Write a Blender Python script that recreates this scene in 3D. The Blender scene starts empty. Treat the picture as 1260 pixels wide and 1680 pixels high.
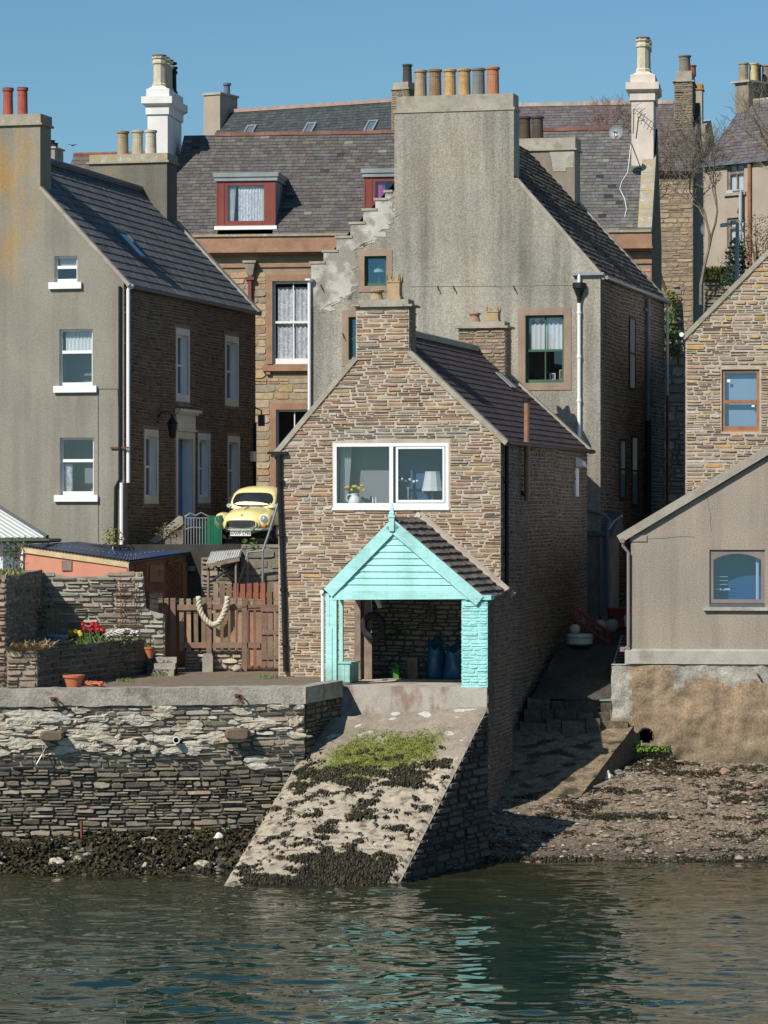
import bpy, math, random
from mathutils import Vector, noise
from mathutils.geometry import tessellate_polygon
rad = math.radians
FP, CX, CY, CH = 5500.0, 630.0, 856.0, 8.0
YS, STR, KY = 5500.0 / 3267.0, False, 5500.0 / 3267.0   # sketch depths were read for a shorter lens: KY is their depth scale
CAM = Vector((0, 0, CH))
C = bpy.context.scene.collection
TH = 14.15
def ray(px, py, fp=None): return Vector(((px - CX) / (fp or FP), 1.0, (CY - py) / (fp or FP)))
def P(px, py, Y):
    d = ray(px, py); Y = Y * YS; return Vector((d.x * Y, Y, CH + d.z * Y))
def PZ(px, py, z):
    d = ray(px, py); t = (z - CH) / d.z; return Vector((d.x * t, t, z))
class Fr:
    """a building's own axes: a along its front, b going back, z up"""
    def __init__(s, o, deg):
        s.o = Vector((o[0], o[1], 0)); s.th = rad(deg); s.fp = FP
        s.u = Vector((math.cos(s.th), -math.sin(s.th), 0)); s.v = Vector((math.sin(s.th), math.cos(s.th), 0))
    def F(s, px, py, b=0.0):
        d = ray(px, py, s.fp); t = (b - (CAM - s.o).dot(s.v)) / d.dot(s.v); p = CAM + d * t - s.o
        return p.dot(s.u), p.z
    def S(s, px, py, a=0.0):
        d = ray(px, py, s.fp); t = (a - (CAM - s.o).dot(s.u)) / d.dot(s.u); p = CAM + d * t - s.o
        return p.dot(s.v), p.z
    def L(s, p):
        q = p - s.o; return Vector((q.dot(s.u), q.dot(s.v), q.z))
    def W(s, a, b, z): return s.o + s.u * a + s.v * b + Vector((0, 0, z))
WF = Fr((0, 0), 0)
class Pl:
    """a wall plane: F front, S right side, L left side, B back"""
    def __init__(s, fr, kind, off): s.fr, s.k, s.off = fr, kind, off
    def m(s, x, z, d=0.0):
        if s.k == 'F': return Vector((x, s.off - d, z))
        if s.k == 'B': return Vector((x, s.off + d, z))
        if s.k == 'S': return Vector((s.off + d, x, z))
        return Vector((s.off - d, x, z))
    def px(s, px, py): return s.fr.F(px, py, s.off) if s.k in 'FB' else s.fr.S(px, py, s.off)
    def rect(s, x0, x1, y0, y1):
        """pixel box -> s0,s1,z0,z1 on the plane (measured at the box's middle)"""
        my, mx = (y0 + y1) / 2, (x0 + x1) / 2
        a0, a1 = s.px(x0, my)[0], s.px(x1, my)[0]
        return a0, a1, s.px(mx, y1)[1], s.px(mx, y0)[1]
class Rp:
    """a sloped plane: origin, direction s, direction t (up the slope), outward normal"""
    def __init__(s, o, ds, dt, n=None):
        s.o = Vector(o); s.ds = Vector(ds).normalized(); s.dt = Vector(dt).normalized()
        s.n = s.ds.cross(s.dt).normalized()
        if s.n.z < 0: s.n = -s.n
    def m(s, x, t, d=0.0): return s.o + s.ds * x + s.dt * t + s.n * d
    def of(s, p):
        q = Vector(p) - s.o; return q.dot(s.ds), q.dot(s.dt)
# ------------------------------------------------------------------ objects
BASE = {}
STRETCH = {}
def thing(name, label, cat, fr=None, base=(0, 0, 0), group=None, st=False):
    e = bpy.data.objects.new(name, None); C.objects.link(e); fr = fr or WF
    e.location = fr.W(*base)
    if STR and fr.fp < 5000: e.location.y *= KY; STRETCH[e.name] = KY if st else 1.0
    e.rotation_euler = (0, 0, -fr.th); e.empty_display_size = .3
    e['label'] = label; e['category'] = cat
    if group: e['group'] = group
    BASE[e.name] = Vector(base); return e
class MB:
    def __init__(s): s.V, s.F, s.M, s.T = [], [], [], []
    def add(s, vs, fs, m=0, t=(.5, .5, .5)):
        n = len(s.V); s.V += [tuple(v) for v in vs]
        for f in fs: s.F.append(tuple(i + n for i in f)); s.M.append(m); s.T.append(t)
    def hexa(s, p, m=0, t=(.5, .5, .5)):
        s.add(p, [(0, 3, 2, 1), (4, 5, 6, 7), (0, 1, 5, 4), (1, 2, 6, 5), (2, 3, 7, 6), (3, 0, 4, 7)], m, t)
    def box(s, x0, x1, y0, y1, z0, z1, m=0, t=(.5, .5, .5)):
        s.hexa([(x0, y0, z0), (x1, y0, z0), (x1, y1, z0), (x0, y1, z0), (x0, y0, z1), (x1, y0, z1), (x1, y1, z1), (x0, y1, z1)], m, t)
    def pbox(s, pl, s0, s1, z0, z1, d0, d1, m=0, t=(.5, .5, .5)):
        s.hexa([pl.m(s0, z0, d0), pl.m(s1, z0, d0), pl.m(s1, z0, d1), pl.m(s0, z0, d1), pl.m(s0, z1, d0), pl.m(s1, z1, d0), pl.m(s1, z1, d1), pl.m(s0, z1, d1)], m, t)
    def poly(s, pts, m=0, t=(.5, .5, .5)): s.add(pts, [tuple(range(len(pts)))], m, t)
    def ext(s, pts, vec, m=0, t=(.5, .5, .5)):
        n = len(pts); vec = Vector(vec); pts = [Vector(p) for p in pts]
        s.add(pts + [p + vec for p in pts], [tuple(range(n))[::-1], tuple(range(n, 2 * n))] + [(i, (i + 1) % n, n + (i + 1) % n, n + i) for i in range(n)], m, t)
    def cyl(s, p0, p1, r0, r1=None, n=10, m=0, t=(.5, .5, .5), caps=True):
        p0, p1 = Vector(p0), Vector(p1); r1 = r0 if r1 is None else r1
        d = (p1 - p0).normalized(); x = d.orthogonal().normalized(); y = d.cross(x)
        vs = []
        for p, r in ((p0, r0), (p1, r1)):
            vs += [p + (x * math.cos(2 * math.pi * i / n) + y * math.sin(2 * math.pi * i / n)) * r for i in range(n)]
        fs = [(i, (i + 1) % n, n + (i + 1) % n, n + i) for i in range(n)]
        if caps: fs += [tuple(range(n))[::-1], tuple(range(n, 2 * n))]
        s.add(vs, fs, m, t)
    def tube(s, pts, r, n=6, m=0, t=(.5, .5, .5), r1=None):
        pts = [Vector(p) for p in pts]; k = len(pts); vs = []; x = None
        for i, p in enumerate(pts):
            d = (pts[min(i + 1, k - 1)] - pts[max(i - 1, 0)]).normalized()
            x = d.orthogonal().normalized() if x is None else (x - d * x.dot(d)).normalized()
            y = d.cross(x); rr = r if r1 is None else r + (r1 - r) * i / (k - 1)
            vs += [p + (x * math.cos(2 * math.pi * j / n) + y * math.sin(2 * math.pi * j / n)) * rr for j in range(n)]
        fs = [(i * n + j, i * n + (j + 1) % n, (i + 1) * n + (j + 1) % n, (i + 1) * n + j) for i in range(k - 1) for j in range(n)]
        fs += [tuple(range(n))[::-1], tuple(range((k - 1) * n, k * n))]
        s.add(vs, fs, m, t)
    def lathe(s, c, prof, n=16, m=0, t=(.5, .5, .5), sq=False):
        c = Vector(c); vs = []
        for r, z in prof:
            for i in range(n):
                an = 2 * math.pi * (i + .5) / n
                vs.append(c + Vector((r * math.cos(an), r * math.sin(an), z)))
        k = len(prof)
        fs = [(i * n + j, i * n + (j + 1) % n, (i + 1) * n + (j + 1) % n, (i + 1) * n + j) for i in range(k - 1) for j in range(n)]
        fs += [tuple(range(n))[::-1], tuple(range((k - 1) * n, k * n))]
        s.add(vs, fs, m, t)
    def blob(s, c, r, rng, m=0, t=(.5, .5, .5), sub=1, rough=.25):
        vs, fs = ICO[sub]; c = Vector(c); o = Vector((rng.random() * 50, rng.random() * 50, 0))
        r = Vector(r) if not isinstance(r, (int, float)) else Vector((r, r, r))
        out = []
        for v in vs:
            k = 1 + rough * noise.noise(v * 1.3 + o) * 2
            out.append(c + Vector((v.x * r.x * k, v.y * r.y * k, v.z * r.z * k)))
        s.add(out, fs, m, t)
    def build(s, name, mats, parent=None, smooth=False, label=None):
        b = BASE.get(parent.name, Vector()) if parent else Vector()
        me = bpy.data.meshes.new(name); ky = STRETCH.get(parent.name, 1.0) if parent else 1.0
        me.from_pydata([(v[0] - b.x, (v[1] - b.y) * ky, v[2] - b.z) for v in s.V], [], s.F)
        if not isinstance(mats, (list, tuple)): mats = [mats]
        for m in mats: me.materials.append(m)
        me.polygons.foreach_set('material_index', s.M)
        at = me.attributes.new('tone', 'FLOAT_COLOR', 'FACE')
        at.data.foreach_set('color', [c for t in s.T for c in (t[0], t[1], t[2], 1.0)])
        if smooth: me.polygons.foreach_set('use_smooth', [True] * len(s.F))
        me.update()
        o = bpy.data.objects.new(name, me); C.objects.link(o)
        if parent:
            o.parent = parent; BASE[o.name] = b; STRETCH[o.name] = ky
        if label: o['label'] = label
        return o
def solo(mb, name, mats, label, cat, group=None, smooth=False, st=False):
    """a thing that is a single mesh, its origin moved to its own base"""
    xs = [v[0] for v in mb.V]; ys = [v[1] for v in mb.V]; zs = [v[2] for v in mb.V]
    c = Vector(((min(xs) + max(xs)) / 2, (min(ys) + max(ys)) / 2, min(zs)))
    ky = KY if STR and st else 1.0; mb.V = [(v[0] - c.x, (v[1] - c.y) * ky, v[2] - c.z) for v in mb.V]
    o = mb.build(name, mats, None, smooth); o.location = (c.x, c.y * (KY if STR else 1), c.z)
    o['label'] = label; o['category'] = cat
    if group: o['group'] = group
    return o
def struct(mb, name, mats, smooth=False, kind='structure'):
    if STR: mb.V = [(v[0], v[1] * KY, v[2]) for v in mb.V]
    o = mb.build(name, mats, None, smooth); o['kind'] = kind; return o
def _ico():
    g = (1 + 5 ** .5) / 2
    v = [Vector(p).normalized() for p in [(-1, g, 0), (1, g, 0), (-1, -g, 0), (1, -g, 0), (0, -1, g), (0, 1, g), (0, -1, -g), (0, 1, -g), (g, 0, -1), (g, 0, 1), (-g, 0, -1), (-g, 0, 1)]]
    f = [(0, 11, 5), (0, 5, 1), (0, 1, 7), (0, 7, 10), (0, 10, 11), (1, 5, 9), (5, 11, 4), (11, 10, 2), (10, 7, 6), (7, 1, 8), (3, 9, 4), (3, 4, 2), (3, 2, 6), (3, 6, 8), (3, 8, 9), (4, 9, 5), (2, 4, 11), (6, 2, 10), (8, 6, 7), (9, 8, 1)]
    out = [(list(v), list(f))]
    for _ in range(2):
        v, f = list(out[-1][0]), out[-1][1]; mid = {}; nf = []
        def md(a, b):
            k = (min(a, b), max(a, b))
            if k not in mid: v.append((v[a] + v[b]).normalized()); mid[k] = len(v) - 1
            return mid[k]
        for a, b, c in f:
            x, y, z = md(a, b), md(b, c), md(c, a); nf += [(a, x, z), (b, y, x), (c, z, y), (x, y, z)]
        out.append((v, nf))
    return out
ICO = _ico()
# ------------------------------------------------------------------ materials
def lin(c):
    f = lambda x: x / 12.92 if x <= .04045 else ((x + .055) / 1.055) ** 2.4
    return tuple(f(x / 255) for x in c)
class NT:
    def __init__(s, m): s.t = m.node_tree; s.n = s.t.nodes; s.l = s.t.links
    def __call__(s, typ, ins=None, **kw):
        nd = s.n.new(typ)
        for k, v in kw.items(): setattr(nd, k, v)
        for k, v in (ins or {}).items():
            if isinstance(v, bpy.types.NodeSocket): s.l.new(v, nd.inputs[k])
            else: nd.inputs[k].default_value = v
        return nd
    def mix(s, fac, a, b, mode='MIX'):
        nd = s.n.new('ShaderNodeMix'); nd.data_type = 'RGBA'; nd.blend_type = mode
        for i, v in ((0, fac), (6, a), (7, b)):
            if isinstance(v, bpy.types.NodeSocket): s.l.new(v, nd.inputs[i])
            else: nd.inputs[i].default_value = v if i == 0 else (*v[:3], 1)
        return nd.outputs[2]
    def noise(s, vec, scale, detail=4, rough=.6, dist=0):
        return s('ShaderNodeTexNoise', {'Vector': vec, 'Scale': scale, 'Detail': detail, 'Roughness': rough, 'Distortion': dist}).outputs['Fac']
    def ramp(s, fac, a, b, c0=0.0, c1=1.0):
        return s('ShaderNodeMapRange', {0: fac, 1: a, 2: b, 3: c0, 4: c1}).outputs[0]
    def scale(s, vec, sc): return s('ShaderNodeMapping', {'Vector': vec, 'Scale': sc}).outputs[0]
    def val(s, fac):   # a grey multiplier colour from a value
        return s('ShaderNodeCombineColor', {0: fac, 1: fac, 2: fac}).outputs[0]
def mat(name, col=(.5, .5, .5), rough=.85, var=.15, vs=1.2, speck=0.0, ss=45, attr=False, patch=None, streak=0.0, bump=0.0, bs=40, metal=0.0, spec=.3, coat=0.0, patch2=None, emit=0):
    """patch = (colour, noise scale xyz, threshold, softness, amount)"""
    m = bpy.data.materials.new(name); m.use_nodes = True; N = NT(m)
    bsdf = N.n['Principled BSDF']
    co = N('ShaderNodeTexCoord').outputs['Object']
    c = N('ShaderNodeAttribute', attribute_name='tone').outputs['Color'] if attr else (*col, 1)
    n1 = N.noise(co, vs, 5)
    c = N.mix(1.0, c, N.val(N.ramp(n1, .3, .7, 1 - var, 1 + var)), 'MULTIPLY')
    for pt in (patch, patch2):
        if pt:
            pc, ps, th, so, am = pt[:5]
            n2 = N.noise(N.scale(co, ps), 1.0, 6, .65)
            f_ = N.ramp(n2, th - so, th + so, 0, am)
            for ax, a0, a1 in pt[5:]: f_ = N('ShaderNodeMath', {0: f_, 1: N.ramp(N('ShaderNodeSeparateXYZ', {0: co}).outputs[ax], a0, a1)}, operation='MULTIPLY').outputs[0]
            c = N.mix(f_, c, (*pc, 1))
    if streak:
        n3 = N.noise(N.scale(co, (2.2, 2.2, .12)), 1.0, 4, .6)
        c = N.mix(1.0, c, N.val(N.ramp(n3, .42, .7, 1, 1 - streak)), 'MULTIPLY')
    n4 = None
    if speck:
        n4 = N.noise(co, ss, 2, .7)
        c = N.mix(1.0, c, N.val(N.ramp(n4, .3, .7, 1 - speck, 1 + speck)), 'MULTIPLY')
    N.l.new(c, bsdf.inputs['Base Color']) if isinstance(c, bpy.types.NodeSocket) else None
    bsdf.inputs['Roughness'].default_value = rough; bsdf.inputs['Metallic'].default_value = metal
    bsdf.inputs['Specular IOR Level'].default_value = spec; bsdf.inputs['Coat Weight'].default_value = coat
    if bump:
        nb = N.noise(co, bs, 5, .7)
        b = N('ShaderNodeBump', {'Height': nb, 'Strength': min(1, bump), 'Distance': .03})
        N.l.new(b.outputs[0], bsdf.inputs['Normal'])
    return m
def glassmat(name, tint=(1, 1, 1), refl=.12, rcol=(1, 1, 1), dark=0.0):
    m = bpy.data.materials.new(name); m.use_nodes = True; N = NT(m); N.n.remove(N.n['Principled BSDF'])
    tr = N('ShaderNodeBsdfTransparent', {'Color': (*tint, 1)})
    gl = N('ShaderNodeBsdfGlossy', {'Color': (*rcol, 1), 'Roughness': .015})
    fc = N('ShaderNodeLayerWeight', {'Blend': .5}).outputs['Facing']
    pw = N('ShaderNodeMath', {0: fc, 1: 4.0}, operation='POWER').outputs[0]
    f = N('ShaderNodeMath', {0: pw, 1: .8, 2: refl + .03}, operation='MULTIPLY_ADD', use_clamp=True)
    mx = N('ShaderNodeMixShader', {0: f.outputs[0], 1: tr.outputs[0], 2: gl.outputs[0]})
    N.l.new(mx.outputs[0], N.n['Material Output'].inputs['Surface']); return m
M = {}
# stone & render
M['stone'] = mat('rubble_stone', attr=True, var=.22, vs=6, speck=.18, ss=40, bump=.5, bs=22)
M['mortar'] = mat('lime_mortar', (.46, .395, .32), var=.2, vs=2.5, speck=.12, bump=.4, bs=30)
M['mortar_dark'] = mat('dark_joint', (.05, .045, .04), var=.3, vs=2)
M['mortar_mid'] = mat('grey_mortar', (.23, .20, .165), var=.3, vs=2, speck=.15, bump=.4)
M['harl_left'] = mat('weathered_harl', (.28, .262, .212), var=.10, vs=.6, speck=.22, ss=38, bump=.6, bs=45, streak=.22,
                     patch=((.44, .25, .055), (1.6, 1.6, .7), .50, .09, .75, (0, 1.25, .1), (2, 6.8, 9.6)))
M['harl_big'] = mat('grey_harl', (.355, .34, .285), var=.22, vs=.45, speck=.30, ss=22, bump=.8, bs=26, streak=.42, patch=((.40, .33, .25), (.45, .45, .3), .54, .12, .55), patch2=((.21, .20, .165), (.7, .7, .16), .60, .10, .6))
M['limewash'] = mat('flaking_limewash', (.50, .485, .42), var=.12, vs=2, speck=.12, bump=.5, bs=18, patch=((.27, .245, .205), (1.3, 1.3, 1.3), .53, .05, .9), streak=.15)
M['harl_dark'] = mat('sooty_harl', (.185, .17, .135), var=.15, vs=.8, speck=.22, ss=30, bump=.6, streak=.25, patch=((.30, .22, .10), (1.5, 1.5, 1.5), .62, .06, .5))
M['harl_brown'] = mat('brown_harl', (.27, .235, .185), var=.15, vs=.8, speck=.15, bump=.4, streak=.25)
M['harl_pink'] = mat('pinkish_harl', (.345, .305, .245), var=.09, vs=.5, speck=.26, ss=30, bump=.6, bs=40, streak=.2, patch=((.40, .30, .25), (.5, .5, .5), .52, .14, .5), patch2=((.27, .25, .205), (.8, .8, .3), .58, .1, .5))
M['harl_far'] = mat('buff_harl', (.36, .305, .24), var=.12, vs=.8, speck=.1)
M['concrete'] = mat('weathered_concrete', (.40, .375, .32), var=.2, vs=1.6, speck=.14, ss=30, bump=.5, bs=25, patch=((.20, .18, .13), (1.3, 1.3, 1.3), .60, .06, .6))
M['cope'] = mat('cope_stone', (.36, .325, .265), var=.22, vs=2.5, speck=.15, bump=.5, patch=((.22, .19, .12), (2, 2, 2), .6, .06, .6))
M['cope_lichen'] = mat('lichened_cope', (.34, .31, .24), var=.2, vs=2.5, speck=.22, ss=30, bump=.5, patch=((.45, .30, .08), (2.2, 2.2, 2.2), .58, .06, .7), patch2=((.52, .50, .44), (5, 5, 5), .63, .04, .7))
M['brownstone'] = mat('brown_dressed_stone', (.32, .235, .175), var=.15, vs=2, speck=.12, bump=.3, streak=.15)
M['redsand'] = mat('red_sandstone', (.33, .19, .12), var=.2, vs=2.2, speck=.12, bump=.3, patch=((.20, .15, .10), (1.2, 1.2, 2.4), .62, .06, .6))
M['whitewash_in'] = mat('patchy_whitewash', attr=True, var=.3, vs=5, speck=.2, bump=.5, patch=((.78, .77, .70), (1.3, 1.3, 2.2), .39, .05, .97))
# roofs
M['slate'] = mat('slate', attr=True, var=.2, vs=5, speck=.15, ss=30, rough=.7, bump=.3)
M['tile'] = mat('concrete_tile', attr=True, var=.15, vs=3, speck=.12, rough=.8, bump=.2, streak=.1)
M['under'] = mat('roof_underlay', (.025, .023, .022), var=.1)
M['lead'] = mat('lead_flashing', (.25, .27, .28), var=.2, rough=.5, spec=.5)
M['copper'] = mat('red_ridge_tile', (.24, .10, .075), var=.4, vs=3, rough=.6)
# paint, metal, timber
M['white'] = mat('white_paint', (.80, .80, .78), var=.04, rough=.4, spec=.4)
M['whitewall'] = mat('white_masonry_paint', (.78, .75, .71), var=.06, vs=1.2, rough=.7, speck=.05, streak=.12, bump=.15)
M['cream'] = mat('cream_paint', (.66, .635, .56), var=.08, rough=.6, streak=.1)
M['reveal'] = mat('white_reveal_paint', (.82, .82, .80), var=.05, rough=.5)
M['creamwall'] = mat('pale_cement_paint', (.66, .57, .49), var=.1, vs=1.5, rough=.7, speck=.08, streak=.2)
M['turq'] = mat('turquoise_paint', (.40, .75, .71), var=.07, vs=2, rough=.6, speck=.07, ss=16, streak=.2, patch=((.30, .55, .50), (1.5, 1.5, 9), .60, .06, .6), patch2=((.16, .22, .16), (5, 5, 5), .44, .14, .8, (2, .75, -.1)))
M['turq_rough'] = mat('turquoise_limewash', (.36, .72, .68), var=.14, vs=4, rough=.7, bump=1, bs=14, patch=((.22, .50, .46), (5, 5, 10), .60, .05, .6), patch2=((.5, .66, .6), (3, 3, 5), .62, .05, .5))
M['redpaint'] = mat('red_brown_paint', (.21, .055, .042), var=.12, rough=.5)
M['green'] = mat('green_paint', (.045, .12, .075), var=.15, rough=.5)
M['greenfence'] = mat('green_railing_paint', (.015, .16, .085), var=.1, rough=.45)
M['black'] = mat('black_iron', (.015, .015, .017), var=.2, rough=.5)
M['blackpaint'] = mat('dull_black', (.02, .022, .024), var=.2, rough=.7)
M['rust'] = mat('rusty_iron', (.16, .06, .03), var=.4, vs=8, rough=.9)
M['grey'] = mat('grey_metal', (.28, .30, .31), var=.12, rough=.45, metal=.4)
M['greydark'] = mat('dark_grey_plastic', (.10, .11, .115), var=.1, rough=.5)
M['bluegrey'] = mat('blue_grey_pipe', (.12, .15, .18), var=.15, rough=.5)
M['chrome'] = mat('chrome', (.85, .85, .85), var=.02, rough=.12, metal=1)
M['brownwood'] = mat('brown_stained_wood', (.33, .15, .075), var=.18, vs=4, rough=.6)
M['fence'] = mat('weathered_fence_wood', attr=True, var=.2, vs=3, rough=.85, speck=.15, ss=25)
M['driftwood'] = mat('grey_weathered_wood', (.24, .18, .14), var=.3, vs=4, rough=.9, speck=.2)
M['palewood'] = mat('raw_timber', (.55, .42, .24), var=.15, vs=4, rough=.7)
M['redfence'] = mat('red_stained_wood', (.26, .09, .05), var=.25, vs=4, rough=.8)
M['bluedoor'] = mat('blue_door_paint', (.06, .17, .36), var=.1, rough=.45)
M['mauve'] = mat('brown_grey_plastic', (.24, .19, .175), var=.1, rough=.5)
M['salmon'] = mat('salmon_harl', (.56, .245, .165), var=.08, vs=2, speck=.1, bump=.3)
M['navy'] = mat('blue_profiled_sheet', (.025, .05, .12), var=.15, vs=1, rough=.35, spec=.6)
M['sheetgrey'] = mat('old_corrugated_sheet', (.62, .61, .59), var=.25, vs=3, rough=.6, patch=((.12, .11, .09), (3, 3, 3), .58, .06, .7))
M['terra'] = mat('terracotta', (.48, .15, .07), var=.15, vs=5, rough=.8)
M['darkroom'] = mat('dim_interior', (.045, .05, .055), var=.2)  # dark colour stands in for the gloom of unlit rooms
M['skyblue_room'] = mat('sky_reflection_interior', (.045, .11, .23), var=.08)  # blue of the reflected sky put into the room colour
M['greyroom'] = mat('grey_interior', (.23, .245, .26), var=.1, vs=1)
M['paleroom'] = mat('frosted_pane_backing', (.42, .46, .48), var=.05)
M['lace'] = mat('net_curtain', (.62, .62, .62), var=.25, vs=7, speck=.35, ss=18, rough=.9)
M['curtain'] = mat('white_curtain', (.74, .76, .68), var=.1, rough=.9)
M['pinkc'] = mat('pink_curtain', (.62, .16, .45), var=.1, rough=.9)
M['blind'] = mat('white_blind', (.62, .65, .64), var=.04, rough=.8)
M['glass'] = glassmat('window_glass', (.85, .87, .9), .08, (.7, .85, 1))
M['glassblue'] = glassmat('sky_reflecting_glass', (.72, .82, .95), .17, (.5, .75, 1))
M['rubber'] = mat('tyre_rubber', (.022, .022, .024), var=.2, rough=.75, bump=.2)
M['bluebag'] = mat('blue_plastic_sack', (.018, .12, .22), var=.1, rough=.35, spec=.6)
M['rope'] = mat('natural_rope', (.55, .50, .38), var=.15, vs=20, rough=.95)
M['car'] = mat('cream_yellow_car_paint', (.78, .67, .30), var=.02, rough=.28, spec=.5, coat=.6)
def bob(c, s=1.0): return mat('pot', c, var=.2 * s, vs=4, rough=.85, speck=.12, streak=.3)
# ------------------------------------------------------------------ shared builders
def spans(poly, z):
    xs = []
    n = len(poly)
    for i in range(n):
        (x0, z0), (x1, z1) = poly[i], poly[(i + 1) % n]
        if (z0 <= z < z1) or (z1 <= z < z0): xs.append(x0 + (x1 - x0) * (z - z0) / (z1 - z0))
    xs.sort(); return [(xs[i], xs[i + 1]) for i in range(0, len(xs) - 1, 2)]
def cut(sp, a, b):
    out = []
    for x0, x1 in sp:
        if b <= x0 or a >= x1: out.append((x0, x1)); continue
        if a > x0: out.append((x0, a))
        if b < x1: out.append((b, x1))
    return out
def wall(mb, pl, outer, holes=(), reveal=.2, m=0, mr=None, t=(.5, .5, .5)):
    loops = [[Vector((x, z, 0)) for x, z in outer]]
    for h in holes: loops.append([Vector((h[0], h[2], 0)), Vector((h[1], h[2], 0)), Vector((h[1], h[3], 0)), Vector((h[0], h[3], 0))])
    flat = [v for lp in loops for v in lp]
    mb.add([pl.m(v.x, v.y) for v in flat], [tuple(f) for f in tessellate_polygon(loops)], m, t)
    for h in holes:
        q = [(h[0], h[2]), (h[1], h[2]), (h[1], h[3]), (h[0], h[3])]
        r = h[4] if len(h) > 4 else reveal
        for i in range(4):
            (a, b), (c, d) = q[i], q[(i + 1) % 4]
            mb.add([pl.m(a, b), pl.m(c, d), pl.m(c, d, -r), pl.m(a, b, -r)], [(0, 1, 2, 3)], m if mr is None else mr, t)
def pick(pal, rng, j=.12):
    c = rng.choice(pal); k = 1 + rng.uniform(-j, j)
    return tuple(max(0, x * k * (1 + rng.uniform(-.05, .05))) for x in c)
def stones(mb, pl, outer, holes, rng, pal, h=(.06, .15), l=(.2, .6), gap=.022, dep=(.01, .03), m=1, split=.25, wav=.02, pad=.02, rough=.3, tonef=None):
    zs = [z for _, z in outer]; z = min(zs); top = max(zs); ph = rng.random() * 10
    while z < top - .02:
        hh = min(rng.uniform(*h), top - z)
        sp = spans(outer, z + hh * .5)
        for q in holes:
            if z + hh > q[2] - pad and z < q[3] + pad: sp = cut(sp, q[0] - pad, q[1] + pad)
        for x0, x1 in sp:
            x = x0
            while x < x1 - .03:
                ll = min(rng.uniform(*l), x1 - x)
                if x1 - x - ll < l[0] * .5: ll = x1 - x
                parts = [(z, z + hh)]
                if hh > .085 and rng.random() < split:
                    k = rng.uniform(.38, .62); parts = [(z, z + hh * k), (z + hh * k, z + hh)]
                for p0, p1 in parts:
                    xa, xb = x, x + ll
                    segs = [(xa, xb)]
                    if len(parts) == 2 and ll > .34 and rng.random() < .5:
                        k = rng.uniform(.35, .65); segs = [(xa, xa + ll * k), (xa + ll * k, xb)]
                    for sa, sb in segs:
                        stone1(mb, pl, sa + gap / 2, sb - gap / 2, p0 + gap / 2, p1 - gap / 2, rng.uniform(*dep), rng, (tonef or (lambda *_: pick(pal, rng)))(sa, p0), m, wav, ph, rough)
                x += ll
        z += hh
def stone1(mb, pl, a, b, c, d, dep, rng, tone, m, wav, ph, rough):
    w, h = b - a, d - c
    if w < .015 or h < .012: return
    jx, jz = min(w * .12, .03), h * rough * .5
    U = rng.uniform
    cx = min(w * .25, h * .45)
    base = [(a + U(0, jx), c + h * U(.1, .35)), (a + cx * U(.5, 1.2), c + U(0, jz)), ((a + b) / 2 + U(-.2, .2) * w, c + U(-.1, .6) * jz), (b - cx * U(.5, 1.2), c + U(0, jz)), (b - U(0, jx), c + h * U(.1, .35)),
            (b - U(0, jx), d - h * U(.1, .35)), (b - cx * U(.5, 1.2), d - U(0, jz)), ((a + b) / 2 + U(-.2, .2) * w, d - U(-.1, .6) * jz), (a + cx * U(.5, 1.2), d - U(0, jz)), (a + U(0, jx), d - h * U(.1, .35))]
    off = wav * (math.sin(a * .9 + ph) + math.sin(a * 2.3 + ph * 2) * .4)
    mx, mz = (a + b) / 2, (c + d) / 2
    n = len(base); i1 = min(.012, h * .14)
    tx, tz = U(-.25, .25) * dep, U(-.35, .35) * dep
    vs = [pl.m(x, z + off, -.004) for x, z in base]
    for x, z in base:
        sx = (x - mx) * (1 - 2 * i1 / w) + mx; sz = (z - mz) * (1 - 2 * i1 / h) + mz
        vs.append(pl.m(sx, sz + off, dep + tx * (x - mx) / w * 2 + tz * (z - mz) / h * 2))
    mb.add(vs, [tuple(range(n, 2 * n))] + [(i, (i + 1) % n, n + (i + 1) % n, n + i) for i in range(n)], m, tone)
def slates(mb, rp, poly, rng, pal, course=.22, width=(.22, .34), th=.012, jit=.006, m=1, miss=0.0, tilt=.012):
    ts = [t for _, t in poly]; t = min(ts); top = max(ts); k = 0
    while t < top - .01:
        c = min(course, top - t); sp = spans(poly, t + c * .5)
        for x0, x1 in sp:
            x = x0 - (rng.random() * width[0] if k % 2 else width[0] * .5 * rng.random())
            while x < x1 - .005:
                w = rng.uniform(*width); a, b = max(x, x0), min(x + w, x1); x += w
                if b - a < .02: continue
                j = rng.uniform(-jit, jit); tj = rng.uniform(-tilt, tilt) * .4
                lo, hi = t + j, t + c + .01
                g = .004
                p = [rp.m(a + g, lo, tilt + th + tj), rp.m(b - g, lo, tilt + th - tj), rp.m(b - g, hi, th), rp.m(a + g, hi, th), rp.m(a + g, lo, 0), rp.m(b - g, lo, 0)]
                mb.add(p, [(0, 1, 2, 3), (4, 5, 1, 0), (4, 0, 3), (5, 2, 1)], m, pick(pal, rng, .16) if rng.random() > miss else pick([(.20, .19, .165), (.15, .145, .115), (.045, .042, .04)], rng))
        t += c; k += 1
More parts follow.
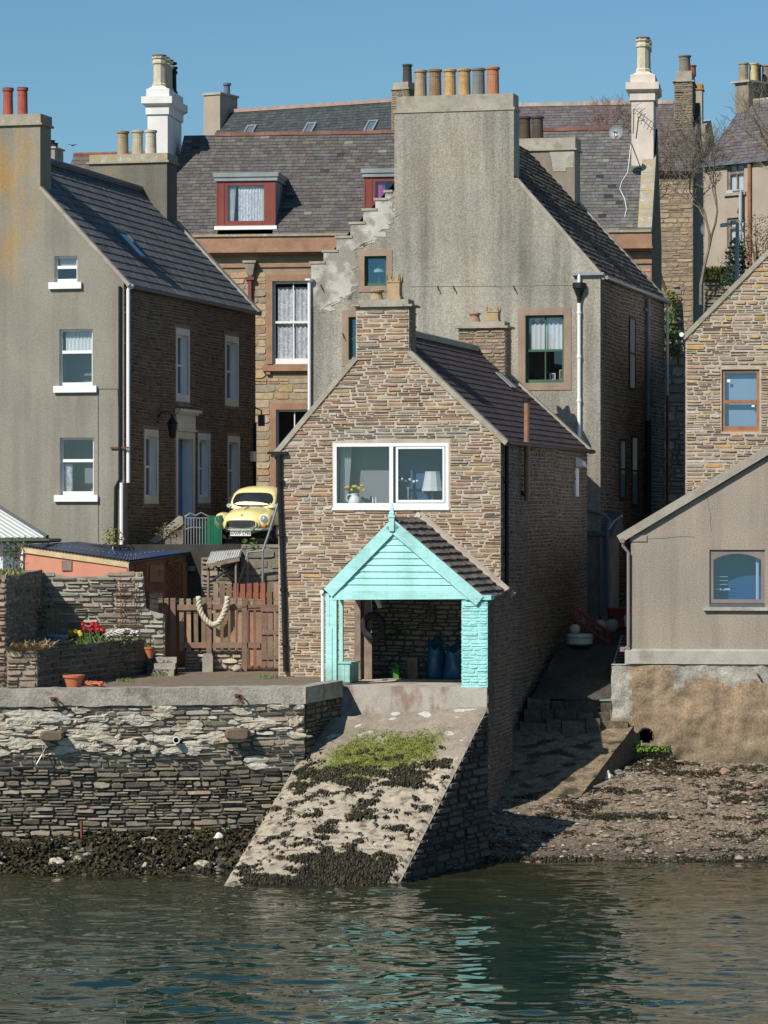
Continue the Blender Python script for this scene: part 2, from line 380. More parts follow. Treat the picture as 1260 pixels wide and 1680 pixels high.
def window(T, pl, r, dep=.12, fm='white', fw=.055, bars=(), gm='glass', room='darkroom', roomd=1.2, curtain=None, sill=None, name='window', fd=.06, label=None, low=None):
    """a window part with pane / curtain / sill / room sub-parts; bars = ('h'|'v', fraction, width)"""
    s0, s1, z0, z1 = r[:4]; mb = MB(); W, H = s1 - s0, z1 - z0
    f0 = fw if low is None else low
    mb.pbox(pl, s0, s0 + fw, z0, z1, -dep, -dep + fd); mb.pbox(pl, s1 - fw, s1, z0, z1, -dep, -dep + fd)
    mb.pbox(pl, s0 + fw, s1 - fw, z1 - fw, z1, -dep, -dep + fd); mb.pbox(pl, s0 + fw, s1 - fw, z0, z0 + f0, -dep, -dep + fd)
    for kind, f, w in bars:
        if kind == 'h': mb.pbox(pl, s0 + fw, s1 - fw, z0 + H * f - w / 2, z0 + H * f + w / 2, -dep + .002, -dep + fd + .006)
        else: mb.pbox(pl, s0 + W * f - w / 2, s0 + W * f + w / 2, z0 + f0, z1 - fw, -dep + .004, -dep + fd - .006)
    w = mb.build(name, M[fm], T, label=label)
    p = MB(); d = -dep + .015
    p.poly([pl.m(s0 + .01, z0 + .01, d), pl.m(s1 - .01, z0 + .01, d), pl.m(s1 - .01, z1 - .01, d), pl.m(s0 + .01, z1 - .01, d)]); p.build('pane', M[gm], w)
    if room:
        q = MB(); e = -dep - roomd; d = -dep - .01
        A, B, Cc, D = (s0, z0), (s1, z0), (s1, z1), (s0, z1); o = [A, B, Cc, D]
        q.poly([pl.m(x, z, e) for x, z in o])
        for i in range(4): q.poly([pl.m(*o[i], d), pl.m(*o[(i + 1) % 4], d), pl.m(*o[(i + 1) % 4], e), pl.m(*o[i], e)])
        q.build('room', M[room], w)
    if curtain:
        for c in (curtain if isinstance(curtain, list) else [curtain]):
            cm, a0, a1, b0, b1 = c[:5]; q = MB(); n = 28; top = []; bot = []
            for i in range(n + 1):
                x = s0 + W * (a0 + (a1 - a0) * i / n); dd = -dep - .07 + .025 * math.sin(i * 1.7) + .01 * math.sin(i * 3.1)
                sl = c[5] if len(c) > 5 else 0
                xb = x + W * sl * (1 - abs(i / n - .5) * .3)
                top.append(pl.m(x, z0 + H * b1, dd)); bot.append(pl.m(xb, z0 + H * b0, dd))
            q.add(top + bot, [(i, i + 1, n + 2 + i, n + 1 + i) for i in range(n)]); q.build('curtain', M[cm], w, smooth=True)
    if sill:
        ex, hh, pr, sm = sill; q = MB()
        q.pbox(pl, s0 - ex, s1 + ex, z0 - hh, z0 - .003, -dep + .02, pr); q.build('sill', M[sm], w)
    return w
def margin(T, pl, r, w, mt, d=.012, bottom=True, top=None, name='window_surround', bot=None):
    s0, s1, z0, z1 = r[:4]; mb = MB(); tw = top or w; bw = bot or w
    mb.pbox(pl, s0 - w, s0, z0, z1, -.02, d); mb.pbox(pl, s1, s1 + w, z0, z1, -.02, d)
    mb.pbox(pl, s0 - w, s1 + w, z1, z1 + tw, -.02, d + .002)
    if bottom: mb.pbox(pl, s0 - w, s1 + w, z0 - bw, z0, -.02, d + .004)
    return mb.build(name, M[mt], T)
def potm(mb, c, r, h, kind='round', n=16):
    x = Vector(c)
    if kind == 'round': mb.lathe(x, [(r * .98, 0), (r, h * .05), (r * .93, h * .72), (r * .98, h * .73), (r * .93, h * .75), (r * .93, h * .9), (r * 1.1, h * .91), (r * 1.12, h * .98), (r * .9, h), (r * .75, h * .99), (r * .7, h * .8)], n)
    elif kind == 'octagon': mb.lathe(x, [(r * 1.15, 0), (r * 1.15, h * .1), (r * .95, h * .14), (r * .92, h * .74), (r * 1.12, h * .77), (r * 1.12, h * .84), (r * .95, h * .87), (r * .95, h * .93), (r * 1.15, h * .94), (r * 1.15, h), (r * .7, h), (r * .7, h * .8)], 8)
    elif kind == 'squat': mb.lathe(x, [(r, 0), (r, h * .12), (r * .8, h * .5), (r * .78, h * .75), (r * 1.0, h * .8), (r * 1.05, h * .95), (r * .95, h), (r * .7, h), (r * .65, h * .6)], n)
def pot(par, c, r, h, mt, kind='round', cap=None, label=None):
    mb = MB(); potm(mb, c, r, h, kind); o = mb.build('chimney_pot', mt, par, smooth=False, label=label); return o
def crown_pot(par, c, w, h, mt):
    mb = MB(); x, y, z = c; e = w / 2; hb = h * .72
    mb.box(x - e * 1.05, x + e * 1.05, y - e * 1.05, y + e * 1.05, z, z + h * .14); mb.box(x - e * .9, x + e * .9, y - e * .9, y + e * .9, z + h * .14, z + hb - .03)
    mb.box(x - e, x + e, y - e, y + e, z + hb - .03, z + hb)
    for sx in (-1, 1):
        for sy in (-1, 1):
            q = [(x + sx * e, z + hb), (x + sx * e, z + h), (x + sx * e * .62, z + h * .97), (x + sx * e * .12, z + hb + .02), (x + sx * e * .1, z + hb)]
            mb.ext([Vector((a, y + sy * e, b)) for a, b in q], (0, -sy * .05, 0))
            q = [(y + sy * e, z + hb), (y + sy * e, z + h), (y + sy * e * .62, z + h * .97), (y + sy * e * .12, z + hb + .02), (y + sy * e * .1, z + hb)]
            mb.ext([Vector((x + sx * (e - .003), a, b)) for a, b in q], (-sx * .05, 0, 0))
    return mb.build('chimney_pot', mt, par)
def pipe(T, pl, pts, r, mt, name='downpipe', off=.07, brackets=0):
    mb = MB(); w = [pl.m(s, z, off) for s, z in pts]
    mb.tube(w, r, 8)
    for k in range(brackets):
        p = w[0] + (w[-1] - w[0]) * (k + .5) / brackets; mb.cyl(p - Vector((0, 0, .03)), p + Vector((0, 0, .03)), r * 1.5, n=8)
    return mb.build(name, M[mt], T, smooth=False)
def pp(pl, pts): return [pl.px(*p) for p in pts]
def strip(mb, pl, p, q, w0, w1, d0, d1, m=0):
    """a coping along a slope from p to q (s,z), reaching w0 below and w1 above the line, from depth d0 to d1"""
    (a, b), (c, d) = p, q
    k = math.hypot(c - a, d - b); nx, nz = -(d - b) / k, (c - a) / k
    if nz < 0: nx, nz = -nx, -nz
    mb.hexa([pl.m(a - nx * w0, b - nz * w0, d0), pl.m(c - nx * w0, d - nz * w0, d0), pl.m(c - nx * w0, d - nz * w0, d1), pl.m(a - nx * w0, b - nz * w0, d1),
             pl.m(a + nx * w1, b + nz * w1, d0), pl.m(c + nx * w1, d + nz * w1, d0), pl.m(c + nx * w1, d + nz * w1, d1), pl.m(a + nx * w1, b + nz * w1, d1)], m)
PAL_GABLE = [(.34, .22, .135), (.33, .235, .155), (.36, .265, .17), (.29, .20, .13), (.32, .255, .185), (.38, .255, .13), (.33, .205, .12), (.29, .235, .175), (.37, .275, .175)]
PAL_DARKS = [(.15, .11, .08), (.18, .13, .09), (.125, .10, .08), (.20, .145, .10), (.15, .13, .10)]  # flank stones, tones lowered so the shaded walls stay dark
PAL_GREY = [(.25, .225, .185), (.30, .27, .21), (.21, .195, .165), (.27, .235, .18), (.33, .295, .23), (.23, .20, .15)]
PAL_TAN = [(.42, .31, .19), (.38, .27, .165), (.44, .335, .22), (.36, .285, .20), (.40, .29, .16), (.33, .26, .19)]
rng = random.Random(11)
# ============================================================ SMALL STONE HOUSE
fS = Fr((P(457, 0, 51.5).x, 51.5 * YS), TH)
g = Pl(fS, 'F', 0.0)
aR = g.px(821, 900)[0]; zeL = g.px(457, 739)[1]; zeR = g.px(821, 718)[1]
apex = g.px(627, 537)
cL, cR = g.px(584, 540)[0], g.px(671, 540)[0]; zc = g.px(628, 503)[1]
sR = Pl(fS, 'S', aR)
LS = fS.S(963, 737, aR)[0]
TS = thing('stone_house', 'brown rubble stone house with a wide white window above the turquoise shelter', 'house', fS, (aR / 2, LS / 2, 3.9))
zl = lambda a: zeL + (apex[1] - zeL) * a / apex[0]
zr = lambda a: zeR + (apex[1] - zeR) * (aR - a) / (aR - apex[0])
out = [(0, 3.4), (aR, 3.4), (aR, zeR), (cR, zr(cR)), (cR, zc), (cL, zc), (cL, zl(cL)), (0, zeL)]
wS = g.rect(547, 736, 727, 833); hS = (*g.rect(591, 798, 968, 1116)[:2], 3.95, g.px(640, 962)[1])
mb = MB()
wall(mb, g, out, [(*wS, .22), (*hS, .7)], m=0)
def tone_s(a, z):
    c = pick(PAL_GABLE, rng)
    if wS[3] - .02 < z < wS[3] + .42 and wS[0] - .35 < a < wS[1] + .35: c = pick([(.25, .22, .17), (.22, .21, .18), (.27, .24, .18)], rng)
    if rng.random() < .05: c = pick([(.52, .44, .37)], rng)
    return c
stones(mb, g, out, [wS, hS], rng, PAL_GABLE, h=(.045, .13), l=(.14, .66), gap=.021, dep=(.010, .035), tonef=tone_s, split=.32, wav=.03, rough=.4)
zb = 1.2
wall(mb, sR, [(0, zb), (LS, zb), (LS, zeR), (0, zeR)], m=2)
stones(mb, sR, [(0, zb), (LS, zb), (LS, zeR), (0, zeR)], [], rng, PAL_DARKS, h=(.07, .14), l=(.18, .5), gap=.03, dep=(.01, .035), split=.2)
lw = Pl(fS, 'L', 0.0); wall(mb, lw, [(0, zb), (LS, zb), (LS, zeL), (0, zeL)], m=2)
wall(mb, Pl(fS, 'B', LS), [(0, zb), (aR, zb), (aR, zeR), apex, (0, zeL)], m=2)
mb.build('stone_wall', [M['mortar'], M['stone'], M['mortar_mid']], TS)
# roof: two slopes of dark tiles
PAL_TILE = [(.058, .043, .048), (.066, .048, .052), (.05, .04, .045)]
for side in (1, -1):
    e = Vector((aR + .14, 0, zeR - .13)) if side > 0 else Vector((-.14, 0, zeL - .13))
    top = Vector((apex[0], 0, apex[1] - .04)); rp = Rp(e + Vector((0, .1, 0)), (0, 1, 0), top - e); T_ = (top - e).length
    mb = MB(); mb.poly([rp.m(0, 0), rp.m(LS - .2, 0), rp.m(LS - .2, T_), rp.m(0, T_)], 0)
    slates(mb, rp, [(0, 0), (LS - .2, 0), (LS - .2, T_), (0, T_)], rng, PAL_TILE, course=.25, width=(.24, .26), th=.014, jit=.006, m=1, tilt=.022)
    if side > 0: rS = rp
    RO = mb.build('roof', [M['under'], M['tile']], TS)
    if side > 0:
        for k in range(2):
            q = MB(); x, t = rp.of(Vector((0, 0, 0)))
            c0 = rp.of(fS.L(P(807, 612, 56.0))); s0 = LS - 2.3 + k * .42; tt = T_ * .60
            q.pbox(rp, s0, s0 + .3, tt, tt + .62, .05, .085); q.build('skylight', M['lead'], RO)
mb = MB(); mb.tube([(apex[0], .35, apex[1] + .01), (apex[0], LS - .3, apex[1] + .01)], .11, 8); mb.build('ridge', M['cope'], TS)
for b0, b1 in ((-.05, .26), (LS - .26, LS + .03)):
    mb = MB(); fp = Pl(fS, 'F', 0.0)
    strip(mb, fp, (-.16, zl(-.16)), (cL if b0 < 0 else apex[0] - .3, zl(cL if b0 < 0 else apex[0] - .3)), .06, .07, -b0, -b1)
    strip(mb, fp, (cR if b0 < 0 else apex[0] + .3, zr(cR if b0 < 0 else apex[0] + .3)), (aR + .16, zr(aR + .16)), .06, .07, -b0, -b1)
    mb.build('skew', M['cope'], TS)
# chimneys
def stone_chimney(T, fr, a0, a1, b0, b1, z0, z1, pal, front=True, cap=.13, capo=.1, mort='mortar_mid', capm='cope'):
    mb = MB(); mb.box(a0 + .003, a1 - .003, b0 + (.004 if front else .02), b1, z0, z1, 0)
    if front: stones(mb, Pl(fr, 'F', b0), [(a0, z0), (a1, z0), (a1, z1), (a0, z1)], [], rng, pal, h=(.07, .13), l=(.16, .5), gap=.024, m=1)
    stones(mb, Pl(fr, 'S', a1), [(b0, z0), (b1, z0), (b1, z1), (b0, z1)], [], rng, pal, h=(.07, .13), l=(.16, .4), gap=.024, m=1)
    c = mb.build('chimney', [M[mort], M['stone']], T); q = MB()
    n = 7
    for i in range(n):   # rough thin slabs, then the raised haunching
        x0 = a0 - capo + (a1 - a0 + 2 * capo) * i / n; x1 = a0 - capo + (a1 - a0 + 2 * capo) * (i + 1) / n
        q.box(x0, x1 - .004, b0 - capo + rng.uniform(-.015, .015), b1 + capo, z1 + rng.uniform(-.012, .012), z1 + .055)
    q.box(a0 + .07, a1 - .03, b0 + .03, b1 - .03, z1 + .056, z1 + .056 + cap)
    q.build('chimney_cap', M[capm], c); return c
z0 = min(zl(cL), zr(cR)) - .6
ch = stone_chimney(TS, fS, cL, cR, 0, .74, z0, zc, PAL_GABLE, front=False)
zt = zc + .185; buff = bob((.36, .27, .17)); buff2 = bob((.40, .29, .17))
x = g.px(612, 488)[0]; pot(ch, (x, .37, zt), .19, .27, buff, 'squat')
x = g.px(642, 488)[0]; crown_pot(ch, (x, .37, zt), .36, .66, buff2)
gb = Pl(fS, 'F', LS - .8); a0, a1 = gb.px(752, 560)[0], gb.px(829, 560)[0]; z1 = gb.px(790, 538)[1]
c2 = stone_chimney(TS, fS, a0, a1, LS - .8, LS, zeR, z1, PAL_GABLE)
x, zz = gb.px(774, 518); pot(c2, (x, LS - .4, z1 + .185), .17, .28, bob((.33, .22, .14)), 'squat')
x, zz = gb.px(805, 518); crown_pot(c2, (x, LS - .4, z1 + .185), .36, .43, buff2)
# the wide window
w = window(TS, g, wS, dep=.07, fm='white', fw=.085, bars=[('v', .503, .10)], gm='glass', room=None, fd=.075, sill=(.03, .06, .045, 'white'), low=.12)
W_, H_ = wS[1] - wS[0], wS[3] - wS[2]
mb = MB(); s0 = wS[0] + W_ * .545; s1 = wS[1] - .10                       # opening sash on the right half
mb.pbox(g, s0, s0 + .06, wS[2] + .13, wS[3] - .1, -.05, .02); mb.pbox(g, s1 - .055, s1, wS[2] + .13, wS[3] - .1, -.05, .02)
mb.pbox(g, s0 + .06, s1 - .055, wS[2] + .13, wS[2] + .2, -.05, .021); mb.pbox(g, s0 + .06, s1 - .055, wS[3] - .15, wS[3] - .1, -.05, .021)
mb.build('sash', M['white'], w)
for k, (f0, f1, rm) in enumerate(((0.0, .503, 'greyroom'), (.503, 1.0, 'skyblue_room'))):
    q = MB(); x0, x1 = wS[0] + W_ * f0 + .004, wS[0] + W_ * f1 - .004; e, d = -.62, -.10
    o = [(x0, wS[2] + .03), (x1, wS[2] + .03), (x1, wS[3] - .005), (x0, wS[3] - .005)]
    q.poly([g.m(*p, e) for p in o])
    for i in range(4): q.poly([g.m(*o[i], d), g.m(*o[(i + 1) % 4], d), g.m(*o[(i + 1) % 4], e), g.m(*o[i], e)])
    q.build('room', M[rm], w)
q = MB(); n = 20; tp = []; bt = []
for i in range(n + 1):
    x = wS[0] + .1 + .32 * i / n; dd = -.3 + .03 * math.sin(i * 1.9); tp.append(g.m(x, wS[3] - .05, dd)); bt.append(g.m(x - .1 * i / n, wS[2] + .15, dd))
q.add(tp + bt, [(i, i + 1, n + 2 + i, n + 1 + i) for i in range(n)]); q.build('curtain', M['blind'], w)
def on_sill(px, d=-.25): return g.m(g.px(px, 826)[0], wS[2] + .032, d)
# things standing behind the glass
p = on_sill(578); t = thing('jug', 'white jug of yellow daffodils on the window ledge behind glass', 'jug', fS, p)
mb = MB(); mb.lathe(p, [(.10, 0), (.15, .05), (.165, .13), (.14, .21), (.10, .26), (.085, .30), (.12, .335), (.10, .335), (.07, .29)], 18); mb.build('body', M['white'], t, True)
mb = MB(); mb.tube([p + Vector((-.09, 0, .31)), p + Vector((-.20, 0, .30)), p + Vector((-.23, 0, .2)), p + Vector((-.15, 0, .09))], .014, 6); mb.build('handle', M['white'], t)
M['yellowflower'] = mat('yellow_petals', (.72, .52, .05), var=.1); M['leaf'] = mat('green_leaf', (.06, .14, .03), var=.3, vs=5); M['redflower'] = mat('red_petals', (.55, .02, .025), var=.2)
M['whiteflower'] = mat('white_petals', (.78, .78, .75), var=.05)
for i in range(9):
    q = MB(); e = p + Vector((-.22 + .055 * i + rng.uniform(-.02, .02), rng.uniform(-.04, .04), .47 + rng.uniform(-.06, .08)))
    q.tube([p + Vector((0, 0, .3)), e], .006, 4, m=1); q.blob(e, (.05, .05, .035), rng, 0, sub=1, rough=.3); q.build('daffodil', [M['yellowflower'], M['leaf']], t)
for px in (608, 613):
    p = on_sill(px); mb = MB(); mb.lathe(p, [(.035, 0), (.035, .02), (.02, .04), (.02, .2), (.035, .24), (.03, .24), (.015, .2)], 12)
    o = solo(mb, 'candle', M['white'], 'slim white candle on the ledge behind glass, ' + ('nearer the jug' if px == 608 else 'nearer the window mullion'), 'candle', 'candles on the window ledge'); o.location = fS.W(*p); o.location.z = p.z
    o.rotation_euler = (0, 0, -fS.th)
p = on_sill(664, -.35); t = thing('glass_vase', 'tall thin glass vase with sparse pale blooms in the right window pane', 'vase', fS, p)
mb = MB(); mb.lathe(p, [(.05, 0), (.02, .1), (.025, .4), (.045, .5), (.04, .5), (.018, .4)], 12); mb.build('vase_body', M['lace'], t)
for i in range(6):
    q = MB(); e = p + Vector((-.25 + .1 * i, rng.uniform(-.05, .05), .66 + rng.uniform(-.05, .06))); q.tube([p + Vector((0, 0, .45)), e], .006, 4, m=1); q.blob(e, .035, rng, 0); q.build('bloom', [M['whiteflower'], M['leaf']], t)
p = on_sill(704, -.42); t = thing('table_lamp', 'table lamp with a flared white shade standing in the window', 'lamp', fS, p)
mb = MB(); mb.lathe(p, [(.09, 0), (.09, .03), (.03, .06), (.05, .2), (.025, .42)], 14); mb.build('lamp_base', M['grey'], t, True)
mb = MB(); mb.lathe(p, [(.29, .40), (.25, .55), (.21, .72), (.20, .90), (.19, .90), (.28, .41)], 10); mb.build('lamp_shade', M['blind'], t)
# gutters and pipes of the small house
mb = MB(); x0, z = g.px(441, 741)[0], g.px(441, 741)[1]
mb.pbox(g, x0, x0 + .52, z - .07, z, .0, .14); mb.build('gutter', M['black'], TS)
pts = [g.px(460, 744), g.px(460, 800), g.px(466, 960), g.px(470, 1102)]
pipe(TS, g, pts, .062, 'black', off=.09, brackets=4)
mb = MB(); mb.tube([Vector((aR + .2, .0, zeR - .12)), Vector((aR + .2, LS, zeR - .12))], .06, 8); mb.build('gutter', M['black'], TS)
b0 = sR.px(842, 900)[0]; pipe(TS, sR, [(.42, zeR - .2), (.42, 2.6)], .055, 'black', off=.08, brackets=4)
b, zt = sR.px(861, 745); mb = MB(); zq = rS.m(b, 0).z
zt2 = fS.S(863, 658, aR + .14)[1]; bq = fS.S(863, 700, aR + .14)[0]; zb2 = fS.S(863, 822, aR + .14)[1]
mb.cyl((aR + .16, bq, zb2), (aR + .16, bq, zt2), .075, n=12); mb.cyl((aR + .16, bq, zt2 - .02), (aR + .16, bq, zt2 + .08), .11, n=12, m=1)
mb.tube([(aR + .16, bq, zb2 + .1), (aR, bq, zb2 + .25)], .05, 8, m=1)
mb.build('flue_pipe', [mat('brown_flue', (.30, .16, .09), var=.25, vs=3, rough=.5), M['black']], TS)
b, z = fS.S(946, 757, aR); mb = MB(); mb.hexa([sR.m(b - .25, z - .15, .02), sR.m(b + .25, z - .15, .02), sR.m(b + .25, z - .15, .26), sR.m(b - .25, z - .15, .26), sR.m(b - .25, z + .12, .02), sR.m(b + .25, z + .12, .02), sR.m(b + .25, z + .0, .2), sR.m(b - .25, z + .0, .2)])
mb.pbox(sR, b - .3, b + .1, z - 1.0, z - .2, -.01, .05); mb.build('vent_hood', M['white'], TS)
# boat store interior seen through the opening
mb = MB(); x0, x1, y0, y1, z0, z1 = .75, aR - .35, .7, 3.0, 3.93, hS[3] + .05
mb.poly([(x0, y1, z0), (x1, y1, z0), (x1, y1, z1), (x0, y1, z1)]); mb.poly([(x0, y0, z0), (x0, y1, z0), (x0, y1, z1), (x0, y0, z1)]); mb.poly([(x1, y0, z0), (x1, y1, z0), (x1, y1, z1), (x1, y0, z1)])
mb.poly([(x0, y0, z1), (x1, y0, z1), (x1, y1, z1), (x0, y1, z1)]); mb.poly([(x0, y0, z0), (x1, y0, z0), (x1, y1, z0), (x0, y1, z0)], 2)
mb.poly([(x0, y0, z0), (hS[0], y0, z0), (hS[0], y0, z1), (x0, y0, z1)])
pal = [(.17, .14, .11), (.11, .09, .075), (.21, .17, .125)]
stones(mb, Pl(fS, 'F', y1 - .01), [(x0, z0), (x1, z0), (x1, z1), (x0, z1)], [], rng, pal, h=(.09, .17), l=(.2, .5), gap=.03, dep=(.01, .03), m=1, rough=.5)
stones(mb, Pl(fS, 'L', x1 - .01), [(y0, z0), (y1, z0), (y1, z1), (y0, z1)], [], rng, pal, h=(.09, .17), l=(.2, .5), gap=.03, dep=(.01, .03), m=1, rough=.5)
mb.build('store_room', [M['mortar_mid'], M['whitewash_in'], M['concrete']], TS)
mb = MB(); a = g.px(587, 1050)[0]; mb.box(a - .075, a + .085, -.06, .1, 3.95, hS[3]); mb.box(a + .16, a + .36, .04, .12, 3.96, hS[3]); mb.build('door_frame', M['driftwood'], TS)
# ============================================================ TURQUOISE SHELTER
pB = -2.9; pl = Pl(fS, 'F', pB)
ap = pl.px(645, 853); eL = pl.px(534, 967); eR = pl.px(793, 980); zF = 3.93
pLx = pl.px(536, 1050)[0]; pRx = pl.px(800, 1060)[0]
TP = thing('boat_shelter', 'turquoise boarded gable shelter on a pillar and post over the slipway', 'shelter', fS, ((pLx + pRx) / 2, pB / 2, zF))
zbm = pl.px(650, 970)[1]; zbot = pl.px(650, 984)[1]
mb = MB(); n = 9; zi = ap[1] - .3
for k in range(n):
    z0 = zbm + (zi - zbm) * k / n; z1 = zbm + (zi - zbm) * (k + 1) / n
    f = lambda z: (eL[0] + (ap[0] - eL[0]) * (z - eL[1]) / (ap[1] - eL[1]), eR[0] + (ap[0] - eR[0]) * (z - eR[1]) / (ap[1] - eR[1]))
    (l0, r0), (l1, r1) = f(z0 + .03), f(z1 + .03)
    wv = rng.uniform(-.004, .004)
    mb.hexa([pl.m(l0, z0, .0), pl.m(r0, z0, .0), pl.m(r0, z0, .035 + wv), pl.m(l0, z0, .035 + wv), pl.m(l1, z1 + .01, -.01), pl.m(r1, z1 + .01, -.01), pl.m(r1, z1 + .01, .008), pl.m(l1, z1 + .01, .008)])
mb.build('gable_board', M['turq'], TP)
mb = MB(); q0, q1 = pl.px(546, 977), pl.px(772, 977)
mb.hexa([pl.m(q0[0], zbot - .01, -.04), pl.m(q1[0], zbot + .03, -.04), pl.m(q1[0], zbot + .03, .045), pl.m(q0[0], zbot - .01, .045), pl.m(q0[0], zbm + .015, -.04), pl.m(q1[0], zbm + .015, -.04), pl.m(q1[0], zbm + .015, .045), pl.m(q0[0], zbm + .015, .045)])
mb.build('beam', M['turq'], TP)
for e in (eL, eR):
    mb = MB(); strip(mb, pl, e, (ap[0], ap[1]), .26, .03, .05, .09)
    mb.build('bargeboard', M['turq'], TP)
mb = MB(); x = ap[0] - .01; zt = ap[1]
mb.box(x - .065, x + .065, pB - .13, pB - .03, zt - .28, zt + .06); mb.box(x - .085, x + .085, pB - .15, pB - .01, zt + .06, zt + .12)
mb.lathe((x, pB - .08, zt + .12), [(.08, 0), (.09, .05), (.06, .1), (.012, .3)], 4); mb.build('finial', M['turq'], TP)
mb = MB(); a0, a1 = pl.px(541, 1060)[0], pl.px(552.5, 1060)[0]; zt = eL[1] - .1
mb.box(a0, a1, pB - .03, pB + .12, zF - .35, zbot + .05); mb.box(pl.px(534.5, 1040)[0], a0 - .01, pB - .02, pB + .1, zF - .02, zt); mb.box(a0 - .06, a0 + .07, pB - .05, pB - .031, zF + .1, zbot - .7)
mb.build('post', M['turq'], TP)
pm = Pl(fS, 'F', -1.5); a0, a1 = pm.px(557, 1040)[0], pm.px(563, 1040)[0]
mb = MB(); mb.box(a0, a1, -1.55, -1.45, zF + .5, zbot + .3); mb.build('post', M['turq'], TP)
mb = MB(); a0, a1 = pm.px(553, 1100)[0], pm.px(580, 1100)[0]
for k in range(3): mb.box(a0 + (a1 - a0) * k / 3, a0 + (a1 - a0) * (k + 1) / 3 - .008, -1.85, -1.82, zF + .03, zF + .5)
mb.box(a0, a1, -1.815, -1.0, zF + .02, zF + .49); mb.box(a0 - .03, a1 + .03, -1.88, -.95, zF + .5, zF + .54)
mb.build('bench_box', M['turq'], TP)
mb = MB(); x = pl.px(529.5, 1040)[0]; mb.tube([(x, pB, zt + .03), (x, pB, zF + .1)], .045, 8); mb.tube([(x, pB - .1, zt + .04), (x, -.05, zt + .04)], .05, 8); mb.build('downpipe', M['white'], TP)
# pillar and stone side wall
a0 = pl.px(757.5, 1060)[0]; zp = pl.px(780, 1153)[1]; zpt = pl.px(780, 984)[1]
mb = MB(); mb.box(a0, pRx, pB, pB + .7, zp, zpt, 0)
for q, ol in ((Pl(fS, 'F', pB), [(a0, zp + .2), (pRx, zp + .2), (pRx, zpt), (a0, zpt)]), (Pl(fS, 'L', a0), [(pB, zF), (pB + .7, zF), (pB + .7, zpt), (pB, zpt)])):
    stones(mb, q, ol, [], rng, PAL_GREY, h=(.06, .13), l=(.18, .5), gap=.010, dep=(.006, .022), m=0, rough=.5)
mb.box(a0 + .1, pRx + .1, pB - .06, pB + .3, zpt, zpt + .11, 0)
mb.box(a0 - .01, pRx + .02, pB - .045, pB - .005, zp, zp + .2, 1)
mb.build('pillar', [M['turq_rough'], M['concrete']], TP)
mb = MB(); q = Pl(fS, 'S', pRx); ol = [(pB + .01, .6), (0, .6), (0, zpt + .25), (pB + .01, zpt)]
wall(mb, q, ol, m=0); wall(mb, Pl(fS, 'L', pRx - .4), [(pB + .7, zF), (0, zF), (0, zpt), (pB + .7, zpt)], m=0)
stones(mb, q, ol, [], rng, PAL_DARKS, h=(.07, .14), l=(.2, .5), gap=.025, m=1); mb.build('side_wall', [M['mortar_mid'], M['stone']], TP)
# roof of stone slates
PAL_STS = [(.13, .115, .10), (.155, .135, .115), (.11, .10, .09), (.17, .145, .12)]
for side in (1, -1):
    e0 = eR if side > 0 else eL
    e = Vector((e0[0] + .06 * side, pB - .02, e0[1] - .05)); top = Vector((ap[0], pB - .02, ap[1] + .02)); rp = Rp(e, (0, 1, 0), top - e); T_ = (top - e).length; D = -pB - .02
    mb = MB(); mb.hexa([rp.m(0, 0, -.08), rp.m(D, 0, -.08), rp.m(D, T_, -.08), rp.m(0, T_, -.08), rp.m(0, 0, 0), rp.m(D, 0, 0), rp.m(D, T_, 0), rp.m(0, T_, 0)], 0)
    slates(mb, rp, [(0, 0), (D, 0), (D, T_), (0, T_)], rng, PAL_STS, course=.24, width=(.25, .5), th=.02, jit=.02, m=1, tilt=.05)
    mb.build('roof', [M['under'], M['slate']], TP)
    mb = MB(); x = Rp(e, (0, 1, 0), top - e)
    mb.hexa([x.m(D - .16, -.05, .03), x.m(D + .02, -.05, .03), x.m(D + .02, T_ + .1, .03), x.m(D - .16, T_ + .1, .03), x.m(D - .1, -.05, .1), x.m(D + .02, -.05, .17), x.m(D + .02, T_ + .1, .17), x.m(D - .1, T_ + .1, .1)])
    mb.build('mortar_fillet', M['mortar'], TP)
mb = MB()
for k in range(6): mb.ext([Vector((ap[0] - .17, pB + .0 + k * .43, ap[1] - .12)), Vector((ap[0], pB + k * .43, ap[1] + .075)), Vector((ap[0] + .17, pB + k * .43, ap[1] - .12)), Vector((ap[0], pB + k * .43, ap[1] + .03))], (0, .42, 0))
mb.build('ridge', mat('brown_ridge', (.24, .155, .105), var=.2, vs=4, rough=.8), TP)
# things inside the shelter
c = fS.W(*g.m(*g.px(614, 1027), .12)); lc = fS.L(c)
t = thing('tyre', 'black rubber tyre hung as a fender inside the dark opening', 'tyre', fS, (lc.x, lc.y, lc.z - .36))
mb = MB(); vs = []; n, k = 30, 10
for i in range(n):
    an = 2 * math.pi * i / n
    for j in range(k):
        bn = 2 * math.pi * j / k; rr = .275 + .09 * math.copysign(abs(math.cos(bn)) ** .7, math.cos(bn)); yy = .10 * math.copysign(abs(math.sin(bn)) ** .7, math.sin(bn))
        vs.append(lc + Vector((rr * math.cos(an), yy - .25 * rr * math.cos(an), rr * math.sin(an))))
mb.add(vs, [(i * k + j, ((i + 1) % n) * k + j, ((i + 1) % n) * k + (j + 1) % k, i * k + (j + 1) % k) for i in range(n) for j in range(k)]); mb.build('tread', M['rubber'], t, True)
mb = MB(); mb.tube([lc + Vector((-.02, .0, .27)), lc + Vector((-.08, .1, .75))], .012, 5); mb.build('hanging_cord', M['rope'], t)
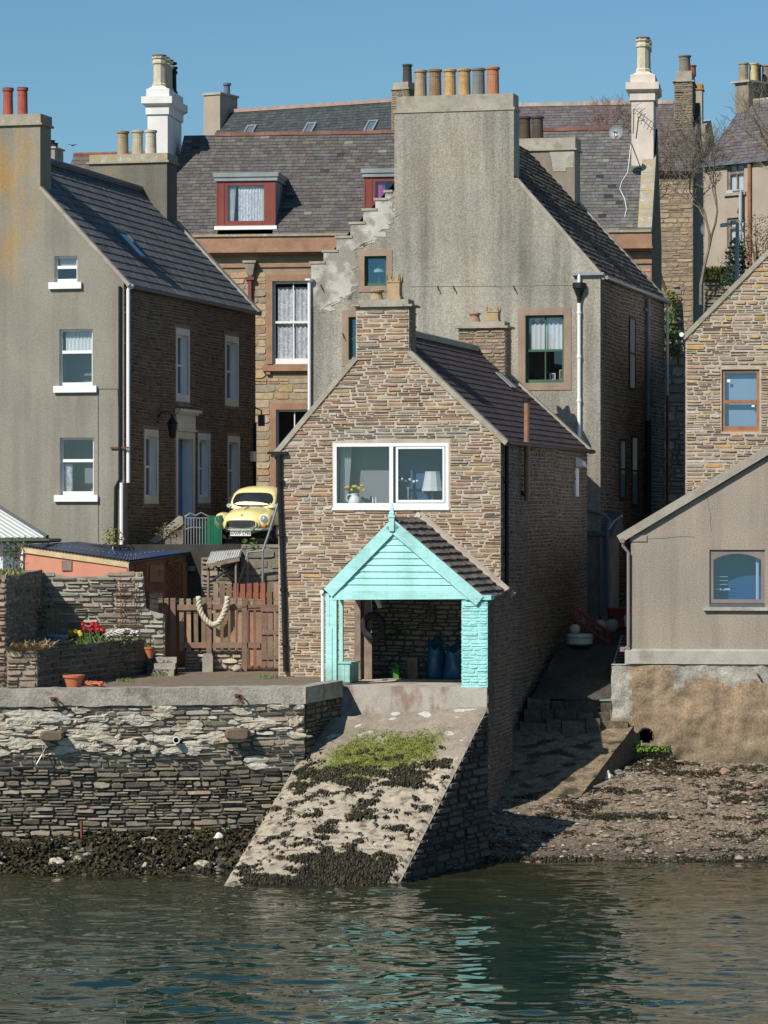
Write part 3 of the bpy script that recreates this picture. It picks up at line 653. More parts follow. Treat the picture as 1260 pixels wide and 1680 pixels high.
def sack(px0, px1, y1, lab, b, h):
    q = Pl(fS, 'F', b); a0, a1 = q.px(px0, 1085)[0], q.px(px1, 1085)[0]; ca, r = (a0 + a1) / 2, (a1 - a0) / 2; n = 22; vs = []
    prof = [(.86, 0), (1.0, .08), (.98, .35), (.93, .6), (.86, .8), (.8, .9), (.84, 1.0), (.6, .96)]
    o = rng.random() * 30
    for rr, z in prof:
        for i in range(n):
            an = 2 * math.pi * i / n; kx = 1 + .34 * noise.noise(Vector((math.cos(an) * 1.5 + o, math.sin(an) * 1.5, z * 2.2))) + .09 * math.sin(an * 6 + z * 7 + o) + .05 * math.sin(an * 11 - z * 9)
            vs.append(Vector((ca + r * rr * kx * math.cos(an), b + .25 + .24 * rr * kx * math.sin(an), zF + .01 + h * z * (1 + .14 * z * math.sin(an + o) + .05 * math.sin(an * 5)))))
    k = len(prof); mb = MB(); mb.add(vs, [(i * n + j, i * n + (j + 1) % n, (i + 1) * n + (j + 1) % n, (i + 1) * n + j) for i in range(k - 1) for j in range(n)] + [tuple(range(n))[::-1], tuple(range((k - 1) * n, k * n))])
    mb.V = [tuple(fS.W(*v)) for v in mb.V]
    solo(mb, 'sack', M['bluebag'], lab, 'sack', 'blue sacks inside the shelter', True)
sack(696, 727, 0, 'blue plastic sack standing upright inside the shelter by the poles', .9, .92)
sack(726, 764, 0, 'slumped blue plastic sack inside the shelter against the turquoise pillar', .55, .84)
def wbox(fr, a0, a1, b0, b1, z0, z1, name, m, lab, cat, extra=None, grp=None):
    mb = MB(); mb.box(a0, a1, b0, b1, z0, z1)
    if extra: extra(mb)
    mb.V = [tuple(fr.W(*v)) for v in mb.V]; return solo(mb, name, m, lab, cat, grp)
q = Pl(fS, 'F', .9); a = q.px(650, 1105)[0]
mb = MB(); mb.box(a - .09, a + .09, .8, 1.0, zF, zF + .27); mb.lathe((a - .03, .9, zF + .27), [(.04, 0), (.04, .05), (.02, .055)], 10); mb.tube([(a + .01, .9, zF + .27), (a + .02, .9, zF + .33), (a + .08, .9, zF + .33), (a + .08, .9, zF + .27)], .014, 5)
mb.V = [tuple(fS.W(*v)) for v in mb.V]; solo(mb, 'fuel_can', mat('green_can', (.05, .22, .04)), 'small bright green can on the shelter floor', 'can')
def bev(mb): mb.box(a - .17, a + .17, 1.18, 1.2, zF + .1, zF + .16)
a = q.px(672, 1090)[0]; wbox(fS, a - .14, a + .14, 1.2, 1.4, zF, zF + .55, 'board', M['driftwood'], 'short brown board standing on end in the shelter', 'board', bev)
for k, (px, y0, y1, nm) in enumerate(((694, 1005, 1112, 'tall thin pole leaning in the shelter beside a blue sack'), (687, 1055, 1112, 'short dark pole leaning in the shelter next to a taller one'))):
    z1 = q.px(px, y0)[1]; a = q.px(px, 1080)[0]; mb = MB(); mb.tube([(a, 1.5, zF), (a - .02, 1.6, (zF + z1) / 2), (a, 1.7, z1)], .022, 6); mb.cyl((a, 1.5, zF), (a, 1.5, zF + .1), .035, n=6)
    mb.V = [tuple(fS.W(*v)) for v in mb.V]; solo(mb, 'pole', M['driftwood'], nm, 'pole', 'poles inside the shelter')
a = q.px(697, 1058)[0]; z = q.px(700, 1058)[1]; wbox(fS, a, a + 1.25, 1.7, 1.76, z, z + .05, 'plank', M['cream'], 'pale plank lying across behind the blue sacks', 'plank', lambda mb: (mb.box(a + .1, a + .15, 1.71, 1.75, zF, z), mb.box(a + 1.1, a + 1.15, 1.71, 1.75, zF, z)))
a, z = Pl(fS, 'F', -.2).px(622, 990); mb = MB(); mb.hexa([(a - .1, -.3, z + .08), (a + .02, -.3, z + .1), (a + .02, -.1, z + .1), (a - .1, -.1, z + .08), (a + .0, -.3, z - .12), (a + .1, -.3, z - .1), (a + .1, -.1, z - .1), (a, -.1, z - .12)])
mb.tube([(a, -.2, z + .08), (a, -.2, zbot + .5)], .012, 5); mb.V = [tuple(fS.W(*v)) for v in mb.V]; solo(mb, 'work_light', M['cream'], 'pale boxy light hanging under the shelter beam', 'light')
# floor slab
mb = MB(); mb.box(pLx - .05, pRx + .0, pB - .07, -.006, zF - 1.25, zF - .0); mb.box(.6, aR - .5, -.005, .75, zF - .6, zF - .002)
M['slab'] = mat('stained_slab', (.43, .39, .33), var=.2, vs=1.6, speck=.15, bump=.5, bs=20, patch=((.20, .095, .06), (1.6, 1.6, .7), .57, .05, .6))
mb.V = [tuple(fS.W(*v)) for v in mb.V]; FLOOR = struct(mb, 'shelter_floor', M['slab'])
def harl_chimney(T, fr, a0, a1, b0, b1, z0, z1, mt, capm='cope', cap=.42, drip=.07, ov=.07, flush=True, inset=.0):
    mb = MB(); mb.box(a0 + .002, a1 - .002, b0 + (.004 if flush else 0), b1, z0, z1 + .001); c = mb.build('chimney', M[mt], T)
    q = MB(); q.box(a0 - ov, a1 + ov, b0 - ov, b1 + ov, z1 + .002, z1 + drip)
    q.box(a0 - ov + .09 + inset, a1 + ov - .05 - inset, b0 - ov + .04, b1 + ov - .04, z1 + drip + .001, z1 + cap)
    q.build('chimney_cap', M[capm], c); return c
rng = random.Random(23)
# ============================================================ TALL HARLED HOUSE (left)
fL = Fr((P(203, 0, 56.0).x, 56.0 * YS), TH); g = Pl(fL, 'F', 0.0); sd = Pl(fL, 'S', 0.0)
zE = g.px(203, 458)[1]; cR_, zC = g.px(66, 260); zC = g.px(30, 206)[1]
sk = g.px(70, 312); slope = (sk[1] - zE) / (-sk[0]); aA = -3.52; zA = zE - aA * slope; aLL = 2 * aA
LL = fL.S(419, 497, 0)[0]
zr = lambda a: zE - a * slope if a > aA else zE - (aLL - a) * slope
cLft = 2 * aA - cR_
TL = thing('harled_house', 'tall lichen stained harled house with white sills and a stone flank', 'house', fL, (aA, LL / 2, 6.8))
z0 = 4.0
W3 = [g.rect(*q) for q in ((89, 127, 420, 463), (97, 152, 540, 633), (98, 154, 718, 812))]
out = [(aLL, z0), (0, z0), (0, zE), (cR_, zr(cR_)), (cR_, zC), (cLft, zC), (cLft, zr(cLft)), (aLL, zE)]
mb = MB(); wall(mb, g, out, W3, .2, 0, None); mb.build('gable_wall', M['harl_left'], TL)
SW = [sd.rect(*q) for q in ((291, 308.5, 550, 648), (371.5, 389, 562, 656), (239, 257, 716, 815), (327, 342.5, 722, 815), (375.5, 391, 726, 818))]
DR = sd.rect(292, 316, 720, 862)
ol = [(0, z0), (LL, z0), (LL, zE), (0, zE)]
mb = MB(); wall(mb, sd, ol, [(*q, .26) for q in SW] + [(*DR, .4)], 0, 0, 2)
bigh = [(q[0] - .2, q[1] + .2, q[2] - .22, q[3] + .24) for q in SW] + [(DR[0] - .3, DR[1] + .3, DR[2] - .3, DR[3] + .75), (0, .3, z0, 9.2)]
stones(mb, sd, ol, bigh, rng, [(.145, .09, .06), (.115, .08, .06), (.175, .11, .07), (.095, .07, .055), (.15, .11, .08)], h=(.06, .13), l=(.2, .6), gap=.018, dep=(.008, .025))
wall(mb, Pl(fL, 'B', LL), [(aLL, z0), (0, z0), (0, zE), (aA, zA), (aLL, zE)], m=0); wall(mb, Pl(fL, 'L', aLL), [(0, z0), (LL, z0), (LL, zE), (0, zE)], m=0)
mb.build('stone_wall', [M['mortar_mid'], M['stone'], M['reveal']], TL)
for k, r in enumerate(W3):
    W_, H_ = r[1] - r[0], r[3] - r[2]
    window(TL, g, r, dep=.17, fm='white', fw=.06, bars=[('h', .60 if k else .58, .085)], roomd=.7, room='greyroom', gm='glass', sill=(.14, .19, .10, 'white'), low=.10,
           curtain=[('blind', .12, .95, .62, .98)] if k < 2 else [('lace', .0, .3, .02, .55)])
    q = MB(); d = .004   # painted reveals
    for pts in (((r[0], r[2]), (r[0], r[3])), ((r[0], r[3]), (r[1], r[3])), ((r[1], r[3]), (r[1], r[2]))):
        (x0, y0), (x1, y1) = pts; dx = d if x0 == x1 == r[0] else -d if x0 == x1 else 0; dz = -d if y0 == y1 else 0
        q.poly([g.m(x0 + dx, y0 + dz, .002), g.m(x1 + dx, y1 + dz, .002), g.m(x1 + dx, y1 + dz, -.2), g.m(x0 + dx, y0 + dz, -.2)])
    q.build('window_reveal', M['cream'], TL)
for r in SW:
    margin(TL, sd, r, .14, 'cream', top=.2, bot=.2)
    window(TL, sd, r, dep=.24, fm='white', fw=.06, bars=[('h', .5, .06), ('v', .5, .03)], room='darkroom')
# door with its classical surround
margin(TL, sd, DR, .2, 'cream', bottom=False, top=.22, name='door_surround')
mb = MB(); s0, s1, zt = DR[0] - .2, DR[1] + .2, DR[3] + .22
mb.pbox(sd, s0, s1, zt, zt + .52, -.01, .03); mb.pbox(sd, s0 - .05, s1 + .05, zt, zt + .06, -.01, .07)
mb.pbox(sd, s0 - .06, s1 + .06, zt + .5, zt + .56, -.01, .12); mb.pbox(sd, s0 - .12, s1 + .12, zt + .56, zt + .65, -.01, .20); mb.build('door_hood', M['cream'], TL)
mb = MB(); mb.pbox(sd, DR[0], DR[1], DR[2], DR[3], -.38, -.32)
for x0, x1, y0, y1 in ((.08, .46, .05, .45), (.54, .92, .05, .45), (.08, .46, .52, .95), (.54, .92, .52, .95)):
    mb.pbox(sd, DR[0] + (DR[1] - DR[0]) * x0, DR[0] + (DR[1] - DR[0]) * x1, DR[2] + (DR[3] - DR[2]) * y0, DR[2] + (DR[3] - DR[2]) * y1, -.32, -.305)
dr = mb.build('door', M['bluedoor'], TL)
mb = MB(); c = sd.m(DR[0] + .12, (DR[2] + DR[3]) / 2 - .1, -.27); mb.lathe(c, [(.03, -.03), (.04, 0), (.03, .03)], 8); mb.build('handle', M['chrome'], dr)
# roof
e = Vector((.16, 0, zE - .16)); top = Vector((aA, 0, zA - .04)); rp = Rp(e + Vector((0, .12, 0)), (0, 1, 0), top - e); T_ = (top - e).length
PAL_LT = [(.115, .12, .122), (.135, .136, .135), (.105, .11, .113)]
mb = MB(); mb.poly([rp.m(0, 0), rp.m(LL - .3, 0), rp.m(LL - .3, T_), rp.m(0, T_)])
slates(mb, rp, [(0, 0), (LL - .3, 0), (LL - .3, T_), (0, T_)], rng, PAL_LT, course=.34, width=(.33, .335), th=.012, jit=.001, tilt=.022)
e2 = Vector((aLL - .1, 0, zE - .1)); mb.poly([e2, e2 + Vector((0, LL, 0)), top + Vector((0, LL, 0)), top])
RO = mb.build('roof', [M['under'], M['tile']], TL)
p0 = fL.L(P(232, 395, 58.2)); s0 = 3.6; s1 = s0 + .95; t0 = T_ * .26; t1 = t0 + 1.15
mb = MB()
for q in ((s0, s0 + .07, t0, t1), (s1 - .07, s1, t0, t1), (s0 + .07, s1 - .07, t0, t0 + .08), (s0 + .07, s1 - .07, t1 - .07, t1)): mb.pbox(rp, q[0], q[1], q[2], q[3], .0, .12)
sk_ = mb.build('skylight', M['bluegrey'], RO); 
mb = MB(); mb.poly([rp.m(s0 + .05, t0 + .05, .09), rp.m(s1 - .05, t0 + .05, .09), rp.m(s1 - .05, t1 - .05, .09), rp.m(s0 + .05, t1 - .05, .09)])
M['skyglass'] = mat('roof_glass', (.10, .14, .17), var=.05, rough=.08, spec=1); mb.build('skylight_glass', M['skyglass'], TL)
mb = MB(); mb.tube([(aA, .4, zA + .03), (aA, LL - .4, zA + .03)], .13, 8); mb.build('ridge', M['tile'] if 0 else M['greydark'], TL)
for b0, b1, lim in ((-.06, .16, cR_), (LL - .34, LL + .04, aA + .9)):
    mb = MB(); fp = Pl(fL, 'F', 0.0); strip(mb, fp, (lim, zr(lim)), (.17, zr(0) - .17 * slope), .05, .05 if b0 < 0 else .08, -b0, -b1); mb.build('skew', M['cope'], TL)
ch = harl_chimney(TL, fL, cLft, cR_, 0, .9, zE, zC, 'harl_left', 'cope_lichen', cap=.32, drip=.06)
red = mat('red_pot', (.36, .085, .06), var=.2, vs=4, rough=.8); dk = M['bluegrey']
for px in (4, 28):
    x = g.px(px, 180)[0]; zt = zC + .32; h = .80
    o = pot(ch, (x, .45, zt), .15, h, red); q = MB(); q.lathe((x, .45, zt + h * .9), [(.15, 0), (.165, .03), (.165, .09), (.14, .1), (.1, .1)], 14); q.build('pot_rim', mat('sooty_lead_rim', (.11, .10, .13), var=.5, vs=9), ch)
gb = Pl(fL, 'F', LL - 1.05); a0, a1, z1 = gb.px(146, 300)[0], gb.px(274, 300)[0], gb.px(210, 268)[1]
c2 = harl_chimney(TL, fL, a0, a1, LL - 1.05, LL, zE + .5, z1, 'harl_dark', 'cope_lichen', cap=.30, drip=.06, flush=False)
for px, cc in ((193, (.34, .27, .17)), (217, (.44, .38, .28)), (239, (.52, .47, .36))):
    x = gb.px(px, 250)[0]; pot(c2, (x, LL - .52, z1 + .3), .185, .80, bob(cc))
# pipes, lamp, meter box, shutters of the harled house
mb = MB(); mb.tube([sd.m(-.04, zE - .2, .16), sd.m(LL, zE - .2, .16)], .055, 8); mb.build('gutter', M['greydark'], TL)
q0 = [sd.px(205, 464), sd.px(209, 790)]
mb = MB(); x = .06; mb.tube([sd.m(.1, zE - .16, .17), sd.m(.1, zE - .3, .1), sd.m(.1, fL.S(210, 792, .1)[1], .1)], .055, 8)
mb.lathe(sd.m(.1, zE - .27, .16), [(.05, 0), (.11, .08), (.11, .13), (.05, .13)], 8)
mb.build('downpipe', M['white'], TL)
zj = g.px(198, 792)[1]; zg = g.px(198, 878)[1]
mb = MB(); mb.tube([g.m(-.04, zj, .07), g.m(-.04, zg - 1.2, .07)], .055, 8); mb.build('downpipe', M['white'], TL)
zr0 = g.px(198, 470)[1]
mb = MB(); mb.tube([g.m(-.1, zr0, .05), g.m(-.1, zj + .1, .05), g.m(-.22, zj - .12, .06), g.m(-.26, zg - 1, .06)], .045, 8); mb.build('soil_pipe', M['black'], TL)
mb = MB(); zq = g.px(195, 735)[1]; mb.box(-.38, .16, -.06, -.02, zq - .02, zq + .03); mb.build('rusty_bracket', M['rust'], TL)
mb = MB(); a, z = g.px(161, 638)
mb.tube([g.m(a, z, .01), g.m(a + .58, z, .012), g.m(a + .6, z - .5, .012), g.m(a + .66, z - .62, .012)], .008, 4); mb.tube([g.m(a, z, .012), g.m(a + .01, zg - .2, .012)], .007, 4); mb.build('cable', M['greydark'], TL)
b, z = fL.S(283, 700, .45)
t = thing('wall_lantern', 'black iron lantern on a curled wall bracket beside the blue door', 'lamp', fL, (.45, b, z - .3))
mb = MB(); mb.tube([(0, b - .02, z + .22), (.1, b - .02, z + .42), (.3, b, z + .44), (.42, b, z + .34), (.45, b, z + .2)], .022, 6); mb.box(-.01, .03, b - .06, b + .03, z + .12, z + .34); mb.build('bracket', M['black'], t)
mb = MB(); mb.lathe((.45, b, z - .3), [(.03, -.05), (.09, 0), (.155, .38), (.18, .39), (.12, .46), (.06, .56), (.03, .58), (.02, .66)], 6); mb.build('lantern_body', M['black'], t)
mb = MB(); mb.lathe((.45, b, z - .28), [(.085, .03), (.15, .33)], 6); mb.build('lantern_glass', mat('dim_lantern_glass', (.22, .21, .17), rough=.2), t)
b, z = fL.S(412, 749, 0); mb = MB(); mb.pbox(sd, b - .15, b + .15, z - .16, z + .16, 0, .12); mb.build('meter_box', M['white'], TL)
b, z = fL.S(421, 688, .2); mb = MB(); mb.box(.1, .3, LL - .05, LL + .06, z - .2, z + .15); mb.tube([(.0, LL - .1, z + .4), (.2, LL, z + .3), (.2, LL, z)], .025, 5); mb.build('alarm_box', M['greydark'], TL)
mb = MB(); mb.tube([sd.m(LL - .25, z - .1, .06), sd.m(LL - .25, z0 + 2, .06)], .05, 8); mb.build('downpipe', M['black'], TL)
# ============================================================ BIG GREY HOUSE
fB = Fr((P(985, 0, 59.0).x, 59.0 * YS), TH); g = Pl(fB, 'F', 0.0); sd = Pl(fB, 'S', 0.0)
zE = g.px(985, 450)[1]; aL = g.px(510, 600)[0]
cr, zC = g.px(843, 180); cl = g.px(647, 250)[0]; zs = g.px(843, 292)[1]
steps = pp(g, [(641, 314), (632, 314), (632, 327), (616, 327), (616, 344), (596, 344), (596, 366), (575, 366), (575, 389), (552, 389), (552, 412), (531, 412), (531, 431), (510, 431)])
LB = fB.S(1090, 483, 0)[0]
apx = (g.px(745, 200)[0], zE + (zs - zE) / (-cr) * -g.px(745, 200)[0])
TB = thing('grey_house', 'big grey harled house with a stepped gable and six chimney pots', 'house', fB, (aL / 2, LB / 2, 5.0))
z0 = 3.9
WB = [g.rect(598, 634, 420, 469), g.rect(572, 588, 520, 590), g.rect(862, 925, 517, 628)]
out = [(aL, z0), (0, z0), (0, zE), (cr + .12, zs), (cr, zs), (cr, zC), (cl, zC), (cl, steps[0][1])] + steps + [(aL, steps[-1][1])]
tr = g.px(672, 600)[0]
# limewashed step skin and pointed patch on the left of the gable
mb = MB(); wall(mb, g, out, WB, .22, 0); mb.build('gable_wall', M['harl_big'], TB)
lw = pp(g, [(511, 431), (511, 505), (534, 512), (560, 492), (584, 486), (586, 470), (586, 408), (620, 392), (636, 372), (650, 352), (641, 340), (641, 316)])
rr = random.Random(5); ol = [lw[0]]
for i in range(len(lw)):
    p, q = lw[i], lw[(i + 1) % len(lw)]
    if i in range(1, 11):
        for k in range(1, 10): ol.append((p[0] + (q[0] - p[0]) * k / 10 + rr.uniform(-.09, .09) + .12 * math.sin(i * 5 + k * 1.3), p[1] + (q[1] - p[1]) * k / 10 + rr.uniform(-.07, .07)))
    if i < len(lw) - 1: ol.append(q)
stp = [(x + .0, z - .02) for x, z in steps]
mb = MB(); mb.ext([g.m(x, z, .0) for x, z in ol[:1] + ol[1:] + stp[1:-1]], g.m(0, 0, .012) - g.m(0, 0, 0)); mb.build('limewash_patch', M['limewash'], TB)
mb = MB()
for i in range(1, len(steps) - 1, 2):   # crow-step cap stones
    (x1, z1), (x0, z2) = steps[i - 1] if i > 1 else steps[0], steps[i]
for i in range(0, len(steps) - 1, 2):
    x1, x0 = steps[i][0], steps[i + 1][0]; z1 = steps[i][1]
    mb.box(x0 - .05, x1 + .06, -.04, .36, z1 - .03, z1 + .045)
    mb.box(x0 + .01, x1 + .02, .01, .3, z1 - .45, z1 - .032)
mb.build('crow_step', M['cope'], TB)
wall_ = MB(); wall(wall_, sd, [(0, z0), (LB, z0), (LB, zE), (0, zE)], m=0)
stones(wall_, sd, [(.0, z0), (LB, z0), (LB, zE), (0, zE)], [], rng, [(.12, .09, .065), (.10, .08, .063), (.15, .11, .08), (.085, .07, .056)], h=(.07, .15), l=(.2, .55), gap=.025)  # flank stone colours darkened to deepen its shade
wall(wall_, Pl(fB, 'L', aL), [(0, z0), (LB, z0), (LB, steps[-1][1] - .2), (0, steps[-1][1] - .2)], m=0)
wall(wall_, Pl(fB, 'B', LB), [(aL, z0), (0, z0), (0, zE), apx, (aL, steps[-1][1] - .2)], m=0)
wall_.build('stone_wall', [M['mortar_mid'], M['stone']], TB)
for k, r in enumerate(WB):
    if k != 1: margin(TB, g, r, .18 if k == 0 else .22, 'brownstone', d=.02)
    else:
        margin(TB, g, r, .2, 'brownstone', d=.02)
    cur = None
    if k == 2: cur = [('blind', .06, .97, .50, .97)]
    window(TB, g, r, dep=.18, fm='green', fw=.07, bars=[('h', .48, .07), ('v', .5, .035)] if k == 2 else [('h', .5, .05)] if k == 1 else [], room='darkroom', gm='glass' if k == 2 else 'glassblue', curtain=cur, low=.1)
r = WB[2]; p = g.m(r[0] + .75, r[2] + .1, -.4)
for k, (dx, wd, hh, lab) in enumerate(((0, .17, .2, 'small pale picture frame standing in the green window'), (.3, .2, .3, 'brown picture frame standing in the green window'))):
    mb = MB(); c = p + Vector((dx, 0, 0))
    for q in ((c.x - wd / 2, c.x - wd / 2 + .03, 0, hh), (c.x + wd / 2 - .03, c.x + wd / 2, 0, hh), (c.x - wd / 2 + .03, c.x + wd / 2 - .03, 0, .03), (c.x - wd / 2 + .03, c.x + wd / 2 - .03, hh - .03, hh)): mb.box(q[0], q[1], c.y - .015, c.y + .015, c.z + q[2], c.z + q[3])
    mb.box(c.x - wd / 2 + .02, c.x + wd / 2 - .02, c.y + .0, c.y + .01, c.z + .02, c.z + hh - .02, 1)
    mb.V = [tuple(fB.W(*v)) for v in mb.V]; solo(mb, 'picture_frame', [M['cream'] if k == 0 else M['palewood'], M['greydark']], lab, 'picture frame', 'picture frames in the green window')
r = WB[0]; mb = MB(); c = g.m(r[0] + .33, r[2] + .12, -.5); mb.lathe(c, [(.08, 0), (.03, .04), (.025, .32)], 10); mb.lathe(c + Vector((0, 0, .32)), [(.19, 0), (.16, .1), (.06, .2), (.02, .21)], 14, m=1)
mb.V = [tuple(fB.W(*v)) for v in mb.V]; solo(mb, 'desk_lamp', [M['greydark'], mat('pale_green_shade', (.40, .58, .46))], 'small lamp with a pale green shade behind the topmost small window', 'lamp')
# roof
e = Vector((.14, 0, zE - .1)); top = Vector((apx[0], 0, apx[1] - .05)); rp = Rp(e + Vector((0, .1, 0)), (0, 1, 0), top - e); T_ = (top - e).length
PAL_FL = [(.06, .053, .047), (.075, .065, .055), (.05, .046, .043), (.085, .073, .06)]
mb = MB(); mb.poly([rp.m(0, 0), rp.m(LB - .3, 0), rp.m(LB - .3, T_), rp.m(0, T_)])
slates(mb, rp, [(0, 0), (LB - .3, 0), (LB - .3, T_), (0, T_)], rng, PAL_FL, course=.27, width=(.25, .7), th=.022, jit=.04, tilt=.05)
e2 = Vector((aL, .3, steps[-1][1] - .25)); mb.poly([e2, e2 + Vector((0, LB - .3, 0)), top + Vector((0, LB, 0)), top + Vector((0, .3, 0))]); mb.build('roof', [M['under'], M['slate']], TB)
mb = MB(); fp = Pl(fB, 'F', 0.0); sl = (zs - zE) / (-cr)
strip(mb, fp, (cr + .1, zs - .05), (.12, zE - .12 * sl), .06, .05, .03, -.2); mb.build('skew', M['cope'], TB); mb = MB(); strip(mb, fp, (apx[0] + .5, apx[1] - .5 * sl), (.16, zE - .16 * sl), .06, .1, -LB + .35, -LB - .04); mb.build('skew', M['cope'], TB)
ch = harl_chimney(TB, fB, cl, cr, 0, .8, zE + 1.5, zC, 'harl_big', 'cope', cap=.50, drip=.09, ov=.03)
for px, yt, cc in ((685, 112, (.36, .28, .18)), (709, 111, (.30, .19, .11)), (733, 111, (.46, .29, .13)), (757, 110, (.45, .29, .13)), (780.5, 109, (.20, .20, .19)), (804, 107, (.46, .20, .10))):
    x = g.px(px, 150)[0]; zt = zC + .5; pot(ch, (x, .4, zt), .19, g.px(px, yt)[1] - zt, bob(cc))
gb = Pl(fB, 'F', LB - .95); a1, z1 = gb.px(943, 246); a0 = a1 - 2.9
c2 = harl_chimney(TB, fB, a0, a1, LB - .95, LB, zE + .3, z1, 'harl_brown', 'cope', cap=.42, drip=.06, flush=False)
mb = MB(); q = pp(gb, [(901, 247), (905, 262), (908, 281), (928, 281), (929, 275), (941, 275), (942, 247)]); mb.ext([gb.m(x, z, .0) for x, z in q], gb.m(0, 0, .015) - gb.m(0, 0, 0)); mb.build('cement_patch', M['concrete'], c2)
for px, yt in ((856, 180), (877, 179)):
    x = gb.px(px, 217)[0]; pot(c2, (x, LB - .48, z1 + .42), .2, .78, bob((.085, .065, .05)))
mb = MB(); mb.tube([g.m(*g.px(x, y), .002) for x, y in ((672, 470), (740, 470), (850, 469), (940, 468))], .008, 4); mb.build('render_seam', M['harl_dark'], TB)
# rainwater goods
mb = MB(); x0, z = g.px(940, 449); mb.pbox(g, x0, .12, z - .06, z + .02, .02, .12); mb.tube([Vector((.2, -.05, zE - .1)), Vector((.2, LB + .1, zE - .1))], .055, 8); mb.build('gutter', M['grey'], TB)
mb = MB(); a = g.px(951, 600)[0]; mb.tube([g.m(a, z - .02, .08), g.m(a, z - .28, .08)], .05, 8); mb.tube([g.m(a, z - .7, .08), g.m(a, g.px(951, 760)[1], .08)], .055, 8)
for k in range(4): zz = z - 1.2 - k * 1.3; mb.cyl(g.m(a, zz, .08), g.m(a, zz + .06, .08), .075, n=8)
mb.build('downpipe', M['white'], TB)
mb = MB(); mb.lathe(g.m(a, z - .66, .09), [(.05, -.22), (.07, -.05), (.17, .2), (.20, .22), (.20, .38), (.12, .38)], 8); mb.build('rain_hopper', M['black'], TB)
mb = MB(); a = aL - .02; zt = g.px(508, 463)[1]; mb.tube([g.m(a, zt, .1), g.m(a, z0 + 1, .1)], .052, 8); mb.lathe(g.m(a, zt - .02, .1), [(.05, 0), (.13, .06), (.14, .12), (.1, .12)], 8); mb.build('downpipe', M['white'], TB)
b = fB.S(1058, 600, 0)[0]; mb = MB(); mb.tube([sd.m(b, fB.S(1058, 490, 0)[1], .1), sd.m(b, fB.S(1058, 690, 0)[1], .1)], .075, 8); mb.cyl(sd.m(b, fB.S(1058, 690, 0)[1], .1), sd.m(b, z0, .1), .09, n=8, m=1); mb.pbox(sd, b - .35, b, fB.S(1050, 508, 0)[1], fB.S(1050, 504, 0)[1], .04, .1); mb.build('soil_pipe', [M['bluegrey'], M['black']], TB)
mb = MB(); b = LB - .12; zt = zE - .15; mb.tube([sd.m(b, zt, .12), sd.m(b, fB.S(1086, 648, 0)[1], .12)], .045, 8); mb.tube([sd.m(b, fB.S(1086, 648, 0)[1], .12), sd.m(b, z0, .12)], .05, 8, m=1); mb.build('downpipe', [M['cream'], M['redfence']], TB)
for px, y0, y1 in ((1036, 520, 640), (1020, 720, 820), (1040, 715, 830)):
    r = sd.rect(px - 5, px + 5, y0, y1); window(TB, sd, r, dep=-.02, fm='blackpaint', fw=.07, bars=[('h', .5, .05)], room=None, gm='skyglass', fd=.03)
for px, y in ((527, 470), (718, 472), (744, 472), (843, 472), (563, 550)):
    mb = MB(); a, z = g.px(px, y); mb.tube([g.m(a, z + .05, -.01), g.m(a, z + .04, .07), g.m(a + .06, z - .1, .1)], .018, 5); mb.build('iron_hook', M['black'], TB)
# ============================================================ SANDSTONE TENEMENT
fT = Fr((P(470, 0, 72.0).x, 72.0 * YS), 7.5); g = Pl(fT, 'F', 0.0)
a0, a1 = g.px(266, 300)[0], g.px(1069, 420)[0]
zc = g.px(470, 412)[1]; ze = g.px(470, 386)[1]
TT = thing('sandstone_tenement', 'sandstone tenement with slate roof, red dormers and two white chimneys', 'building', fT, ((a0 + a1) / 2, 4, 6.5))
z0 = 5.5; D = 7.4
k = ray(470, 220); 
rise, run = 4.14, 4.2
WT = [g.rect(447, 514, 461, 597), g.rect(453, 512, 672, 830)]
mb = MB(); wall(mb, g, [(a0, z0), (a1, z0), (a1, zc), (a0, zc)], WT, .2, 0, 0)
hol = [(q[0] - .2, q[1] + .2, q[2] - .45, q[3] + .26) for q in WT]
s_lim = g.px(560, 600)[0]
stones(mb, g, [(a0, z0), (s_lim, z0), (s_lim, zc - .75), (a0, zc - .75)], hol, rng, PAL_TAN, h=(.2, .34), l=(.4, .95), gap=.016, dep=(.012, .035), split=.1, wav=0, rough=.15)
r0 = g.px(1000, 400)[0]; stones(mb, g, [(r0, z0), (a1, z0), (a1, zc - .75), (r0, zc - .75)], [], rng, [(.40, .19, .11), (.43, .22, .13)], h=(.3, .36), l=(.6, 1.1), gap=.015, dep=(.01, .02), split=0, wav=0)
wall(mb, Pl(fT, 'S', a1), [(0, z0), (D, z0), (D, ze), (run, ze + rise), (0, ze)], m=2); wall(mb, Pl(fT, 'L', a0), [(0, z0), (D, z0), (D, ze), (run, ze + rise), (0, ze)], m=2); wall(mb, Pl(fT, 'B', D), [(a0, z0), (a1, z0), (a1, ze), (a0, ze)], m=2)
mb.build('ashlar_wall', [mat('tan_mortar', (.30, .23, .15), var=.2, vs=3), M['stone'], mat('dark_side_harl', (.13, .12, .105), var=.2, vs=2)], TT)
mb = MB(); e = .1
mb.box(a0 - e, a1 + .02, -.28, .1, zc + .02, ze - .06); mb.box(a0 - e, a1 + .05, -.36, .1, zc - .06, zc + .02); mb.box(a0 - e, a1 + .02, -.22, .02, zc - .14, zc - .06); mb.box(a0 - e, a1 + .01, -.06, .02, zc - .58, zc - .46)
for q in WT[:1]: mb.box(q[0] - .34, q[1] + .3, -.16, .02, q[2] - .26, q[2] - .05); mb.box(q[0] - .22, q[0] - .06, -.12, .02, q[2] - .38, q[2] - .26)
mb.build('cornice', M['redsand'], TT)
mb = MB(); mb.box(a0 - .05, a1, -.34, .12, ze - .055, ze + .03); mb.build('stone_gutter', M['cope_lichen'], TT)
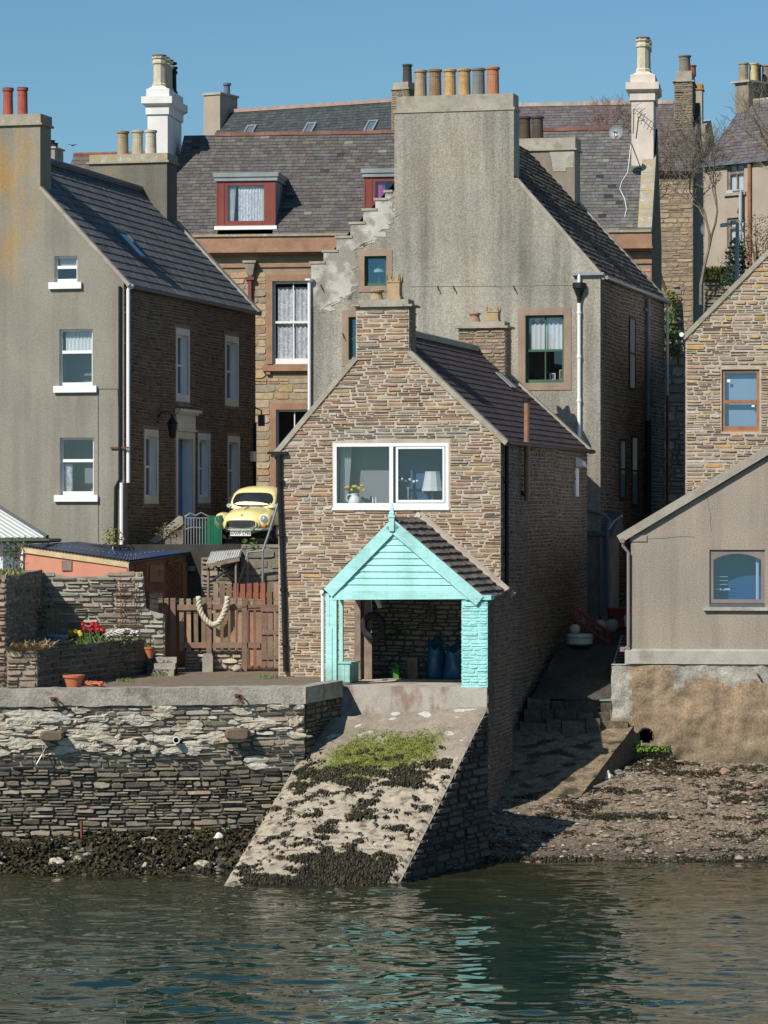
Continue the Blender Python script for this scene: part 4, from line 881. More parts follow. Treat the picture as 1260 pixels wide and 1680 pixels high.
for q in WT: margin(TT, g, q, .2, 'redsand', d=.05, top=.24, bottom=False)
window(TT, g, WT[0], dep=.16, fm='white', fw=.09, bars=[('h', .505, .08), ('v', .5, .035)], room='darkroom', curtain=[('lace', .08, .93, .03, .5), ('lace', .1, .93, .52, .93)], low=.2)
window(TT, g, WT[1], dep=.16, fm='white', fw=.07, bars=[('h', .5, .08), ('v', .5, .035)], room='darkroom', low=.12)
e = Vector((a0, -.1, ze)); rp = Rp(e, (1, 0, 0), (0, run + .1, rise)); T_ = math.hypot(run + .1, rise); W_ = a1 - a0
PAL_SL = [(.105, .095, .09), (.12, .108, .098), (.092, .085, .082), (.122, .115, .098), (.11, .10, .10)]
PAL_SR = [(.125, .12, .115), (.14, .132, .13), (.112, .11, .102), (.13, .136, .115), (.125, .116, .12)]
mb = MB(); mb.poly([rp.m(0, 0), rp.m(W_, 0), rp.m(W_, T_), rp.m(0, T_)]); sx = W_ * .62
def notch(x0, x1, y0):
    dp = Pl(fT, 'F', .18); u0, u1 = dp.px(x0, y0 + 40)[0] - a0, dp.px(x1, y0 + 40)[0] - a0; zt_ = dp.px(x0, y0)[1]; return u0 + .08, u1 - .08, .25, (zt_ - ze) / rise * T_ - .35
n1, n2 = notch(355, 452, 284), notch(597, 690, 277)
mb = MB(); nb_ = [Vector((x, y, 0)) for x, y in ((0, 0), (n1[0], 0), (n1[0], n1[3]), (n1[1], n1[3]), (n1[1], 0), (n2[0], 0), (n2[0], n2[3]), (n2[1], n2[3]), (n2[1], 0), (W_, 0), (W_, T_), (0, T_))]
mb.add([rp.m(v.x, v.y) for v in nb_], [tuple(f) for f in tessellate_polygon([nb_])])
sl_ = [(v.x, v.y) for v in nb_ if v.x < W_ - .01]; sl_ = sl_[:-1] + [(sx, 0), (sx, T_), (0, T_)] if sl_[-1] != (0, T_) else sl_[:-1] + [(sx, 0), (sx, T_), (0, T_)]
slates(mb, rp, sl_, rng, PAL_SL, course=.19, width=(.22, .36), th=.012, jit=.014, tilt=.022, miss=.022)
slates(mb, rp, [(sx, 0), (W_ - .3, 0), (W_ - .3, T_), (sx, T_)], rng, PAL_SR, course=.19, width=(.22, .36), th=.012, jit=.014, tilt=.022, miss=.022)
q = rp.m(0, T_); mb.poly([q, q + Vector((W_, 0, 0)), Vector((a1, D, ze)), Vector((a0, D, ze))]); RO = mb.build('roof', [M['under'], M['slate']], TT)
mb = MB(); q = rp.m(0, T_)
n = 24
for k in range(n): mb.box(a0 + 1.2 + (W_ - 2.5) * k / n, a0 + 1.2 + (W_ - 2.5) * (k + 1) / n - .01, q.y - .12, q.y + .12, q.z - .05 + rng.uniform(0, .02), q.z + .09)
mb.build('ridge', mat('orange_red_ridge', (.22, .105, .08), var=.45, vs=.8, rough=.5), TT)
# dormers
def dormer(x0, x1, y0, ys, cur):
    bf = .18; dp = Pl(fT, 'F', bf); s0, z1 = dp.px(x0, y0); s1, zs = dp.px(x1, ys)
    t = zs; mb = MB(); H = z1 - zs
    depth = (z1 - ze) * run / rise + .1
    mb.box(s0, s0 + .06, bf + .06, depth, t - .1, z1 - .3); mb.box(s1 - .06, s1, bf + .06, depth, t - .1, z1 - .3)
    d = mb.build('dormer', M['lead'], TT)
    mb = MB(); mb.box(s0 - .06, s1 + .08, bf - .08, depth + .1, z1 - .3, z1 - .16); mb.box(s0 - .1, s1 + .12, bf - .12, depth + .1, z1 - .158, z1); mb.build('dormer_roof', M['lead'], d)
    wi = (s0 + .36, s1 - .36, t + .12, z1 - .4)
    mb = MB(); mb.box(s0, wi[0], bf - .01, bf + .08, t, z1 - .3); mb.box(wi[1], s1, bf - .01, bf + .08, t, z1 - .3); mb.box(wi[0], wi[1], bf - .01, bf + .08, wi[3], z1 - .3); mb.box(wi[0], wi[1], bf - .01, bf + .08, t, wi[2])
    for q in ((s0 + .02, s0 + .06), (s0 + .26, s0 + .3)): mb.box(q[0], q[1], bf - .03, bf, t, z1 - .3)
    mb.build('dormer_front', M['redpaint'], d)
    window(TT, dp, wi, dep=.05, fm='redpaint', fw=.06, room='greyroom', gm='glass', curtain=cur)
    mb = MB(); mb.box(s0 - .06, s1 + .06, bf - .1, bf + .1, t - .14, t - .005); mb.build('dormer_sill', M['white'], d)
dormer(355, 452, 284, 370, [('curtain', .02, .24, .05, .97, -.06), ('curtain', .78, .99, .03, .97, .05), ('lace', .3, .86, .04, .8), ('curtain', .3, .86, .80, .97)])
dormer(597, 690, 277, 362, [('pinkc', .1, .3, .0, .98)])
# the white chimneys
def white_chimney(px0, px1, ptop, pneck, ppot, T, mt, b0, b1, zb, pots):
    q = Pl(fT, 'F', b0); s0, s1 = q.px(px0, ptop)[0], q.px(px1, ptop)[0]; zn = q.px(px0, pneck)[1]; zt = q.px(px0, ptop)[1]
    mb = MB(); mb.box(s0, s1, b0, b1, zb, zn - .01); mb.box(s0 - .06, s1 + .06, b0 - .06, b1 + .06, zn - .0, zt - .006); c = mb.build('chimney', M[mt], T)
    mb = MB(); e = .2
    n0 = [(s0 - .06, b0 - .06), (s1 + .06, b0 - .06), (s1 + .06, b1 + .06), (s0 - .06, b1 + .06)]; n1 = [(s0 - e, b0 - e), (s1 + e, b0 - e), (s1 + e, b1 + e), (s0 - e, b1 + e)]
    mb.hexa([Vector((*p, zt)) for p in n0] + [Vector((*p, zt + .1)) for p in n1]); mb.hexa([Vector((*p, zt + .101)) for p in n1] + [Vector((*p, zt + .36)) for p in n1])
    mb.box(s0 - .04, s1 + .06, b0 - .02, b1 + .02, zt + .361, zt + .66); xm = (s0 + s1) / 2
    mb.hexa([Vector((s0 + .02, b0 + .02, zt + .66)), Vector((s1, b0 + .02, zt + .66)), Vector((s1, b1, zt + .66)), Vector((s0 + .02, b1, zt + .66)), Vector((xm - .2, b0 + .1, zt + .78)), Vector((xm + .2, b0 + .1, zt + .78)), Vector((xm + .2, b1 - .1, zt + .78)), Vector((xm - .2, b1 - .1, zt + .78))])
    mb.build('chimney_cap', M[mt], c)
    zp = zt + .74; hp = q.px((px0 + px1) / 2, ppot)[1] - zp
    for k in range(pots):
        y = b0 + .35 + (b1 - b0 - .7) * k / max(1, pots - 1)
        pm = M['blackpaint'] if (k == pots - 1 and pots > 3) else M['potcream']
        o = pot(c, (xm + (.03 if k % 2 else 0), y, zp), .24, hp * (1 if k < 3 else .9), pm, 'octagon')
        mb = MB(); mb.lathe((xm, y, zp + hp * .97), [(.2, 0), (.27, .02), (.27, .09), (.2, .1)], 12); mb.build('pot_rim', M['redpaint'] if not (k == pots - 1 and pots > 3) else M['blackpaint'], c)
M['potcream'] = mat('cream_clay_pot', (.55, .50, .36), var=.15, vs=4, rough=.8, speck=.1)
zroof = lambda b: ze + (b + .1) / (run + .1) * rise
white_chimney(242, 275, 175, 188, 91, TT, 'whitewall', 2.1, 4.8, zroof(1.2), 4)
white_chimney(1036, 1072, 152, 165, 62, TT, 'creamwall', 2.6, 4.6, zroof(2.2), 3)
# the sloping gable coping on the sunny right end
sd = Pl(fT, 'S', a1); mb = MB(); p0, p1 = Vector((a1 - .48, -.2, ze - .05)), Vector((a1 - .48, 2.9, zroof(2.9)))
for k in range(4):
    q0, q1 = p0 + (p1 - p0) * k / 4, p0 + (p1 - p0) * (k + 1) / 4 - Vector((0, .01, .01)); u = Vector((.5, 0, 0)); n = Vector((0, -.1, .16))
    mb.hexa([q0 - n, q0 - n + u, q1 - n + u, q1 - n, q0 + n, q0 + n + u, q1 + n + u, q1 + n])
mb.build('skew', M['cope_lichen'], TT)
mb = MB(); a = g.px(411, 460)[0]; zt = g.px(411, 432)[1]; mb.hexa([(a - .08, -.18, zt - .45), (a + .1, -.18, zt - .45), (a + .1, 0, zt - .45), (a - .08, 0, zt - .45), (a - .2, -.3, zt), (a + .2, -.3, zt), (a + .2, 0, zt), (a - .2, 0, zt)]); mb.box(a - .24, a + .24, -.33, 0, zt, zt + .08); mb.build('rain_hopper', M['cope'], TT)
mb = MB(); mb.tube([(a, -.12, zt - .44), (a, -.12, z0 + 1)], .085, 4); mb.box(a - .16, a + .16, -.22, 0, zt - .62, zt - .5); mb.build('downpipe', mat('maroon_pipe', (.20, .05, .055), var=.1, rough=.5), TT)
a = g.px(345, 450)[0]; mb = MB(); mb.tube([(a, -.1, zc - .6), (a, -.1, z0)], .06, 6); mb.build('downpipe', M['redpaint'], TT)
# dish, aerial and cable on the right white chimney
def dish(name, label, c, r, n, mt, arm=None):
    t = thing(name, label, 'satellite dish', WF, c); c = Vector(c); n = Vector(n).normalized(); x = n.orthogonal().normalized(); y = n.cross(x); k, m = 7, 22; vs = [c]
    for i in range(1, k + 1):
        for j in range(m):
            an = 2 * math.pi * j / m; q = r * i / k; vs.append(c + x * q * .92 * math.cos(an) + y * q * math.sin(an) + n * (q * q / (r * 3.2)))
    fs = [(0, 1 + j, 1 + (j + 1) % m) for j in range(m)] + [(1 + i * m + j, 1 + i * m + (j + 1) % m, 1 + (i + 1) * m + (j + 1) % m, 1 + (i + 1) * m + j) for i in range(k - 1) for j in range(m)]
    mb = MB(); mb.add(vs, fs); mb.build('reflector', mt, t, True)
    f = c + n * r * .9 + Vector((0, 0, -.05)); mb = MB(); mb.tube([c - Vector((0, 0, r * .95)) + n * r * .3, f - Vector((0, 0, .04)), f], .018, 5); mb.cyl(f - n * .07, f + n * .03, .04, n=8); mb.build('feed_arm', M['greydark'], t)
    if arm is not None:
        mb = MB(); mb.tube([c - n * .02, c - n * .18 + Vector((.02, 0, -.1)), Vector(arm)], .022, 6); mb.build('wall_arm', M['grey'], t)
cq = fT.W(*Pl(fT, 'F', 1.2).m(*Pl(fT, 'F', 1.2).px(1012, 218))); av = fT.W(*Pl(fT, 'F', 2.6).m(*Pl(fT, 'F', 2.6).px(1036, 236)))
dish('satellite_dish', 'grey satellite dish beside the right white chimney above the slates', cq, .29, (-.45, -.85, .25), M['grey'], av)
t = thing('tv_aerial', 'dark spiky television aerial fixed to the right white chimney', 'aerial', WF, fT.W(*Pl(fT, 'F', 2.4).m(*Pl(fT, 'F', 2.4).px(1038, 182))))
q = Pl(fT, 'F', 2.35); A = fT.W(*q.m(*q.px(1040, 178))); B = fT.W(*q.m(*q.px(1073, 205))) + Vector((0, -.3, 0)); mb = MB(); mb.tube([A, B], .014, 5); mb.build('boom', M['greydark'], t)
for k in range(9):
    f = .03 + k * .115; c = A + (B - A) * f; h = Vector((.1, .02, .13)) * (1.15 - f * .5); mb = MB(); mb.tube([c - h, c + h], .008, 4); mb.build('rod', M['greydark'], t)
mb = MB()
for dz in (-.13, 0, .13): mb.tube([A + Vector((-.06, 0, dz - .05)), A + Vector((.3, .05, dz * 1.6))], .008, 4)
mb.tube([A, A + Vector((-.02, .1, -.9))], .02, 5); mb.build('mast', M['greydark'], t)
q = [(1035, 240), (1033, 258), (1030, 285), (1020, 300), (1017, 312), (1025, 328), (1028, 345), (1025, 358)]; pts = []
for x, y in q:   # cable lying on the slates
    d = ray(x, y); lo, hi = 0, 0; o = fT.W(*rp.m(0, 0)); nn = fT.u * rp.n.x + fT.v * rp.n.y + Vector((0, 0, rp.n.z)); tt = (o - CAM).dot(nn) / d.dot(nn); pts.append(CAM + d * tt + nn * .05)
mb = MB(); mb.tube(pts, .013, 5); solo(mb, 'cable', M['white'], 'white cable snaking down the slates from the satellite dish', 'cable')
rng = random.Random(41)
class Wp:
    """a plane of some frame, but giving world points"""
    def __init__(s, pl): s.pl, s.fr, s.off, s.k = pl, pl.fr, pl.off, pl.k
    def m(s, x, z, d=0.0): return s.fr.W(*s.pl.m(x, z, d))
    def px(s, px, py): return s.pl.px(px, py)
    def rect(s, *a): return s.pl.rect(*a)
def gable_roof(T, fr, a0, a1, b0, b1, ze, rise, run, pal, mats, course=.2, width=(.22, .36), back=True, ov=.1, th=.012, front=None):
    """roof whose ridge runs along a; front slope slated"""
    e = Vector((a0, b0 - ov, ze - ov * rise / run)); W_ = a1 - a0; rp = Rp(e, (1, 0, 0), (0, run + ov, rise + ov * rise / run)); T_ = math.hypot(run + ov, rise + ov * rise / run)
    mb = MB(); mb.poly([rp.m(0, 0), rp.m(W_, 0), rp.m(W_, T_), rp.m(0, T_)])
    slates(mb, rp, [(0, 0), (W_, 0), (W_, T_), (0, T_)], rng, pal, course=course, width=width, th=th, jit=.006, tilt=.02)
    q = rp.m(0, T_)
    if back: mb.poly([q, q + Vector((W_, 0, 0)), Vector((a1, b1, ze)), Vector((a0, b1, ze))])
    return mb.build('roof', mats, T), rp, T_
def shell(T, fr, a0, a1, b1, z0, ze, rise, run, mt, holes=(), name='wall', st=None):
    mb = MB(); g = Pl(fr, 'F', 0.0); wall(mb, g, [(a0, z0), (a1, z0), (a1, ze), (a0, ze)], holes, .18, 0)
    for k, a in (('S', a1), ('L', a0)): wall(mb, Pl(fr, k, a), [(0, z0), (b1, z0), (b1, ze), (run, ze + rise), (0, ze)], m=0)
    wall(mb, Pl(fr, 'B', b1), [(a0, z0), (a1, z0), (a1, ze), (a0, ze)], m=0)
    if st: stones(mb, g, [(a0, z0), (a1, z0), (a1, ze), (a0, ze)], list(holes), rng, st[0], h=st[1], l=st[2], gap=.02)
    return mb.build(name, mt, T)
# ---- dark roofed house with rooflights, behind the tenement
f = Fr((P(645, 0, 88.0).x, 88.0 * YS), 28); g = Pl(f, 'F', 0.0); ze = g.px(500, 232)[1] - 1.0
r_, n_ = 4.6, 4.6
rdg = Pl(f, 'F', n_); a0 = rdg.px(378, 183)[0]; zr_ = rdg.px(520, 174)[1]; ze = zr_ - r_; a1 = rdg.px(668, 170)[0]
T = thing('dark_roofed_house', 'house with a smooth dark slate roof and three small rooflights behind the tenement', 'house', f, ((a0 + a1) / 2, 4.5, 9))
shell(T, f, a0, a1, 9.2, 9.0, ze, r_, n_, [M['harl_far']])
RO, rp, T_ = gable_roof(T, f, a0 - .15, a1, 0, 9.2, ze, r_, n_, [(.055, .065, .068), (.062, .07, .072), (.05, .06, .062)], [M['under'], M['slate']])
mb = MB(); mb.box(a0, a1, n_ - .15, n_ + .15, zr_ - .06, zr_ + .1); mb.build('ridge', mat('buff_ridge', (.36, .25, .20), var=.2, vs=3), T)
for px, py in ((410, 218), (508, 214), (609, 211)):
    q = MB(); mid = None
    for i in range(60):
        t = T_ * i / 60; w = f.W(*rp.m(0, t)); bl = rp.m(0, t).y
        z = Pl(f, 'F', bl).px(px, py)[1]
        if z < rp.m(0, t).z: mid = t; break
    s = Pl(f, 'F', rp.m(0, mid).y).px(px, py)[0] - rp.o.x; w2, h2 = .26, .42
    for b in ((s - w2, s - w2 + .09, mid - h2, mid + h2), (s + w2 - .09, s + w2, mid - h2, mid + h2), (s - w2 + .09, s + w2 - .09, mid - h2, mid - h2 + .1), (s - w2 + .09, s + w2 - .09, mid + h2 - .1, mid + h2)): q.pbox(rp, *b, .0, .12)
    o = q.build('rooflight', M['grey'], RO); q = MB(); q.poly([rp.m(s - w2, mid - h2, .07), rp.m(s + w2, mid - h2, .07), rp.m(s + w2, mid + h2, .07), rp.m(s - w2, mid + h2, .07)]); q.build('rooflight_glass', M['skyglass'], T)
gb = Pl(f, 'F', n_ - 1.0); c0, c1, zt = gb.px(334, 180)[0], gb.px(361, 180)[0], gb.px(347, 156)[1]
c = harl_chimney(T, f, c0, c1, n_ - 1.0, n_ + .6, ze, zt, 'harl_far', 'concrete', cap=.12, drip=.1, ov=.06, flush=False)
x = gb.px(358, 150)[0]; mb = MB(); mb.cyl((x, n_ - .2, zt + .1), (x, n_ - .2, zt + .52), .15, n=12); mb.cyl((x, n_ - .2, zt + .52), (x, n_ - .2, zt + .62), .2, n=12); mb.build('flue', M['bluegrey'], c)
gb = Pl(f, 'F', 1.0); c0, c1, zt = gb.px(642, 180)[0], gb.px(670, 180)[0], gb.px(655, 147)[1]
c = stone_chimney(T, f, c0, c1, 1.0, 2.2, ze - 1, zt, [(.24, .19, .13), (.28, .22, .15), (.21, .17, .12)], cap=.28, capo=.06)
x, zz = gb.px(658, 133); pot(c, (x, 1.6, zt + .33), .21, gb.px(658, 103)[1] - zt - .33, bob((.07, .065, .06)))
# ---- purple roofed stone house, behind the tenement
f = Fr((P(1137, 0, 86.0).x, 86.0 * YS), 9); g = Pl(f, 'F', 0.0); ze = g.px(1105, 279)[1]; n_ = 5.0
rdg = Pl(f, 'F', n_); zr_ = rdg.px(1000, 172)[1]; r_ = zr_ - ze; a0 = g.px(800, 280)[0]; a1 = 0.0
T = thing('purple_roofed_house', 'stone house with a worn purple slate roof and a rubble end chimney', 'house', f, (a0 / 2, 4.2, 9))
shell(T, f, a0, a1, 7.2, 8.0, ze, r_, n_, [M['mortar_mid'], M['stone']], st=([(.36, .26, .16), (.32, .235, .15), (.40, .30, .19), (.28, .21, .14)], (.14, .26), (.3, .7)))
gable_roof(T, f, a0, a1 - .02, 0, 7.2, ze, r_, n_, [(.135, .11, .115), (.15, .125, .128), (.118, .10, .104), (.14, .125, .118)], [M['under'], M['slate']], course=.24, width=(.28, .45))
mb = MB()
for k in range(16): mb.box(a0 + (a1 - a0 - 1.2) * k / 16, a0 + (a1 - a0 - 1.2) * (k + 1) / 16 - .01, n_ - .14, n_ + .14, zr_ - .02, zr_ + .16 + rng.uniform(-.02, .02))
mb.build('ridge', mat('pale_ridge_stone', (.40, .33, .27), var=.3, vs=2), T)
mb = MB(); mb.box(a0, a1 - .04, -.22, -.08, ze - .2, ze - .08); mb.build('gutter', M['black'], T)
gb = Pl(f, 'F', 3.0); c0, zt = gb.px(1106, 180)[0], gb.px(1120, 134)[1]
c1 = gb.px(1136, 180)[0]; c = stone_chimney(T, f, c0, c1, 3.0, n_ + .2, ze - .3, zt, [(.26, .20, .13), (.30, .23, .15), (.22, .175, .12)], cap=.42, capo=.08)
x = gb.px(1122, 120)[0]; pot(c, (x, 3.6, zt + .47), .26, gb.px(1122, 88)[1] - zt - .47, bob((.20, .18, .14)))
pot(c, (x + .2, n_ - .1, zt + .47), .22, .5, bob((.38, .14, .08)))
# ---- harled house with a hipped purple roof (far right)
f = Fr((P(1156, 0, 83.0).x, 83.0 * YS), 46); g = Pl(f, 'F', 0.0); ze = g.px(1157, 268)[1]
n_ = 2.7; r_ = 2.75
WF_ = [g.rect(1193, 1221, 268, 316), g.rect(1193, 1221, 357, 407)]
a1 = 9.0
T = thing('pink_harled_house', 'tall pinkish harled house with a purple slate roof and two blue white windows', 'house', f, (4, 3.5, 11))
shell(T, f, 0, a1, 7.8, 10.0, ze, r_, n_, [M['harl_far'], M['stone']], WF_)
RO, rp, T_ = gable_roof(T, f, -.12, a1, 0, 7.8, ze, r_, n_, [(.12, .10, .112), (.135, .115, .125), (.105, .092, .10), (.15, .135, .14)], [M['under'], M['slate']], course=.22, width=(.25, .4))
mb = MB(); mb.tube([(0, n_, ze + r_ + .02), (a1, n_, ze + r_ + .02)], .12, 6); mb.build('ridge', M['cope'], T)
mb = MB(); mb.box(-.1, a1, -.22, -.1, ze - .18, ze - .06); mb.build('gutter', M['bluegrey'], T)
for r in WF_: window(T, g, r, dep=.14, fm='driftwood', fw=.1, bars=[('h', .68, .09), ('v', .5, .05)], gm='glass', room='greyroom', curtain=[('blind', .05, .95, .0, .98)], sill=(.12, .12, .1, 'harl_far'))
a, z = g.px(1232, 300); mb = MB(); mb.tube([g.m(a, ze - .1, .1), g.m(a, ze - 5, .1)], .08, 6); mb.build('downpipe', M['brownwood'], T)
mid = None
for i in range(80):
    t = T_ * i / 80; q = rp.m(0, t)
    if Pl(f, 'F', q.y).px(1217, 183)[1] < q.z: mid = q.y; break
mid = mid or 2.0; gb = Pl(f, 'F', mid); c0, c1 = gb.px(1206, 160)[0], gb.px(1228, 160)[0]; zt = gb.px(1217, 136)[1]
c = harl_chimney(T, f, c0, c1, mid, mid + 2.6, ze, zt, 'harl_brown', 'concrete', cap=.1, drip=.09, ov=.14, flush=False)
for k, cc in enumerate(((.34, .27, .17), (.52, .42, .22), (.33, .11, .07), (.28, .22, .17), (.45, .24, .18))):
    pot(c, ((c0 + c1) / 2 + (.1 if k % 2 else -.1), mid + .25 + k * .42, zt + .1), .2, .78, bob(cc))
# ---- orange capped chimney of a house behind
f = Fr((P(1157, 0, 99.0).x, 99.0 * YS), 10); g = Pl(f, 'F', 0.0); a0 = g.px(1090, 250)[0]; zk = g.px(1148, 205)[1]
T = thing('narrow_house', 'narrow harled house end with an orange lichened chimney beside the purple roof', 'house', f, (a0 / 2, 3, 11))
mb = MB(); g2 = [(a0, 9), (0, 9), (0, zk), (a0, zk + .0)]; wall(mb, g, g2); wall(mb, Pl(f, 'S', 0), [(0, 9), (6, 9), (6, zk - 2), (3, zk), (0, zk)]); wall(mb, Pl(f, 'B', 6), g2)
c0 = g.px(1140, 300)[0]; zz = g.px(1148, 268)[1]; stones(mb, Pl(f, 'F', 0), [(c0, 10), (-.02, 10), (-.02, zz), (c0, zz)], [], rng, [(.34, .20, .13), (.40, .26, .17), (.28, .17, .12), (.42, .33, .24)], h=(.16, .3), l=(.4, .9), gap=.03); mb.build('wall', [M['harl_far'], M['stone']], T)
mb = MB(); mb.poly([(a0, 0, zk + .02), (.05, 0, zk + .02), (.05, 3, zk + .6), (a0, 3, zk + .6)]); mb.poly([(a0, 6, zk - .5), (.05, 6, zk - .5), (.05, 3, zk + .6), (a0, 3, zk + .6)]); mb.build('roof', M['slate'], T)
c0, c1, zt = g.px(1128, 170)[0], g.px(1151, 170)[0], g.px(1145, 146)[1]
harl_chimney(T, f, c0, c1, .3, 1.2, zk - 1, zt, 'harl_far', 'lich', cap=.3, drip=.07, ov=.06, flush=False) if 0 else None
M['orange_cope'] = mat('orange_lichen_cope', (.42, .23, .05), var=.25, vs=3, speck=.2)
harl_chimney(T, f, c0, c1, .3, 1.2, zk - 1, zt, 'harl_far', 'orange_cope', cap=.3, drip=.07, ov=.06, flush=False)
# ---- grey tiled house glimpsed between the left chimneys
f = Fr((P(93, 0, 82.0).x, 82.0 * YS), 12); g = Pl(f, 'F', 3.0); zr_ = g.px(120, 256)[1]
T = thing('tiled_house', 'brown grey tiled roof glimpsed between the two left chimney stacks', 'house', f, (3, 3, 9))
a0, a1 = -.2, g.px(290, 255)[0]
shell(T, f, a0, a1, 6, 9, zr_ - 2.6, 2.6, 3.0, [M['harl_far']])
gable_roof(T, f, a0, a1, 0, 6, zr_ - 2.6, 2.6, 3.0, [(.13, .105, .09), (.15, .12, .10), (.12, .10, .085)], [M['under'], M['tile']], course=.34, width=(.33, .34))
mb = MB(); mb.tube([(a0, 3, zr_ + .04), (a1, 3, zr_ + .04)], .1, 6); mb.build('ridge', M['copper'], T)
c0, c1, zt = g.px(78, 250)[0], g.px(97, 250)[0], g.px(90, 246)[1]
c = harl_chimney(T, f, c0, c1, 2.4, 3.6, zr_ - 3, zt, 'harl_big', 'concrete', cap=.08, drip=.07, ov=.06, flush=False)
for px, h in ((84, .34), (89, .22)): x = g.px(px, 240)[0]; pot(c, (x, 3, zt + .07), .16, h, M['blackpaint'])
t = thing('roof_aerial', 'tiny white aerial on the brown grey tiled roof', 'aerial', WF, P(112, 287, 84.0)); c = P(112, 280, 84.0)
mb = MB(); mb.tube([c + Vector((0, 0, -.2)), c + Vector((0, 0, .15))], .03, 5); mb.build('mast', M['white'], t); mb = MB(); mb.box(c.x - .12, c.x + .2, c.y - .03, c.y + .03, c.z - .02, c.z + .08); mb.build('receiver', M['white'], t)
# ============================================================ STONE HOUSE ON THE RIGHT
fR = Fr((P(1125, 0, 60.0).x, 60.0 * YS), 7.5); g = Pl(fR, 'F', 0.0)
zE = g.px(1125, 548)[1]; p2 = g.px(1258, 414); sl = (p2[1] - zE) / p2[0]; aA = 4.1; zA = zE + aA * sl; aR_ = 2 * aA
T = thing('rubble_gable_house', 'tan rubble stone gable with a brown timber window behind the pink harled house', 'house', fR, (aA, 4, 5.0))
WR = g.rect(1184, 1246, 606, 708); ol = [(0, 4.2), (aR_, 4.2), (aR_, zE), (aA, zA), (0, zE)]
mb = MB(); wall(mb, g, ol, [WR], .22)
def tone_r(a, z):
    c = pick(PAL_TAN + [(.34, .27, .20), (.38, .31, .23), (.30, .25, .19), (.36, .30, .24)], rng)
    if rng.random() < .07: c = pick([(.48, .30, .12), (.50, .45, .38)], rng)
    return c
stones(mb, g, ol, [WR], rng, PAL_TAN, h=(.07, .16), l=(.2, .65), gap=.026, dep=(.012, .04), tonef=tone_r)
for k, a in (('L', 0.0), ('S', aR_)): wall(mb, Pl(fR, k, a), [(0, 4.2), (8, 4.2), (8, zE), (0, zE)], m=0)
stones(mb, Pl(fR, 'L', 0.0), [(0, 4.2), (3, 4.2), (3, zE), (0, zE)], [], rng, PAL_DARKS, h=(.08, .16), l=(.2, .6))
wall(mb, Pl(fR, 'B', 8), ol); mb.build('stone_wall', [M['mortar'], M['stone']], T)
window(T, g, WR, dep=.12, fm='brownwood', fw=.09, bars=[('h', .48, .10)], gm='glassblue', room='paleroom', roomd=.12, low=.16)
for k, (fx, fz) in enumerate(((.18, .82), (.83, .42))):
    mb = MB(); x = WR[0] + (WR[1] - WR[0]) * fx; z = WR[2] + (WR[3] - WR[2]) * fz; mb.pbox(g, x - .045, x + .045, z - .045, z + .045, -.104, -.098); mb.build('paper_label', M['white'], T)
mb = MB(); strip(mb, g, (-.1, zE - .1 * sl), (aA, zA), .1, .04, .06, -.3); strip(mb, g, (aR_ + .1, zE - .1 * sl), (aA, zA), .1, .04, .06, -.3); mb.build('verge', M['cope'], T)
mb = MB()
for s in (0, 1):
    e = Vector((-.1 if not s else aR_ + .1, .3, zE - .1 * sl)); t = Vector((aA, .3, zA)); mb.poly([e, t, t + Vector((0, 7.8, 0)), e + Vector((0, 7.8, 0))])
mb.build('roof', M['slate'], T)
mb = MB(); c = g.m(-.12, zE - .02, .1); mb.tube([c, c + Vector((0, 8, 0))], .07, 10); mb.build('gutter', M['white'], T)
# ============================================================ PINK HARLED HOUSE ON THE SHORE
fH = Fr((P(1035, 0, 52.0).x, 52.0 * YS), 6.5); g = Pl(fH, 'F', 0.0)
zE = g.px(1035, 882)[1]; p2 = g.px(1258, 750); sl = (p2[1] - zE) / p2[0]; aA = 5.2; zA = zE + aA * sl; aR_ = 2 * aA; zp = g.px(1140, 1068)[1]; zq = g.px(1140, 1089)[1]
T = thing('shore_house', 'low pinkish harled gable house on a rough concrete foundation above the beach', 'house', fH, (aA, 4, 1.5))
WH = g.rect(1164, 1255, 902, 996); ol = [(0, zp - .02), (aR_, zp - .02), (aR_, zE), (aA, zA), (0, zE)]
mb = MB(); wall(mb, g, ol, [WH], .2)
for k, a in (('L', 0.0), ('S', aR_)): wall(mb, Pl(fH, k, a), [(0, 2), (8, 2), (8, zE), (0, zE)])
wall(mb, Pl(fH, 'B', 8), ol); mb.build('harled_wall', M['harl_pink'], T)
w = window(T, g, (WH[0], WH[1], WH[2] + .1, WH[3]), dep=.10, fm='mauve', fw=.10, gm='glassblue', room='skyblue_room', roomd=.5, fd=.05)
mb = MB(); n = 14; W_ = WH[1] - WH[0]; zt = WH[3] - .10; pts = [(WH[0] + .1 + (W_ - .2) * i / n, zt - .16 * ((i / n - .5) * 2) ** 2) for i in range(n + 1)]   # arched head of the frame
for i in range(n): mb.hexa([g.m(pts[i][0], pts[i][1], -.095), g.m(pts[i + 1][0], pts[i + 1][1], -.095), g.m(pts[i + 1][0], pts[i + 1][1], -.048), g.m(pts[i][0], pts[i][1], -.048), g.m(pts[i][0], zt + .02, -.095), g.m(pts[i + 1][0], zt + .02, -.095), g.m(pts[i + 1][0], zt + .02, -.048), g.m(pts[i][0], zt + .02, -.048)])
mb.build('arched_head', M['mauve'], w)
mb = MB(); mb.pbox(g, WH[0] - .02, WH[1] + .0, WH[2] - .0, WH[2] + .09, -.12, -.02); mb.build('drip_rail', M['greydark'], w)
mb = MB(); mb.pbox(g, WH[0] - .15, WH[1] + .4, WH[2] - .09, WH[2] - .005, -.15, .10); mb.build('sill', M['concrete'], T)
mb = MB(); c = g.m(WH[1] - .2, WH[2] + .2, -.2); mb.box(c.x - .035, c.x + .035, c.y, c.y + .03, c.z, c.z + 1.1); mb.build('curtain', M['blind'], w)
x = WH[0] + .33
